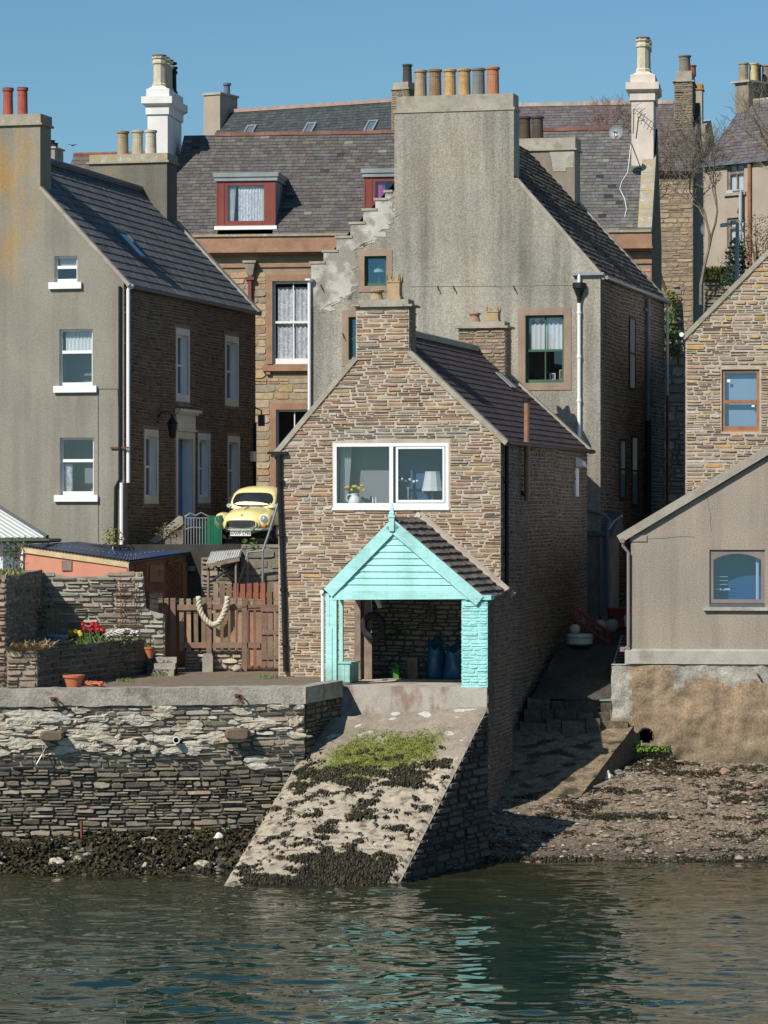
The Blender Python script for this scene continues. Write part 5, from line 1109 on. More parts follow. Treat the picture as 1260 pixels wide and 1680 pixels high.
mb = MB(); mb.pbox(g, x - .22, x + .22, WH[2] + .42, WH[2] + .46, -.34, -.3); mb.pbox(g, x - .2, x - .03, WH[2] + .44, WH[2] + .48, -.3, -.29, 1); mb.pbox(g, x + .05, x + .2, WH[2] + .44, WH[2] + .48, -.3, -.29, 1)
for k in range(3): mb.pbox(g, x - .16, x + .14, WH[2] + .58 + .1 * k, WH[2] + .59 + .1 * k, -.3, -.29, 1)
mb.build('blind_rail', [M['greyroom'], M['white']], w)
mb = MB(); mb.pbox(g, -.15, aR_ + .1, zq, zp, -.1, .16); mb.hexa([g.m(-.15, zp, -.02), g.m(aR_, zp, -.02), g.m(aR_, zp, .16), g.m(-.15, zp, .16), g.m(-.02, zp + .05, -.05), g.m(aR_, zp + .05, -.05), g.m(aR_, zp + .05, .01), g.m(-.02, zp + .05, .01)]); mb.build('plinth', M['concrete'], T)
mb = MB(); strip(mb, g, (-.28, zE - .16 * sl), (aA, zA + .1), .05, .17, .12, -.25); mb.build('barge_coping', M['cope'], T)
mb = MB(); strip(mb, g, (aR_ + .28, zE - .16 * sl), (aA, zA + .1), .05, .17, .12, -.25); mb.build('barge_coping', M['cope'], T)
mb = MB(); mb.box(-.02, .42, -.03, .02, zE - .1, zE + .06); mb.build('corbel', M['harl_pink'], T)
mb = MB()
for s in (0, 1):
    e = Vector((-.2 if not s else aR_ + .2, .2, zE - .08)); t = Vector((aA, .2, zA + .06)); mb.poly([e, t, t + Vector((0, 8, 0)), e + Vector((0, 8, 0))])
mb.build('roof', M['slate'], T)
mb = MB(); mb.tube([(-.22, -.15, zE - .08), (-.22, 8, zE - .08)], .07, 8); mb.tube([(-.2, -.1, zE - .12), (-.2, -.08, zE - .22), (-.06, -.06, zE - .4), (-.06, -.06, zp + .12), (-.2, -.1, zp + .04)], .045, 8); mb.box(-.28, -.02, -.12, .0, zp - .02, zp + .1); mb.build('downpipe', M['mauve'], T)
# rough foundation with its drain hole
gf = Pl(fH, 'F', -.05); s0 = gf.px(1003, 1150)[0]; zb = .8
hol = gf.px(1060, 1207); R_ = .2
M['found'] = mat('stained_foundation', attr=True, var=.25, vs=1.6, speck=.32, ss=18, bump=.9, bs=10, streak=.25)
mb = MB(); NX, NZ = 170, 60; vs = []; zt = zq - .03
for j in range(NZ + 1):
    for i in range(NX + 1):
        a = s0 + (aR_ + .6 - s0) * (i / NX); z = zb + (zt - zb) * j / NZ
        d = .10 + .10 * noise.noise(Vector((a * 1.1, z * 1.1, 3))) + .05 * noise.noise(Vector((a * 4, z * 4, 8))) + .12 * (1 - j / NZ)
        if a < s0 + .55 and z < 2.75: d -= .35 * (1 - (a - s0) / .55)
        vs.append(gf.m(a, z, d))
fs = []; tn = []
for j in range(NZ):
    for i in range(NX):
        a = s0 + (aR_ + .6 - s0) * ((i + .5) / NX); z = zb + (zt - zb) * (j + .5) / NZ
        if math.hypot(a - hol[0], z - hol[1]) < R_ * .95: continue
        k = j * (NX + 1) + i; fs.append((k, k + 1, k + NX + 2, k + NX + 1))
        h_ = (z - zb) / (zt - zb); q_ = noise.noise(Vector((a * .7, z * 1.2, 31))); q2 = noise.noise(Vector((a * 2.2, z * 3, 17))); c_ = Vector((.30, .225, .145)).lerp(Vector((.34, .235, .155)), max(0, min(1, q_ * 2 + .3)))
        lo_ = max(0, min(1, (.62 - h_ + .35 * q_ + .12 * q2) * 2.6)); c_ = c_.lerp(Vector((.145, .12, .07)) * (1 + .5 * q2), lo_ * .85)
        if h_ < .12 + .08 * q2: c_ = c_.lerp(Vector((.27, .22, .15)), .7)
        cem = h_ > .88 + .10 * noise.noise(Vector((a * 1.3, 3, 5))) + .04 * noise.noise(Vector((a * 6, z * 6, 5))) and s0 + 1.6 < a < s0 + 4.6
        if cem or a < s0 + .5 + .3 * q2 and h_ > .6: c_ = Vector((.34, .32, .27)) * (1 + .25 * q2)
        tn.append(tuple(max(.02, x) for x in c_))
mb.add(vs, fs); mb.T[-len(fs):] = tn; mb.poly([gf.m(s0, zt, .12), gf.m(aR_ + .6, zt, .12), gf.m(aR_ + .6, zt, -.5), gf.m(s0, zt, -.5)])
mb.poly([gf.m(s0, zb, .2), gf.m(s0, zt, .1), gf.m(s0, zt, -6), gf.m(s0, zb, -6)]); mb.build('foundation', M['found'], T, True)
mb = MB(); c = gf.m(hol[0], hol[1], .16); n = 20
for r0, r1, d0, d1 in ((R_, R_, .19, -1.0), (R_ * 1.22, R_, .10, .21)):
    p = [gf.m(hol[0] + r0 * math.cos(2 * math.pi * i / n), hol[1] + r0 * math.sin(2 * math.pi * i / n), d0) for i in range(n)] + [gf.m(hol[0] + r1 * math.cos(2 * math.pi * i / n), hol[1] + r1 * math.sin(2 * math.pi * i / n), d1) for i in range(n)]
    mb.add(p, [(i, (i + 1) % n, n + (i + 1) % n, n + i) for i in range(n)])
mb.poly([gf.m(hol[0] + R_ * math.cos(2 * math.pi * i / n), hol[1] + R_ * math.sin(2 * math.pi * i / n), -.9) for i in range(n)]); mb.build('drain_pipe', M['blackpaint'], T)  # black cap deep in the bore paints the hole's darkness
a, z = gf.px(1243, 1106); mb = MB(); mb.tube([gf.m(a, z, .1), gf.m(a, z, .26), gf.m(a + .03, z - .06, .28)], .03, 6); mb.build('iron_stub', M['rust'], T)
# small dark outhouse in the lane behind the stone house
f = Fr((P(966, 0, 59.0).x, 59.0 * YS), TH); g = Pl(f, 'F', 0.0); a1, zt = g.px(1000, 850); 
T = thing('outhouse', 'small dark lean-to outhouse at the shaded end of the lane', 'outhouse', f, (.3, 0, 4))
mb = MB(); mb.box(-.2, a1, .05, 1.6, 3.5, zt - .5); mb.build('wall', M['mortar_mid'], T)
mb = MB(); mb.hexa([(-.25, -.1, zt - .52), (a1 + .1, -.1, zt - .52), (a1 + .1, 1.7, zt - .5), (-.25, 1.7, zt - .5), (-.25, -.1, zt - .45), (a1 + .1, -.1, zt - .45), (a1 + .1, 1.7, zt + .2), (-.25, 1.7, zt + .2)]); mb.build('roof', M['greydark'], T)
mb = MB(); mb.tube([g.m(*g.px(965, 837), .1), g.m(*g.px(985, 842), .1), g.m(*g.px(997, 849), .12), g.m(*g.px(1000, 852), .12), g.m(*g.px(998, 880), .12), g.m(*g.px(998, 1010), .12)], .055, 8); mb.build('waste_pipe', M['bluegrey'], T)
mb = MB(); mb.tube([g.m(*g.px(986, 882), .1), g.m(*g.px(986, 1020), .1)], .05, 8); mb.build('waste_pipe', M['bluegrey'], T)
mb = MB(); mb.tube([g.m(*g.px(1000, 868), .15), g.m(*g.px(1010, 855), .2), g.m(*g.px(1024, 846), .3)], .03, 6); mb.build('bent_pipe', M['cream'], T)

mb = MB(); gC = Pl(fH, 'F', 0.0); mb.tube([gC.m(*gC.px(x, y), .003) for x, y in ((1160, 815), (1163, 832), (1166, 845), (1165, 858), (1167, 872))], .006, 4); mb.build('crack', M['greydark'], [o for o in bpy.data.objects if o.name.startswith('shore_house')][0])
mb = MB(); mb.tube([gC.m(*gC.px(x, y), .002) for x, y in ((1062, 884), (1090, 883), (1118, 880), (1140, 881))], .006, 4); mb.build('crack', M['greydark'], bpy.data.objects['shore_house'])
FP, YS, STR, TH = 3267.0, 1.0, True, 23.0; WF = Fr((0, 0), 0)
fSo = Fr((P(457, 0, 51.5).x, 51.5), TH); aRo = fSo.F(821, 900)[0]; pBo = -1.85
rng = random.Random(77)
nz = lambda x, y, z=0.0: noise.noise(Vector((x, y, z)))
def lerp(a, b, t): return a + (b - a) * t
def sstep(a, b, x):
    t = max(0.0, min(1.0, (x - a) / (b - a))); return t * t * (3 - 2 * t)
# ============================================================ terrain
YARD = 4.02
M['earth'] = mat('packed_earth_and_flagstones', (.20, .155, .115), var=.3, vs=1.5, speck=.25, ss=15, bump=.6, bs=10, patch=((.12, .10, .07), (1.5, 1.5, 1.5), .58, .08, .6))
M['lane'] = mat('shade_dark_lane', (.055, .05, .04), var=.5, vs=1.2, speck=.3, ss=12, bump=.7, bs=8, patch=((.06, .07, .03), (1, 1, 1), .58, .08, .7))  # lane colour lowered to darken its shade, with mossy patches
M['grassland'] = mat('rough_grass', (.08, .10, .035), var=.4, vs=.6, speck=.3, ss=8)
fQ = Fr((P(500, 0, 47.4).x, 47.4), -6.0); cQ = fQ.o
wallx = lambda Y: (fSo.o + fSo.u * aRo + fSo.v * ((Y - (fSo.o + fSo.u * aRo).y) / fSo.v.y)).x
fE0 = Fr((cQ.x, cQ.y), TH); mb = MB(); q = [fQ.W(-14, .1, 0), fQ.W(-.02, .1, 0), fE0.W(-.02, 2.2, 0), fSo.W(1.25, .1, 0), fSo.W(.2, .6, 0), Vector((-.5, 56, 0)), Vector((-16, 56, 0))]
qq = [Vector((p.x, p.y, YARD - .02)) for p in q]; mb.poly(qq); struct(mb, 'yard', M['earth'])
def lane_z(Y): return lerp(3.35, 4.62, max(0, min(1, (Y - 52.1) / 2.2))) + max(0, Y - 54.3) * .16
mb = MB(); vs = []; NX, NY = 14, 40
for j in range(NY + 1):
    Y = 52.15 + 26 * j / NY
    for i in range(NX + 1):
        x = lerp(wallx(Y) - .3, max(7.2, wallx(Y) + 3.2), i / NX); vs.append((x, Y, lane_z(Y) + .10 * nz(x * 1.5, Y * 1.5) + .05 * nz(x * 5, Y * 5)))
mb.add(vs, [(j * (NX + 1) + i, j * (NX + 1) + i + 1, (j + 1) * (NX + 1) + i + 1, (j + 1) * (NX + 1) + i) for j in range(NY) for i in range(NX)]); struct(mb, 'lane', M['lane'], True)
def hz(x, Y):
    z = 7.3 + max(0, Y - 66) * .13
    if x > 1.0: z = min(z, lerp(z, lane_z(Y) - .15, sstep(1.0, 2.5, x)))
    return z
mb = MB(); xs = [-300, -120, -60, -30, -16, -10, -5, -1, 1, 2, 3, 5, 8, 12, 20, 40, 80, 160, 320]; ys = [56, 57, 58, 60, 62, 66, 70, 76, 84, 95, 110, 140, 200, 400, 900]
for Y in ys:
    for x in xs: mb.V.append((x, Y, min(40, hz(x, Y)) if x > -20 or Y > 57 else 7.3))
n = len(xs)
for j in range(len(ys) - 1):
    for i in range(n - 1): mb.F.append((j * n + i, j * n + i + 1, (j + 1) * n + i + 1, (j + 1) * n + i)); mb.M.append(0); mb.T.append((.5, .5, .5))
struct(mb, 'hillside', M['grassland'])
mb = MB(); mb.box(-9.4, -1.4, 55.6, 64, 3.9, 7.36); struct(mb, 'upper_lane', M['mortar_dark'])
mb = MB(); mb.box(-300, -9.4, 56.0, 60, -1, 7.3); mb.box(13, 300, 54, 60, -1, 4.5); struct(mb, 'headland', M['grassland'])
# ============================================================ quay wall
zc1 = P(500, 1127, 47.4).z; zc0 = zc1 - .40
TQ = thing('quay_wall', 'drystone quay wall with a concrete cope and flaking white lime patches', 'wall', WF, (cQ.x - 5, cQ.y, 0), st=True)
pq = Wp(Pl(fQ, 'F', 0.0)); LQ = -13.5
TQw = lambda z: z
def tone_q(a, z):
    zz = z + .45 * nz(a * .5, z); q = nz(a * .9, z * 2.2, 4)
    if a < -7.4 and z > 2.0: return pick([(.30, .22, .145), (.35, .25, .155), (.27, .20, .14)], rng)
    if zz > 2.5: return pick([(.46, .43, .36), (.52, .49, .42)] if q > .10 else [(.30, .235, .175), (.36, .30, .235), (.26, .19, .145), (.33, .27, .19)], rng)
    if zz > 1.7: return pick([(.17, .155, .12), (.13, .125, .105), (.22, .185, .13), (.27, .22, .15), (.40, .34, .24)] if q > -.05 else [(.135, .12, .095), (.165, .145, .11)], rng)
    return pick([(.27, .24, .175), (.22, .205, .16), (.31, .265, .195), (.21, .19, .145), (.30, .235, .17)], rng)
mb = MB(); jg = [(LQ, 2.35)] + [(LQ + 13.5 * k / 40, 2.15 + .5 * nz(k * .31, 2)) for k in range(1, 40)] + [(0, 2.2)]
wall(mb, pq, [(LQ, -.6), (0, -.6)] + jg[::-1], m=0); wall(mb, pq, jg + [(0, zc0), (LQ, zc0)], m=2)
FEND = [(-5.95, -5.30), (-1.98, -1.33)]
stones(mb, pq, [(LQ, .1), (0, .1), (0, zc0 - .01), (LQ, zc0 - .01)], [(pq.px(289, 1213)[0] - .1, pq.px(289, 1213)[0] + .1, pq.px(289, 1213)[1] - .09, pq.px(289, 1213)[1] + .09)], rng, PAL_GREY, h=(.055, .17), l=(.16, .62), gap=.02, dep=(.012, .06), tonef=tone_q, split=.3, wav=.045, rough=.55)
mb.build('stone_wall', [mat('earthy_joint', (.085, .075, .058), var=.4, vs=3), M['stone'], mat('limey_joint', (.36, .33, .27), var=.4, vs=2, speck=.3, bump=.6, patch=((.08, .07, .055), (1.4, 1.4, 2), .55, .06, .9))], TQ)
# lime render clinging to the upper courses
M['lime'] = mat('flaking_lime', (.50, .47, .395), var=.18, vs=3, speck=.2, ss=18, bump=.9, bs=9, patch=((.50, .42, .30), (1.2, 1.2, 1.2), .52, .1, .8))
mb = MB(); cnt = 0
for _ in range(420):
    a = rng.uniform(-7.3, -.05); z = rng.uniform(1.95, zc0 - .02)
    d = .32 * nz(a * .75, z * 1.6, 4) + .26 * sstep(1.9, 3.2, z) + .1 * nz(a * 3, z * 6, 9)
    if d < .17: continue
    w, h = rng.uniform(.05, .30), rng.uniform(.02, .10); n = 11; o = rng.random() * 9
    p = [pq.m(a + w * math.cos(2 * math.pi * i / n) * (1 + .45 * nz(i * 1.7, o)), min(zc0 - .005, z + h * math.sin(2 * math.pi * i / n) * (1 + .6 * nz(i * 2.1, o, 3))), .045 + rng.uniform(0, .02)) for i in range(n)]
    c = pq.m(a, z, .06 + rng.uniform(-.01, .02)); b = [pq.m(a, z, 0) + (x - pq.m(a, z, .05)) * 1.12 for x in p]
    k = 0; mb.add(p + [c] + b, [(i, (i + 1) % n, n) for i in range(n)] + [(n + 1 + i, n + 1 + (i + 1) % n, (i + 1) % n, i) for i in range(n)])
mb.build('lime_render', M['lime'], TQ)
mb = MB(); NXc = 150   # the concrete cope, slightly wavy
for k in range(NXc):
    a0, a1 = lerp(-7.75, 0.0, k / NXc), lerp(-7.75, 0.0, (k + 1) / NXc)
    f0 = lambda a: .06 + .02 * nz(a * 1.3, 1); z0 = lambda a: zc0 + .035 * nz(a * 1.7, 5) + .02 * nz(a * 6, 2); z1 = lambda a: zc1 + .022 * nz(a * 1.1, 8) + .014 * nz(a * 5, 3)
    mb.add([pq.m(a0, z0(a0), f0(a0)), pq.m(a1, z0(a1), f0(a1)), pq.m(a1, z1(a1), f0(a1) - .02), pq.m(a0, z1(a0), f0(a0) - .02), pq.m(a0, z1(a0), -.5), pq.m(a1, z1(a1), -.5), pq.m(a0, z0(a0), -.02), pq.m(a1, z0(a1), -.02)], [(0, 1, 2, 3), (3, 2, 5, 4), (6, 7, 1, 0)])
fE = Fr((cQ.x, cQ.y), TH); pe = Wp(Pl(fE, 'S', 0.0)); le = 4.05 / 1.0
mb.add([pe.m(-.06, zc0, .05), pe.m(2.1, zc0, .05), pe.m(2.1, zc1, .05), pe.m(-.06, zc1, .05), pe.m(2.1, zc1, -.3), pe.m(-.06, zc1, -.3), pe.m(-.06, zc0, -.2), pe.m(-.06, zc1, -.2)], [(0, 1, 2, 3), (3, 2, 4, 5), (0, 3, 7, 6)])
mb.build('cope', mat('old_cope_concrete', (.36, .325, .265), var=.28, vs=1.8, speck=.25, ss=20, bump=.9, bs=12, streak=.25, patch=((.46, .44, .38), (1.2, 1.2, 3), .56, .07, .6), patch2=((.17, .145, .10), (1.6, 1.6, 2.4), .60, .06, .7)), TQ)
mb = MB(); wall(mb, pe, [(0, .5), (2.1, .5), (2.1, zc0), (0, zc0)]); stones(mb, pe, [(0, .5), (2.1, .5), (2.1, zc0), (0, zc0)], [], rng, PAL_DARKS, h=(.08, .18), l=(.2, .6), gap=.025, dep=(.02, .05)); mb.build('end_wall', [M['mortar_dark'], M['stone']], TQ)
for x0, x1, y0, y1 in ((66, 106, 1198, 1214), (368, 410, 1194, 1212)):
    r = pq.rect(x0, x1, y0, y1); n = 12; mb = MB(); vs = []
    for d, s in ((-.1, 1), (.16, 1.0), (.24, .93), (.27, .8)):
        for i in range(n): an = 2 * math.pi * i / n; vs.append(pq.m((r[0] + r[1]) / 2 + (r[1] - r[0]) / 2 * s * math.copysign(abs(math.cos(an)) ** .45, math.cos(an)), (r[2] + r[3]) / 2 + (r[3] - r[2]) / 2 * s * math.copysign(abs(math.sin(an)) ** .6, math.sin(an)), d))
    mb.add(vs, [(k * n + i, k * n + (i + 1) % n, (k + 1) * n + (i + 1) % n, (k + 1) * n + i) for k in range(3) for i in range(n)] + [tuple(range(3 * n, 4 * n))]); mb.build('projecting_stone', mat('dark_brown_stone', (.17, .13, .09), var=.25, vs=4, speck=.2, bump=.5), TQ)
a, z = pq.px(289, 1213); mb = MB(); n = 16
for r0, r1, d0, d1 in ((.085, .085, .1, .17), (.085, .06, .17, .17), (.06, .06, .17, -.3)):
    p = [pq.m(a + r0 * math.cos(2 * math.pi * i / n), z + r0 * math.sin(2 * math.pi * i / n), d0) for i in range(n)] + [pq.m(a + r1 * math.cos(2 * math.pi * i / n), z + r1 * math.sin(2 * math.pi * i / n), d1) for i in range(n)]
    mb.add(p, [(i, (i + 1) % n, n + (i + 1) % n, n + i) for i in range(n)], m=0 if d1 > 0 else 1)
mb.poly([pq.m(a + .06 * math.cos(2 * math.pi * i / n), z + .06 * math.sin(2 * math.pi * i / n), .03) for i in range(n)], 1)
mb.build('drain_pipe', [M['white'], M['blackpaint']], TQ)
for px, py in ((87, 1148), (389, 1143)):
    a, z = pq.px(px, py); mb = MB(); pts = [pq.m(a + .07 + .075 * math.cos(t * .5 - 2.6), z - .03 + .085 * math.sin(t * .5 - 2.6), .12 + .03 * math.sin(t * .5)) for t in range(12)]; mb.tube(pts, .018, 6); mb.tube([pq.m(a, z + .03, .04), pq.m(a, z + .03, .14)], .03, 6); mb.pbox(pq, a - .06, a + .07, z - .0, z + .07, .04, .07); mb.build('mooring_ring', M['rust'], TQ)
a, z = pq.px(134, 1345); mb = MB(); mb.tube([pq.m(a, z, .14), pq.m(a + .01, .3, .16)], .035, 6); mb.build('iron_stake', M['rust'], TQ)
mb = MB(); mb.tube([pq.m(*pq.px(79, 1219), .1), pq.m(*pq.px(70, 1236), .2), pq.m(*pq.px(61, 1252), .22)], .014, 5); mb.tube([pq.m(*pq.px(70, 1222), .1), pq.m(*pq.px(73, 1240), .14)], .01, 5); mb.build('iron_rod', M['grey'], TQ)
# ============================================================ slipway
d_top = pBo - .10; pt = Pl(fSo, 'F', d_top)
TRa, TRz = pt.px(801, 1158); TLa, TLz = pt.px(552, 1178)
BL, BR, TR, TL_ = P(357, 1460, 43.45), P(648, 1458, 43.75), fSo.W(TRa, d_top, TRz), fSo.W(TLa - .35, d_top, TLz)
BL.z = BR.z = -.12
def ramp(u, v):
    p = (BL * (1 - u) + BR * u) * (1 - v) + (TL_ * (1 - u) + TR * u) * v
    bul = .10 * math.sin(math.pi * v) * math.sin(math.pi * u)
    e = sstep(.9, 1.0, v)
    p = p + Vector((0, 0, bul + .03 * nz(p.x * 2, p.y * 2) + .018 * nz(p.x * 7, p.y * 7) - .05 * (1 - sstep(0, .03, u)) - .05 * sstep(.97, 1, u)))
    return p
NX, NY = 150, 190; mb = MB()
vs = [ramp(i / NX, j / NY) for j in range(NY + 1) for i in range(NX + 1)]; mb.V = [tuple(v) for v in vs]
def moss(u, v): return sstep(.56, .68, v + .09 * nz(u * 6, v * 9)) * (1 - sstep(.78, .90, v + .06 * nz(u * 7 + 3, v * 6))) * sstep(.04, .22, u + .12 * nz(u * 3, v * 9, 4)) * (1 - sstep(.74, .92, u + .1 * nz(u * 4, v * 8, 6)))
for j in range(NY):
    for i in range(NX):
        u, v = (i + .5) / NX, (j + .5) / NY; k = j * (NX + 1) + i
        n1 = nz(u * 9, v * 14); n2 = nz(u * 30, v * 45, 3)
        n3 = nz(u * 12, v * 70, 41)
        c = Vector((.40, .34, .255)) * (1 + .2 * n1 + .25 * n2); c = c.lerp(Vector((.12, .10, .07)), max(0, min(1, (n3 + .5 * n2 - .16 - .25 * sstep(.5, .8, v)) * 3)) * .75)
        up = sstep(.52, .86, v); c = c.lerp(Vector((.27, .225, .175)) * (1 + .2 * n1 + .15 * n2), up)
        if nz(u * 22, v * 60, 7) > .33 and v < .6: c = c * .55
        if v > .8 and nz(u * 10, v * 26, 11) > .34: c = Vector((.50, .48, .42))
        c = c.lerp(Vector((.15, .175, .022)) * (1 + .5 * n2), moss(u, v) * .85)
        c = c * (1 - .45 * sstep(.10, 0, v))
        mb.F.append((k, k + 1, k + NX + 2, k + NX + 1)); mb.M.append(0); mb.T.append(tuple(max(.01, x) for x in c))
M['ramp'] = mat('barnacled_concrete', attr=True, var=.12, vs=3, speck=.22, ss=22, bump=.8, bs=16)
struct(mb, 'slipway', M['ramp'], True)
# flank of the slip: rubble, its shade put into the dark stone tones as well
t = thing('slipway_side_wall', 'shaded rubble flank of the slipway dropping to the beach', 'wall', WF, ((BR.x + TR.x) / 2, (BR.y + TR.y) / 2, 0), st=True)
th_s = math.degrees(math.atan2(TR.x - BR.x, TR.y - BR.y)); fW = Fr((BR.x, BR.y), th_s); ps = Wp(Pl(fW, 'S', .0)); ls = math.hypot(TR.x - BR.x, TR.y - BR.y)
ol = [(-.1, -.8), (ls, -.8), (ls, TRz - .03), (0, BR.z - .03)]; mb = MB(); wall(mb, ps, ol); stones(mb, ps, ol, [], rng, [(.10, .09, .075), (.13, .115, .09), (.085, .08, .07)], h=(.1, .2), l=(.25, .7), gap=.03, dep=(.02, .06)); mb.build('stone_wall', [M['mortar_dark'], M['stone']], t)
ps2 = Wp(Pl(Fr((BL.x, BL.y), math.degrees(math.atan2(TL_.x - BL.x, TL_.y - BL.y))), 'L', 0)); l2 = math.hypot(TL_.x - BL.x, TL_.y - BL.y)
ol = [(-.1, -.8), (l2, -.8), (l2, TL_.z - .05), (0, BL.z - .05)]; t = thing('slipway_edge_wall', 'rubble flank of the slipway beside the weedy quay foot', 'wall', WF, (BL.x, BL.y, 0), st=True); mb = MB(); wall(mb, ps2, ol); stones(mb, ps2, ol, [], rng, PAL_GREY, h=(.1, .2), l=(.25, .7), gap=.03, dep=(.01, .03)); mb.build('stone_wall', [M['mortar_dark'], M['stone']], t)
# ============================================================ beach and foreshore
def beach_z(x, Y): return .374 * (Y - 46.95) + .05 * nz(x * .8, Y * .8) + .03 * nz(x * 2.5, Y * 2.5, 5)
mb = MB(); NX, NY = 110, 70; X0, X1, Y0, Y1 = -1.0, 22.0, 42.0, 54.0
mb.V = [(lerp(X0, X1, i / NX), lerp(Y0, Y1, j / NY), beach_z(lerp(X0, X1, i / NX), lerp(Y0, Y1, j / NY))) for j in range(NY + 1) for i in range(NX + 1)]
for j in range(NY):
    for i in range(NX): k = j * (NX + 1) + i; mb.F.append((k, k + 1, k + NX + 2, k + NX + 1)); mb.M.append(0); mb.T.append((.5, .5, .5))
M['gravel'] = mat('shore_gravel', (.20, .155, .105), var=.3, vs=2, speck=.6, ss=14, bump=1, bs=14, patch=((.32, .27, .21), (3, 3, 3), .55, .06, .7), patch2=((.055, .046, .032), (1, 1, 1), -1, .1, .7, (2, .45, .12)))
struct(mb, 'beach', M['gravel'], True)
def bank_z(x, Y): return lerp(-.15, .62, sstep(44.7, 47.2, Y)) + .10 * nz(x * 1.3, Y * 1.8) + .05 * nz(x * 4, Y * 4)
mb = MB(); NX, NY = 120, 34; X0, X1, Y0, Y1 = -16.0, -1.6, 43.0, 47.6
mb.V = [(lerp(X0, X1, i / NX), lerp(Y0, Y1, j / NY), bank_z(lerp(X0, X1, i / NX), lerp(Y0, Y1, j / NY))) for j in range(NY + 1) for i in range(NX + 1)]
for j in range(NY):
    for i in range(NX): k = j * (NX + 1) + i; mb.F.append((k, k + 1, k + NX + 2, k + NX + 1)); mb.M.append(0); mb.T.append((.5, .5, .5))
M['shore'] = mat('weedy_shore', (.055, .05, .03), var=.4, vs=3, speck=.4, ss=14, bump=1, bs=10); struct(mb, 'foreshore', M['shore'], True)
mb = MB(); mb.add([(-400, -300, -2.5), (400, -300, -2.5), (400, 44, -2.2), (-400, 44, -2.2), (400, 56, -.4), (-400, 56, -.4)], [(0, 1, 2, 3), (3, 2, 4, 5)]); struct(mb, 'seabed', M['shore'])
# pebbles
M['pebble'] = mat('beach_pebble', attr=True, var=.2, vs=9, rough=.7)
PEB = [(.21, .165, .12), (.27, .215, .16), (.15, .125, .10), (.33, .28, .21), (.18, .135, .10), (.12, .11, .10), (.22, .15, .11), (.10, .09, .08), (.15, .125, .095), (.19, .155, .11), (.17, .14, .105), (.22, .175, .13), (.12, .10, .085), (.42, .39, .33)]
mb = MB()
def peb(x, Y, z, r, tone): mb.blob((x, Y, z), (r * rng.uniform(.8, 1.5), r * rng.uniform(.7, 1.1), r * rng.uniform(.4, .75)), rng, 0, tone, 0, .2)
for _ in range(9000):
    Y = rng.uniform(46.6, 52.2); x = rng.uniform(.4, .2 * Y + .9)
    if x < wallx(Y) - 3 or x > 6.0 + 8: continue
    r = rng.choice([.015, .02, .02, .025, .03, .045]) * rng.uniform(.7, 1.3)
    peb(x, Y, beach_z(x, Y) + r * .2, r, pick(PEB, rng, .2))
for _ in range(240):
    Y = rng.uniform(46.6, 52.1); x = rng.uniform(.4, .2 * Y + .9); r = rng.uniform(.06, .11); peb(x, Y, beach_z(x, Y) + r * .2, r, pick(PEB[:7], rng, .2))
for _ in range(500):
    x = rng.uniform(-9.6, -1.8); Y = rng.uniform(45.0, 47.2); r = rng.uniform(.03, .09); peb(x, Y, bank_z(x, Y) + .02, r, pick([(.20, .18, .14), (.30, .26, .19), (.12, .12, .09), (.42, .38, .28)], rng, .2))
struct(mb, 'pebbles', M['pebble'], kind='stuff')
def rock(px, py, zf, r, tone, label, grp=None, name='rock'):
    p = None
    for i in range(300):
        Y = 44 + i * .04; q = P(px, py, Y)
        if q.z <= zf(q.x, Y): p = q; break
    if p is None: return
    mb = MB(); mb.blob(p + Vector((0, 0, r[2] * .4)), r, rng, 0, tone, 2, .35); solo(mb, name, M['pebble'], label, 'rock', grp)
rock(996, 1277, beach_z, (.13, .12, .14), (.62, .58, .48), 'pale rounded stone alone at the foot of the small side slip')
rock(1188, 1270, beach_z, (.17, .14, .10), (.30, .18, .13), 'flat reddish stone under the foundation wall on the upper beach')
rock(1010, 1270, beach_z, (.2, .15, .10), (.24, .22, .19), 'low grey stone beside the pale rounded one on the beach')
rock(803, 1385, beach_z, (.12, .12, .17), (.22, .09, .05), 'rusty brown lump at the water edge by the slipway flank')
rock(90, 1420, bank_z, (.2, .15, .12), (.50, .45, .33), 'pale stone low in the seaweed under the far end of the quay')
rock(330, 1425, bank_z, (.2, .15, .12), (.40, .36, .25), 'buff stone low in the seaweed close to the slipway edge')
rock(237, 1430, bank_z, (.09, .1, .14), (.44, .38, .26), 'small upright buff stone in the seaweed midway along the quay')
rock(248, 1380, bank_z, (.22, .12, .08), (.50, .48, .40), 'whitish slab tilted against the quay foot')
rock(357, 1381, bank_z, (.1, .06, .14), (.72, .70, .64), 'white shard at the quay foot next to the slipway')
# ============================================================ seaweed
M['weed'] = mat('bladder_wrack', attr=True, var=.3, vs=6, rough=.45, spec=.5)
M['weedgreen'] = mat('green_weed', attr=True, var=.3, vs=6, rough=.6)
def tuft(mb, p, n, L, rng, tone, up=.5, down=None, m=0):
    for _ in range(n):
        an = rng.uniform(0, 2 * math.pi); el = rng.uniform(.0, up); l = L * rng.uniform(.5, 1.2)
        d = Vector((math.cos(an), math.sin(an), el)) if down is None else (Vector((math.cos(an) * .7, math.sin(an) * .7, el)) + down).normalized()
        w = d.cross(Vector((0, 0, 1))).normalized() * l * rng.uniform(.14, .28) if abs(d.z) < .99 else Vector((.02, 0, 0))
        q = p + Vector((rng.uniform(-.04, .04), rng.uniform(-.04, .04), .0)); mid = q + d * l * .55 + Vector((0, 0, .02)); tip = q + d * l - Vector((0, 0, l * .35))
        mb.add([q - w * .4, q + w * .4, mid + w, mid - w, tip + w * .4, tip - w * .4], [(0, 1, 2, 3), (3, 2, 4, 5)], m, pick([tone], rng, .35))
W_T = [(.03, .027, .014), (.045, .038, .018), (.022, .021, .014), (.06, .048, .022)]
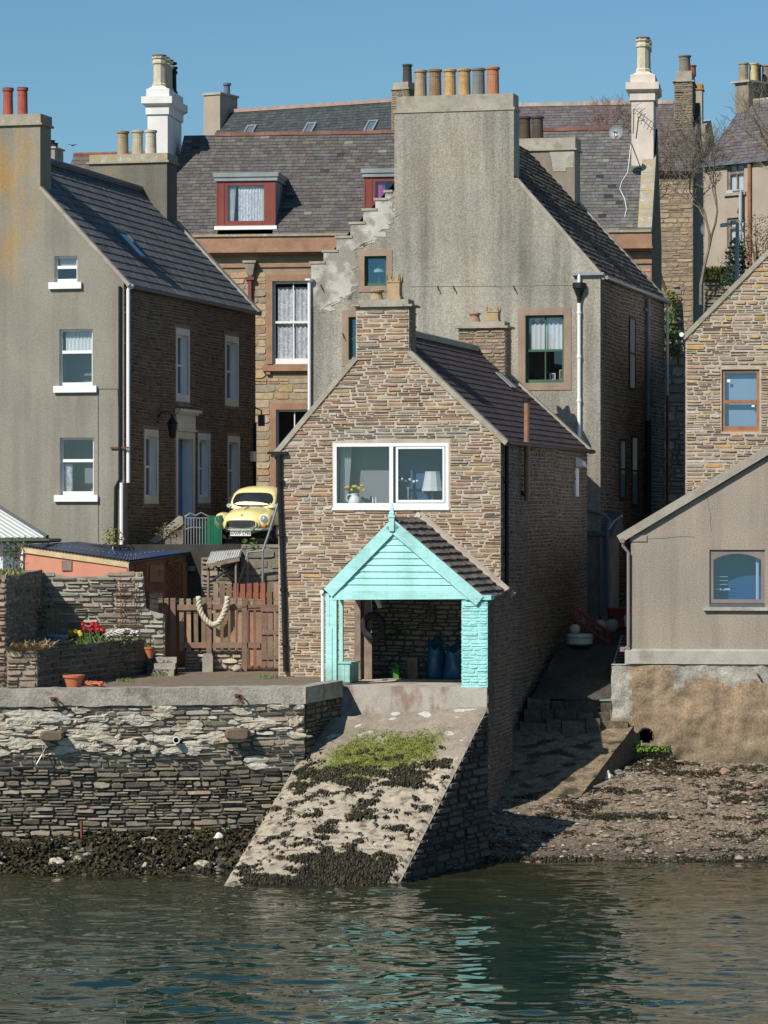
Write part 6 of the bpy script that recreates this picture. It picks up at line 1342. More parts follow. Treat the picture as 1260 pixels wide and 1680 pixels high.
mb = MB()
for _ in range(2600):
    x = rng.uniform(-10.0, -1.9); Y = rng.uniform(44.6, 47.25)
    if nz(x * .9, Y * 1.4, 2) + .45 * nz(x * 3, Y * 3, 7) < -.12 - .25 * sstep(47.0, 46.0, Y): continue
    p = Vector((x, Y, bank_z(x, Y) + .01)); tuft(mb, p, 5, .19, rng, rng.choice(W_T), .7, Vector((0, -.4, 0)))
o = struct(mb, 'seaweed_bank', M['weed'], kind='stuff')
mb = MB()
down = (ramp(.5, 0) - ramp(.5, .2)).normalized()
for _ in range(26000):
    u, v = rng.uniform(.02, .97), rng.uniform(0, .8)
    n1 = .8 * nz(u * 6, v * 26, 21) + .55 * nz(u * 17, v * 60, 22) + .35 * nz(u * 40, v * 120, 23)
    band = .55 * sstep(.52, .57, v + .05 * nz(u * 5, 1)) * (1 - sstep(.64, .71, v + .05 * nz(u * 6, 3))) * sstep(.0, .12, u) * (1 - sstep(.78, .92, u))
    fringe = .9 * (1 - sstep(.04, .13, v + .06 * nz(u * 7, 9) - .10 * sstep(.28, .6, u) * (1 - sstep(.86, .96, u)))) * sstep(.04, .16, u + .1 * nz(v * 9, 4)) * (1 - sstep(.86, .96, u))
    mids = .14 * (1 - sstep(.42, .55, v)) * (1 - sstep(.80, .95, u)) - .03
    if n1 + band + fringe + mids + rng.uniform(-.16, .16) < .40: continue
    tuft(mb, ramp(u, v) + Vector((0, 0, .004)), 3, .085, rng, rng.choice(W_T), .5, down * .8)
struct(mb, 'slipway_seaweed', M['weed'], kind='stuff')
mb = MB()
for _ in range(7000):
    u, v = rng.uniform(0, 1), rng.uniform(.55, .92)
    if rng.random() > moss(u, v) * (.6 + 1.3 * max(0, nz(u * 8, v * 18, 31) + .2)): continue
    tuft(mb, ramp(u, v), 3, .036, rng, rng.choice([(.17, .20, .022), (.12, .155, .02), (.20, .20, .04)]), .9, down * .3)
struct(mb, 'moss', M['weedgreen'], kind='stuff')
mb = MB()
for _ in range(22000):
    Y = rng.uniform(46.5, 52.1); x = rng.uniform(.4, .2 * Y + .9)
    wl = sstep(47.3, 46.8, Y) * .35; top = .22 * sstep(50.7, 51.2, Y) * sstep(51.9, 51.5, Y)
    if nz(x * .5, Y * 2.4, 51) + .5 * nz(x * 1.9, Y * 6, 52) + .3 * nz(x * 6, Y * 14, 53) + wl + top + rng.uniform(-.1, .1) < .24: continue
    if x < wallx(Y) - 2.9: continue
    tuft(mb, Vector((x, Y, beach_z(x, Y) + .01)), 3, .09, rng, rng.choice(W_T), .35)
struct(mb, 'beach_seaweed', M['weed'], kind='stuff')
mb = MB(); q = P(1062, 1234, 51.8)
for _ in range(160): tuft(mb, q + Vector((rng.gauss(0, .22), rng.gauss(0, .1), rng.uniform(-.02, .2) * .6)), 3, .13, rng, rng.choice([(.13, .22, .03), (.09, .16, .02), (.18, .25, .05)]), 1.2)
solo(mb, 'weed_clump', M['weedgreen'], 'bright green weed under the round drain hole in the foundation', 'weed')
mb = MB()
for _ in range(500):
    x = rng.uniform(-9.5, -1.9); Y = rng.uniform(46.6, 47.3)
    if nz(x * 1.1, 3, 5) > .1: tuft(mb, Vector((x, Y, bank_z(x, Y) + .03)), 4, .10, rng, rng.choice([(.10, .13, .02), (.07, .09, .02)]), .8)
struct(mb, 'green_weed', M['weedgreen'], kind='stuff')
# ============================================================ small side slip in the shaded lane
A0, A1, A2, A3 = Vector((2.0, 49.6, .98)), P(945, 1316, 49.8), P(1040, 1191, 51.75), Vector((2.9, 51.9, 2.85))
mb = MB(); NX, NY = 40, 50
M['sideslip'] = mat('mossy_setts', attr=True, var=.3, vs=4, speck=.25, ss=16, bump=.9, bs=9)
def ss_(u, v):
    p = (A0 * (1 - u) + A1 * u) * (1 - v) + (A3 * (1 - u) + A2 * u) * v; return p + Vector((0, 0, .05 * nz(p.x * 3, p.y * 3)))
mb.V = [tuple(ss_(i / NX, j / NY)) for j in range(NY + 1) for i in range(NX + 1)]
for j in range(NY):
    for i in range(NX):
        k = j * (NX + 1) + i; c = Vector((.20, .15, .095)) * (1 + .5 * nz(i * .3, j * .5)); c = c.lerp(Vector((.05, .05, .025)), sstep(.15, .35, nz(i * .16, j * .25, 9) + .25 * sstep(10, 0, j)))
        mb.F.append((k, k + 1, k + NX + 2, k + NX + 1)); mb.M.append(0); mb.T.append(tuple(c))
nb = len(mb.V)
for j in range(NY):
    p, q = ss_(1, j / NY), ss_(1, (j + 1) / NY); mb.add([p, q, q - Vector((0, 0, 1.3)), p - Vector((0, 0, 1.3))], [(0, 1, 2, 3)], 0, (.10, .085, .06))
p = [ss_(i / NX, 0) for i in range(NX + 1)]
for i in range(NX): mb.add([p[i], p[i + 1], p[i + 1] - Vector((0, 0, .8)), p[i] - Vector((0, 0, .8))], [(0, 1, 2, 3)], 0, (.15, .12, .08))
struct(mb, 'side_slip', M['sideslip'])
mb = MB()   # rough steps between the slip and the lane
for k, (z0, y0) in enumerate(((2.85, 51.6), (3.08, 51.9), (3.33, 52.15))):
    x0 = wallx(y0) - .4
    cuts = [0, .17, .30, .52, .68, .83, 1] if k % 2 else [0, .24, .38, .60, .74, 1]
    for i in range(len(cuts) - 1):
        xa, xb = lerp(x0, 6.35, cuts[i]), lerp(x0, 6.35, cuts[i + 1]); mb.box(xa, xb - .02, y0 + rng.uniform(-.10, .10), y0 + .5, z0 - .5, z0 + rng.uniform(-.08, .06), 0, pick([(.11, .09, .06), (.08, .07, .045), (.14, .115, .08)], rng))
struct(mb, 'lane_steps', M['sideslip'])
# ============================================================ water
M['water'] = bpy.data.materials.new('sea_water'); M['water'].use_nodes = True; N = NT(M['water']); b = N.n['Principled BSDF']
tc = N('ShaderNodeTexCoord').outputs['Object']
n1 = N.noise(N.scale(tc, (.25, .6, 1)), 1.0, 3)
sep = N('ShaderNodeSeparateXYZ', {0: tc}).outputs[1]; sh = N.ramp(sep, 37.0 * KY, 45.5 * KY)   # the bottom shows through the shallows
deep = N.mix(N.ramp(n1, .35, .65), (.006, .026, .020, 1), (.011, .034, .022, 1)); N.l.new(N.mix(sh, deep, (.030, .029, .012, 1)), b.inputs['Base Color'])
b.inputs['Roughness'].default_value = .03; b.inputs['IOR'].default_value = 1.33; b.inputs['Specular IOR Level'].default_value = .5
wr = random.Random(3); WV = []
for _ in range(34):
    lam = .25 * (1.7 / .25) ** wr.random(); an = wr.gauss(1.5, .38); WV.append((2 * math.pi / lam * math.cos(an), 2 * math.pi / lam * math.sin(an), .0030 * lam ** .95, wr.uniform(0, 6.28)))
def wz(x, y):
    a = .55 + 1.1 * max(0, nz(x * .2, y * .4, 7) + .35); wx, wy = .5 * nz(x * .5, y * .5, 1), .5 * nz(x * .5, y * .5, 2); z = 0
    for kx, ky, A, p in WV: z += A * math.sin(kx * (x + wx) + ky * (y + wy) + p)
    r = 1 - abs(2 * nz(x * 1.0 + wx, y * 3.2 + wy, 13)); r2 = 1 - abs(2 * nz(x * 2.2, y * 6.5, 19))
    return (a * (z + .020 * r + .010 * r2)) * sstep(50, 44, y)
mb = MB(); NY = 420; ys = [30.0 + 19.5 * j / NY for j in range(NY + 1)]; NX = 330
for Y in ys:
    for i in range(NX + 1): x = lerp(-11.5, 11.5, i / NX); mb.V.append((x, Y, wz(x, Y) if 34 < Y else wz(x, Y)))
for j in range(NY):
    for i in range(NX): k = j * (NX + 1) + i; mb.F.append((k, k + 1, k + NX + 2, k + NX + 1))
k = len(mb.F); mb.M = [0] * k; mb.T = [(.5, .5, .5)] * k
E = [(-500, -400), (500, -400), (500, 33), (-500, 33)]
mb.poly([(-500, -400, 0), (500, -400, 0), (500, 30, 0), (-500, 30, 0)]); mb.poly([(-500, 30, 0), (-11.5, 30, 0), (-11.5, 49.5, 0), (-500, 49.5, 0)]); mb.poly([(11.5, 30, 0), (500, 30, 0), (500, 49.5, 0), (11.5, 49.5, 0)])
struct(mb, 'water', M['water'], True)
pts = [PZ(1040, 1447, .0), PZ(1075, 1432, .02), PZ(1112, 1417, .1)]
p = [PZ(1000, 1466, -.1)] + pts; mb = MB(); mb.tube(p, .014, 5); solo(mb, 'mooring_line', M['greenfence'], 'thin green line running from the beach into the water', 'rope', st=True)
rng = random.Random(101)
def leaves(mb, c, r, n, size, rng, tones, m=0, shell=.0, flat=False):
    c = Vector(c); r = Vector(r)
    for _ in range(n):
        while True:
            d = Vector((rng.uniform(-1, 1), rng.uniform(-1, 1), rng.uniform(-1, 1)))
            if shell <= d.length <= 1: break
        p = c + Vector((d.x * r.x, d.y * r.y, d.z * r.z)); a = Vector((rng.gauss(0, 1), rng.gauss(0, 1), rng.gauss(0, .7))).normalized(); b = a.orthogonal().normalized()
        b = (b * math.cos(rng.uniform(0, 6.28)) + a.cross(b) * math.sin(rng.uniform(0, 6.28))).normalized(); s = size * rng.uniform(.6, 1.3)
        mb.add([p, p + a * s + b * s * .5, p + a * s * 2, p + a * s - b * s * .5], [(0, 1, 2, 3)], m, pick(tones, rng, .3))
def blades(mb, p, n, h, sp, rng, tones, m=0, droop=.4, dirv=None, w=.012):
    for _ in range(n):
        q = Vector(p) + Vector((rng.uniform(-sp, sp), rng.uniform(-sp, sp), 0)); d = Vector((rng.gauss(0, droop), rng.gauss(0, droop), 1)); hh = h * rng.uniform(.5, 1.2)
        if dirv: d += Vector(dirv)
        d.normalize(); s = Vector((w, 0, 0)); mid = q + d * hh * .6; tip = q + d * hh + Vector((d.x, d.y, -.3)) * hh * .3
        mb.add([q - s, q + s, mid + s * .8, mid - s * .8, tip], [(0, 1, 2, 3), (3, 2, 4)], m, pick(tones, rng, .25))
M['leaves'] = mat('foliage', attr=True, var=.2, vs=8, rough=.6); M['grass'] = mat('grass_blades', attr=True, var=.2, vs=8, rough=.7)
M['bark'] = mat('twig_bark', attr=True, var=.25, vs=6, rough=.9)
GREENS = [(.06, .11, .025), (.085, .13, .03), (.04, .08, .02), (.11, .15, .04)]; DRY = [(.36, .27, .15), (.42, .33, .19), (.30, .22, .12), (.26, .20, .11)]
# ============================================================ garden walls on the quay
Y0w = 47.55
def rubble_wall(name, label, planes, mats=None, pal=PAL_GREY, h=(.08, .17), l=(.2, .6), extra=None, gap=.028, dep=(.015, .05)):
    mb = MB()
    for p, ol, pl_ in planes: wall(mb, p, ol); stones(mb, p, ol, [], rng, pl_ or pal, h=h, l=l, gap=gap, dep=dep, rough=.45)
    xs = [v[0] for v in mb.V]; ys = [v[1] for v in mb.V]; zs = [v[2] for v in mb.V]
    t = thing(name, label, 'wall', WF, ((min(xs) + max(xs)) / 2, (min(ys) + max(ys)) / 2, min(zs)), st=True)
    mb.build('stone_wall', mats or [M['mortar_mid'], M['stone']], t)
    if extra: q = MB(); extra(q); q.build('wall_top', M['mortar_mid'], t)
    return t
xw = P(10, 1050, Y0w).x; zt = P(5, 946, Y0w).z
PAL_RED = [(.36, .23, .155), (.40, .27, .18), (.31, .20, .14), (.36, .28, .20)]
fw = WF
rubble_wall('boundary_wall', 'high rubble boundary wall running back at the far left edge, shaded on its inner side', [
    (Pl(fw, 'F', Y0w), [(xw - 1.2, 3.6), (xw, 3.6), (xw, zt), (xw - 1.2, zt)], PAL_RED), (Pl(fw, 'S', xw), [(Y0w, 3.6), (52.6, 3.6), (52.6, zt + .05), (Y0w, zt)], None)],
    extra=lambda q: q.box(xw - 1.2, xw - .01, Y0w + .01, 52.6, zt - .2, zt + .03))
mb = MB()
for _ in range(900): blades(mb, (rng.uniform(xw - 1.2, xw + .1), rng.uniform(Y0w, 50), zt + .02), 1, .16, .02, rng, GREENS[:2] + DRY[:1])
solo(mb, 'grass_tuft', M['grass'], 'green grass growing along the top of the high boundary wall', 'grass', st=True)
# planter: raised bed behind a rubble wall that runs back from the quay edge
x0, x1 = xw + .01, P(61, 1100, Y0w).x; zp = P(35, 1064, Y0w).z
fP = Fr((x1, Y0w), math.degrees(math.atan2(P(240, 1075, 52.4).x - x1, 52.4 - Y0w))); lp = math.hypot(P(240, 1075, 52.4).x - x1, 52.4 - Y0w)
ztp = lambda b: zp - .03
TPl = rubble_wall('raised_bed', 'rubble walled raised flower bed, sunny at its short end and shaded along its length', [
    (Pl(fw, 'F', Y0w), [(x0, 3.6), (x1, 3.6), (x1, zp), (x0, zp)], [(.34, .26, .18), (.38, .30, .21), (.30, .23, .16), (.40, .33, .24)]), (Wp(Pl(fP, 'S', 0.0)), [(0.0, 3.6), (lp, 3.6), (lp, zp - .05), (0, zp)], [(.12, .11, .09), (.15, .13, .105), (.09, .085, .075)])], h=(.11, .22), l=(.3, .7))  # darker palette on the long side paints in its shade
mb = MB(); pb = fP.W(0, lp, 0); mb.poly([(x0, Y0w + .05, zp - .08), (x1 - .05, Y0w + .05, zp - .08), (pb.x - .05, pb.y, zp - .12), (x0, pb.y, zp - .12)]); mb.build('soil', M['earth'], TPl)
mb = MB()
for _ in range(1500):
    b = rng.random() ** 1.6; Y = Y0w + b * 2.2; x = lerp(x0, x1 + .45 * b + .1, rng.random()); over = (Y - Y0w) < .35
    blades(mb, (x, Y, zp - .03), 1, rng.uniform(.15, .3), .03, rng, DRY, droop=.6, dirv=(.35, -.55 if over else -.1, -.35), w=.016)
solo(mb, 'dry_grass', M['grass'], 'straw coloured dry grass spilling over the sunny end of the raised bed', 'grass', st=True)
mb = MB()
for _ in range(900): blades(mb, (rng.uniform(x0 + .1, x0 + 1.6), rng.uniform(49.6, 51.8), zp - .1), 1, .22, .03, rng, [(.07, .13, .025), (.09, .16, .03)], w=.014)
solo(mb, 'green_grass', M['grass'], 'short green grass in the raised bed behind the straw', 'grass', st=True)
# back garden wall (lit) with its lower right half
Yb = 52.5; B = Pl(fw, 'F', Yb)
pts = [(-9.4, 3.9), (B.px(270, 1100)[0], 3.9), B.px(270, 1008), B.px(240, 1000), B.px(234, 938), B.px(180, 941), B.px(150, 950), B.px(95, 943), B.px(35, 936), (-9.4, B.px(35, 936)[1])]
rubble_wall('garden_wall', 'weathered grey rubble garden wall behind the flower bed', [(B, pts, [(.33, .30, .23), (.37, .335, .26), (.28, .25, .195), (.40, .36, .29), (.33, .26, .19)])],
            mats=[mat('pale_garden_mortar', (.36, .335, .28), var=.3, vs=2, speck=.2, bump=.5), M['stone']], h=(.10, .20), l=(.25, .8), gap=.03, dep=(.02, .06),
            extra=lambda q: (q.box(-9.4, B.px(234, 940)[0], Yb + .02, Yb + .45, 4, B.px(234, 945)[1] - .03), q.box(B.px(234, 940)[0] + .003, B.px(269, 940)[0], Yb + .02, Yb + .45, 4, B.px(270, 1010)[1])))
# little steps and the low dwarf wall under the fence
Yf = 53.2; Fp = Pl(fw, 'F', Yf); xl, xr = Fp.px(303, 1080)[0], Fp.px(404, 1080)[0]; zd = Fp.px(350, 1068)[1]
rubble_wall('dwarf_wall', 'low sunny rubble wall under the picket fence', [(Pl(fw, 'F', Yf + .08), [(xl, 3.9), (xr, 3.9), (xr, zd), (xl, zd)], [(.40, .30, .22), (.44, .36, .27), (.36, .26, .19), (.46, .40, .32)])], h=(.1, .18), l=(.2, .5), extra=lambda q: q.box(xl, xr, Yf + .1, Yf + .4, 3.9, zd - .01))
mb = MB()
for k in range(3): mb.box(-6.0 + .0, -5.45, 51.6 + .35 * k, 52.45, YARD - .05, YARD + .14 * (k + 1))
solo(mb, 'garden_steps', M['cope'], 'few small stone steps between the raised bed and the fence', 'steps', st=True)
mb = MB(); a0, a1 = Fp.px(333, 1080)[0], Fp.px(350, 1080)[0]; mb.box(a0, a1, Yf - .25, Yf + .06, YARD - .1, Fp.px(340, 1075)[1]); mb.box(a0 + .02, a1 - .02, Yf - .23, Yf + .04, Fp.px(340, 1075)[1], Fp.px(340, 1072)[1]); solo(mb, 'stone_pillar', M['cope'], 'stubby concrete pillar at the foot of the middle fence post', 'pillar')
for k, (px, py, r, lab) in enumerate(((373, 1099, (.20, .14, .15), 'pale rounded boulder against the dwarf wall, the larger of two'), (388, 1101, (.14, .11, .10), 'pale rounded boulder against the dwarf wall, the smaller of two'), (492, 1106, (.22, .18, .24), 'grey boulder at the foot of the black downpipe'))):
    p = PZ(px, py, YARD); mb = MB(); mb.blob(p + Vector((0, 0, r[2] * .6)), r, rng, 0, (.36, .31, .24) if k < 2 else (.42, .39, .34), 2, .2); solo(mb, 'boulder', M['pebble'], lab, 'boulder', None, True)
# ============================================================ picket fence, gate and rope
FT = [(.25, .175, .11), (.29, .21, .14), (.22, .155, .10), (.31, .225, .15)]; DT = [(.21, .135, .10), (.235, .15, .11)]
t = thing('picket_fence', 'weathered brown picket fence with two rails and tall posts on the quay', 'fence', WF, (Fp.px(345, 1090)[0], Yf, YARD))
def vbox(mb, px0, px1, py0, py1, y0, y1, tone, jig=.0):
    a0, zt_ = Fp.px(px0, py0); a1, zb_ = Fp.px(px1, py1); s = rng.uniform(-jig, jig)
    mb.hexa([(a0, y0, zb_), (a1, y0, zb_), (a1, y1, zb_), (a0, y1, zb_), (a0 + s, y0, zt_), (a1 + s, y0, zt_ + rng.uniform(-jig, jig)), (a1 + s, y1, zt_), (a0 + s, y1, zt_)], 0, pick([tone], rng, .1))
for x in (284, 343, 401):
    mb = MB(); vbox(mb, x - 4.2, x + 4.2, 981, 1101 if x != 343 else 1074, Yf - .1, Yf + .02, DT[0], .01); mb.build('post', M['fence'], t)
for y0, y1 in ((992, 1001), (1054, 1063)):
    for xa, xb in ((291, 339), (347, 397), (405, 427 if y0 > 1000 else 460)):
        if y0 > 1000 and xa == 291: xa = 301
        mb = MB(); vbox(mb, xa, xb, y0, y1, Yf - .06, Yf - .015, DT[1], .006); mb.build('rail', M['fence'], t)
for x in list(range(298, 400, 12)):
    if abs(x - 343) < 5: continue
    mb = MB(); vbox(mb, x - 3.6, x + 3.6, 981 + rng.uniform(-1, 2), 1068, Yf - .01, Yf + .015, rng.choice(FT), .02); mb.build('picket', M['fence'], t)
for x in (412, 425): mb = MB(); vbox(mb, x - 4, x + 4, 983, 1092, Yf - .01, Yf + .015, rng.choice(FT), .02); mb.build('picket', M['fence'], t)
for x in (263, 272): mb = MB(); vbox(mb, x - 3.4, x + 3.4, 982, 1040, Yf + .2, Yf + .23, rng.choice(FT), .02); mb.build('picket', M['fence'], t)
t = thing('wooden_gate', 'narrow wooden gate of loose brown slats against the stone house', 'gate', WF, (Fp.px(445, 1090)[0], Yf, YARD))
for x in (433, 444, 456): mb = MB(); vbox(mb, x - 4, x + 4, 1001, 1094, Yf - .05, Yf - .02, rng.choice(DT + FT[:1]), .02); mb.build('slat', M['fence'], t)
for y0 in (1034, 1075, 996): mb = MB(); vbox(mb, 429, 461, y0, y0 + 7, Yf - .09, Yf - .055, DT[0], .01); mb.build('rail', M['fence'], t)
Yr = 54.3; Fr2 = Pl(fw, 'F', Yr)
t = thing('back_fence', 'second row of taller pickets behind, brown at one end and red stained in the middle', 'fence', WF, (Fr2.px(405, 1000)[0], Yr, YARD))
for i, x in enumerate(range(354, 470, 11)):
    a0, zt_ = Fr2.px(x - 4, 957 + rng.uniform(-1.5, 1.5)); a1 = Fr2.px(x + 4, 960)[0]; c = (.28, .10, .065) if 382 < x < 442 else rng.choice(FT)
    mb = MB(); mb.box(a0, a1, Yr, Yr + .03, YARD, zt_, 0, pick([c], rng, .15)); mb.build('picket', M['fence'], t)
mb = MB(); a0, a1 = Fr2.px(350, 970)[0], Fr2.px(466, 970)[0]; mb.box(a0, a1, Yr + .035, Yr + .08, Fr2.px(350, 980)[1], Fr2.px(350, 972)[1], 0, (.26, .12, .08)); mb.build('rail', M['fence'], t)
q = [(327, 979), (327, 990), (330, 1003), (336, 1014), (344, 1022), (350, 1025), (358, 1022), (364, 1014), (369, 1003), (373, 990), (374, 979)]
pts = [Vector((*Fp.px(x, y)[:1], Yf - .14, Fp.px(x, y)[1])) for x, y in q]
sm = []
for i in range(len(pts) - 1):
    for k in range(5): sm.append(pts[i].lerp(pts[i + 1], k / 5))
sm.append(pts[-1]); mb = MB(); R0 = .065
for ph in range(3):   # three laid strands
    w = []
    for i, p in enumerate(sm):
        d = (sm[min(i + 1, len(sm) - 1)] - sm[max(i - 1, 0)]).normalized(); nn = Vector((0, 1, 0)); m_ = d.cross(nn); an = i * .75 + ph * 2.094; w.append(p + (nn * math.cos(an) + m_ * math.sin(an)) * R0 * .55)
    mb.tube(w, R0 * .72, 7)
solo(mb, 'rope', M['rope'], 'thick pale ship rope hung in a loop on the picket fence', 'rope', None, True)
# ============================================================ pots and flowers
def pot_thing(px, py, z, r, h, lab, mt=None, soil=True, tilt=0, Y=None):
    p = PZ(px, py, z) if Y is None else P(px, py, Y); t = thing('flower_pot', lab, 'pot', WF, p); n = 20; mb = MB()
    mb.lathe(p, [(r * .62, 0), (r * .9, h * .8), (r * 1.0, h * .8), (r * 1.02, h), (r * .9, h), (r * .82, h * .85)], n); mb.build('pot_body', mt or M['terra'], t)
    if soil: mb = MB(); mb.poly([p + Vector((r * .86 * math.cos(2 * math.pi * i / n), r * .86 * math.sin(2 * math.pi * i / n), h * .88)) for i in range(n)]); mb.build('soil', M['earth'], t)
    return t, p
pot_thing(121, 1128, YARD + .03, .26, .30, 'wide terracotta pot on the quay edge')
mb = MB()
for px, py, r in ((145, 1124, .10), (157, 1125, .13), (166, 1126, .08)):
    p = PZ(px, py, YARD); mb.blob(p + Vector((0, 0, .05)), (r, r * .8, .06), rng, 0, (.5, .5, .5), 1, .5)
solo(mb, 'broken_pot', M['terra'], 'broken terracotta shards lying beside the wide pot on the quay', 'shards')
t, p = pot_thing(245, 1080, 4.45, .13, .3, 'small terracotta pot with a seedling at the end of the raised bed', Y=52.0)
mb = MB(); leaves(mb, p + Vector((0, 0, .38)), (.14, .12, .12), 60, .035, rng, GREENS); mb.build('seedling', M['leaves'], t)
t, p = pot_thing(92, 1055, 4.9, .3, .2, 'faded blue bowl planter standing in the raised bed', mat('faded_blue_pot', (.13, .25, .40), var=.2, vs=4, rough=.6), Y=49.6)
zs_ = zp - .1
def flower_clump(name, cx, cy, label, n, sp, hh, head, tones, leafn):
    c = P(cx, cy, 50.6); c.z = zs_; t = thing(name, label, 'flowers', WF, c)
    q = MB(); leaves(q, c + Vector((0, 0, hh * .4)), (sp * 1.1, .2, hh * .4), leafn, .05, rng, [(.08, .14, .035), (.06, .11, .03), (.11, .17, .05)]); blades(q, c, 30, hh * .9, sp, rng, [(.08, .14, .035)], w=.02); q.build('foliage', M['leaves'], t)
    for k in range(n):
        e = c + Vector((rng.uniform(-sp, sp), rng.uniform(-.18, .18), hh * rng.uniform(.62, 1.3))); q = MB(); q.tube([Vector((lerp(c.x, e.x, .7), e.y, c.z)), e], .008, 4, 1); head(q, e); q.build('bloom', [M[tones], M['leaf']], t)
tulip = lambda q, e: q.lathe(e - Vector((0, 0, .05)), [(.02, 0), (.055, .04), (.05, .1), (.03, .12), (.02, .08)], 7)
flower_clump('yellow_tulip', 121, 1050, 'clump of yellow tulips in the raised bed', 7, .2, .28, tulip, 'yellowflower', 60)
flower_clump('red_tulip', 154, 1046, 'clump of bright red tulips in the raised bed', 17, .30, .42, lambda q, e: q.lathe(e - Vector((0, 0, .05)), [(.015, 0), (.052, .04), (.048, .09), (.058, .125), (.02, .08)], 6), 'redflower', 140)
c = P(203, 1046, 51.2); c.z = zs_; t = thing('white_flower', 'spreading mound of small white flowers on the raised bed wall', 'flowers', WF, c)
q = MB(); leaves(q, c + Vector((0, 0, .12)), (.45, .25, .16), 220, .035, rng, [(.10, .14, .05), (.08, .12, .04)]); q.build('foliage', M['leaves'], t)
for k in range(95):
    q = MB(); an = rng.uniform(0, 6.28); r = rng.random() ** .5; e = c + Vector((.46 * r * math.cos(an), .24 * r * math.sin(an), .16 + .18 * math.sqrt(max(0, 1 - r * r)) + rng.uniform(-.03, .03)))
    q.lathe(e, [(.01, 0), (.035, .012), (.028, .025)], 6); q.build('bloom', M['whiteflower'], t)
mb = MB(); c = P(87, 1048, 51.9); c.z = zs_
for _ in range(34): e = c + Vector((rng.uniform(-.22, .22), rng.uniform(-.1, .1), 0)); mb.tube([e, e + Vector((rng.gauss(0, .06), 0, rng.uniform(.5, .95)))], .009, 4, 0, pick(DRY, rng))
solo(mb, 'cane_clump', M['grass'], 'dry tan canes standing against the garden wall', 'canes')
c = P(52, 1050, 51.6); c.z = zs_; t = thing('climber', 'thin climbing shrub in the shaded corner of the garden wall', 'shrub', WF, c); mb = MB()
for k in range(7): e = c + Vector((rng.uniform(-.1, .5), .2, rng.uniform(.7, 1.5))); mb.tube([c, c.lerp(e, .5) + Vector((rng.uniform(-.1, .1), 0, 0)), e], .018, 4, 0, (.22, .18, .13), r1=.006)
mb.build('stem', M['bark'], t); mb = MB(); leaves(mb, c + Vector((.22, .15, .95)), (.32, .15, .6), 130, .05, rng, [(.10, .12, .03), (.07, .10, .025), (.16, .15, .05)]); mb.build('foliage', M['leaves'], t)
mb = MB(); x0, zt_ = Pl(fw, 'F', Yb - .12).px(192, 948); x1, zb_ = Pl(fw, 'F', Yb - .12).px(221, 1036)
for i in range(4): x = lerp(x0, x1, (0, .18, .82, 1)[i]); mb.tube([(x, Yb - .12, zb_), (x, Yb - .12, zt_)], .011, 4)
for j in range(17): z = lerp(zb_, zt_, j / 16); mb.tube([(x0, Yb - .11, z), (x1, Yb - .11, z)], .007, 4)
solo(mb, 'trellis', M['rust'], 'thin rusty wire trellis fixed to the sunny garden wall', 'trellis')
mb = MB(); mb.tube([Vector((-8.9, Yb - .3, P(40, 974, Yb).z)), Vector((lerp(-8.9, Fp.px(330, 0)[0], .5), Yb - .2, P(150, 977, Yb).z)), Vector((Fp.px(290, 990)[0], Yf, Fp.px(290, 986)[1])), Vector((Fp.px(460, 990)[0], Yf + .1, Fp.px(460, 985)[1]))], .009, 4); solo(mb, 'washing_line', M['greenfence'], 'green washing line stretched from the garden wall to the fence', 'line')
for px, py, s in ((206, 1118, .22), (262, 1108, .2), (440, 1112, .25)):
    p = PZ(px, py, YARD); mb = MB()
    for _ in range(70): blades(mb, p, 1, .10, s, rng, [(.10, .15, .03), (.13, .17, .05)])
    solo(mb, 'weed_patch', M['grass'], {206: 'low green weeds at the foot of the shaded raised bed wall', 262: 'low green weeds in front of the garden steps', 440: 'low green weeds in front of the wooden gate'}[px], 'weeds', None)
# ============================================================ garden shed with its blue roof
sA, sB, sC, sD = P(210, 919, 53.6), P(37, 894, 54.3), P(216, 884, 58.2), P(350, 899, 56.6)
TSh = thing('garden_shed', 'low salmon pink shed with a dark blue profiled metal roof', 'shed', WF, ((sA.x + sB.x + sC.x + sD.x) / 4, 55.7, YARD), st=True)
mb = MB()
def sheet(mb, p, q, r, s, n, amp=.012):
    """corrugated sheet between edge p-q and edge s-r (ribs run from p-q to s-r)"""
    up = Vector((0, 0, 1)); vs = []
    for k in range(n + 1):
        f = k / n; d = up * amp * (1 if k % 2 else -1); vs += [p.lerp(q, f) + d, s.lerp(r, f) + d]
    mb.add(vs, [(2 * k, 2 * k + 2, 2 * k + 3, 2 * k + 1) for k in range(n)])
ov = Vector((.03, -.08, .0))
sheet(mb, sA + ov, sB + ov + Vector((-.05, 0, 0)), sC, sC + Vector((.01, 0, 0)), 64); sheet(mb, sA + ov, sD + Vector((.12, -.05, 0)), sC, sC + Vector((0, .01, 0)), 84)
RO = mb.build('roof', M['navy'], TSh)
mb = MB()
for (p, q) in ((sA, sB), (sA, sD)):
    for row in (.15, .5, .85):
        for k in range(16):
            c = p.lerp(q, (k + .5) / 16).lerp(sC, row) + Vector((0, 0, .035)); mb.blob(c, .022, rng, 0, (.5, .5, .5), 0, 0)
mb.build('roof_screw', M['grey'], RO)
def quadwall(mb, p, q, z0, drop, m=0, out=0.0):
    mb.poly([Vector((p.x, p.y, z0)), Vector((q.x, q.y, z0)), q - Vector((0, 0, drop)), p - Vector((0, 0, drop))], m)
mb = MB(); quadwall(mb, sB, sA, YARD, .04); quadwall(mb, sB, sC, YARD, .04); quadwall(mb, sC, sD, YARD, .04); mb.build('salmon_wall', M['salmon'], TSh)
M['shedside'] = mat('brown_shed_boards', (.27, .155, .10), var=.2, vs=2); mb = MB(); quadwall(mb, sA, sD, YARD, .05); mb.build('side_wall', M['shedside'], TSh)
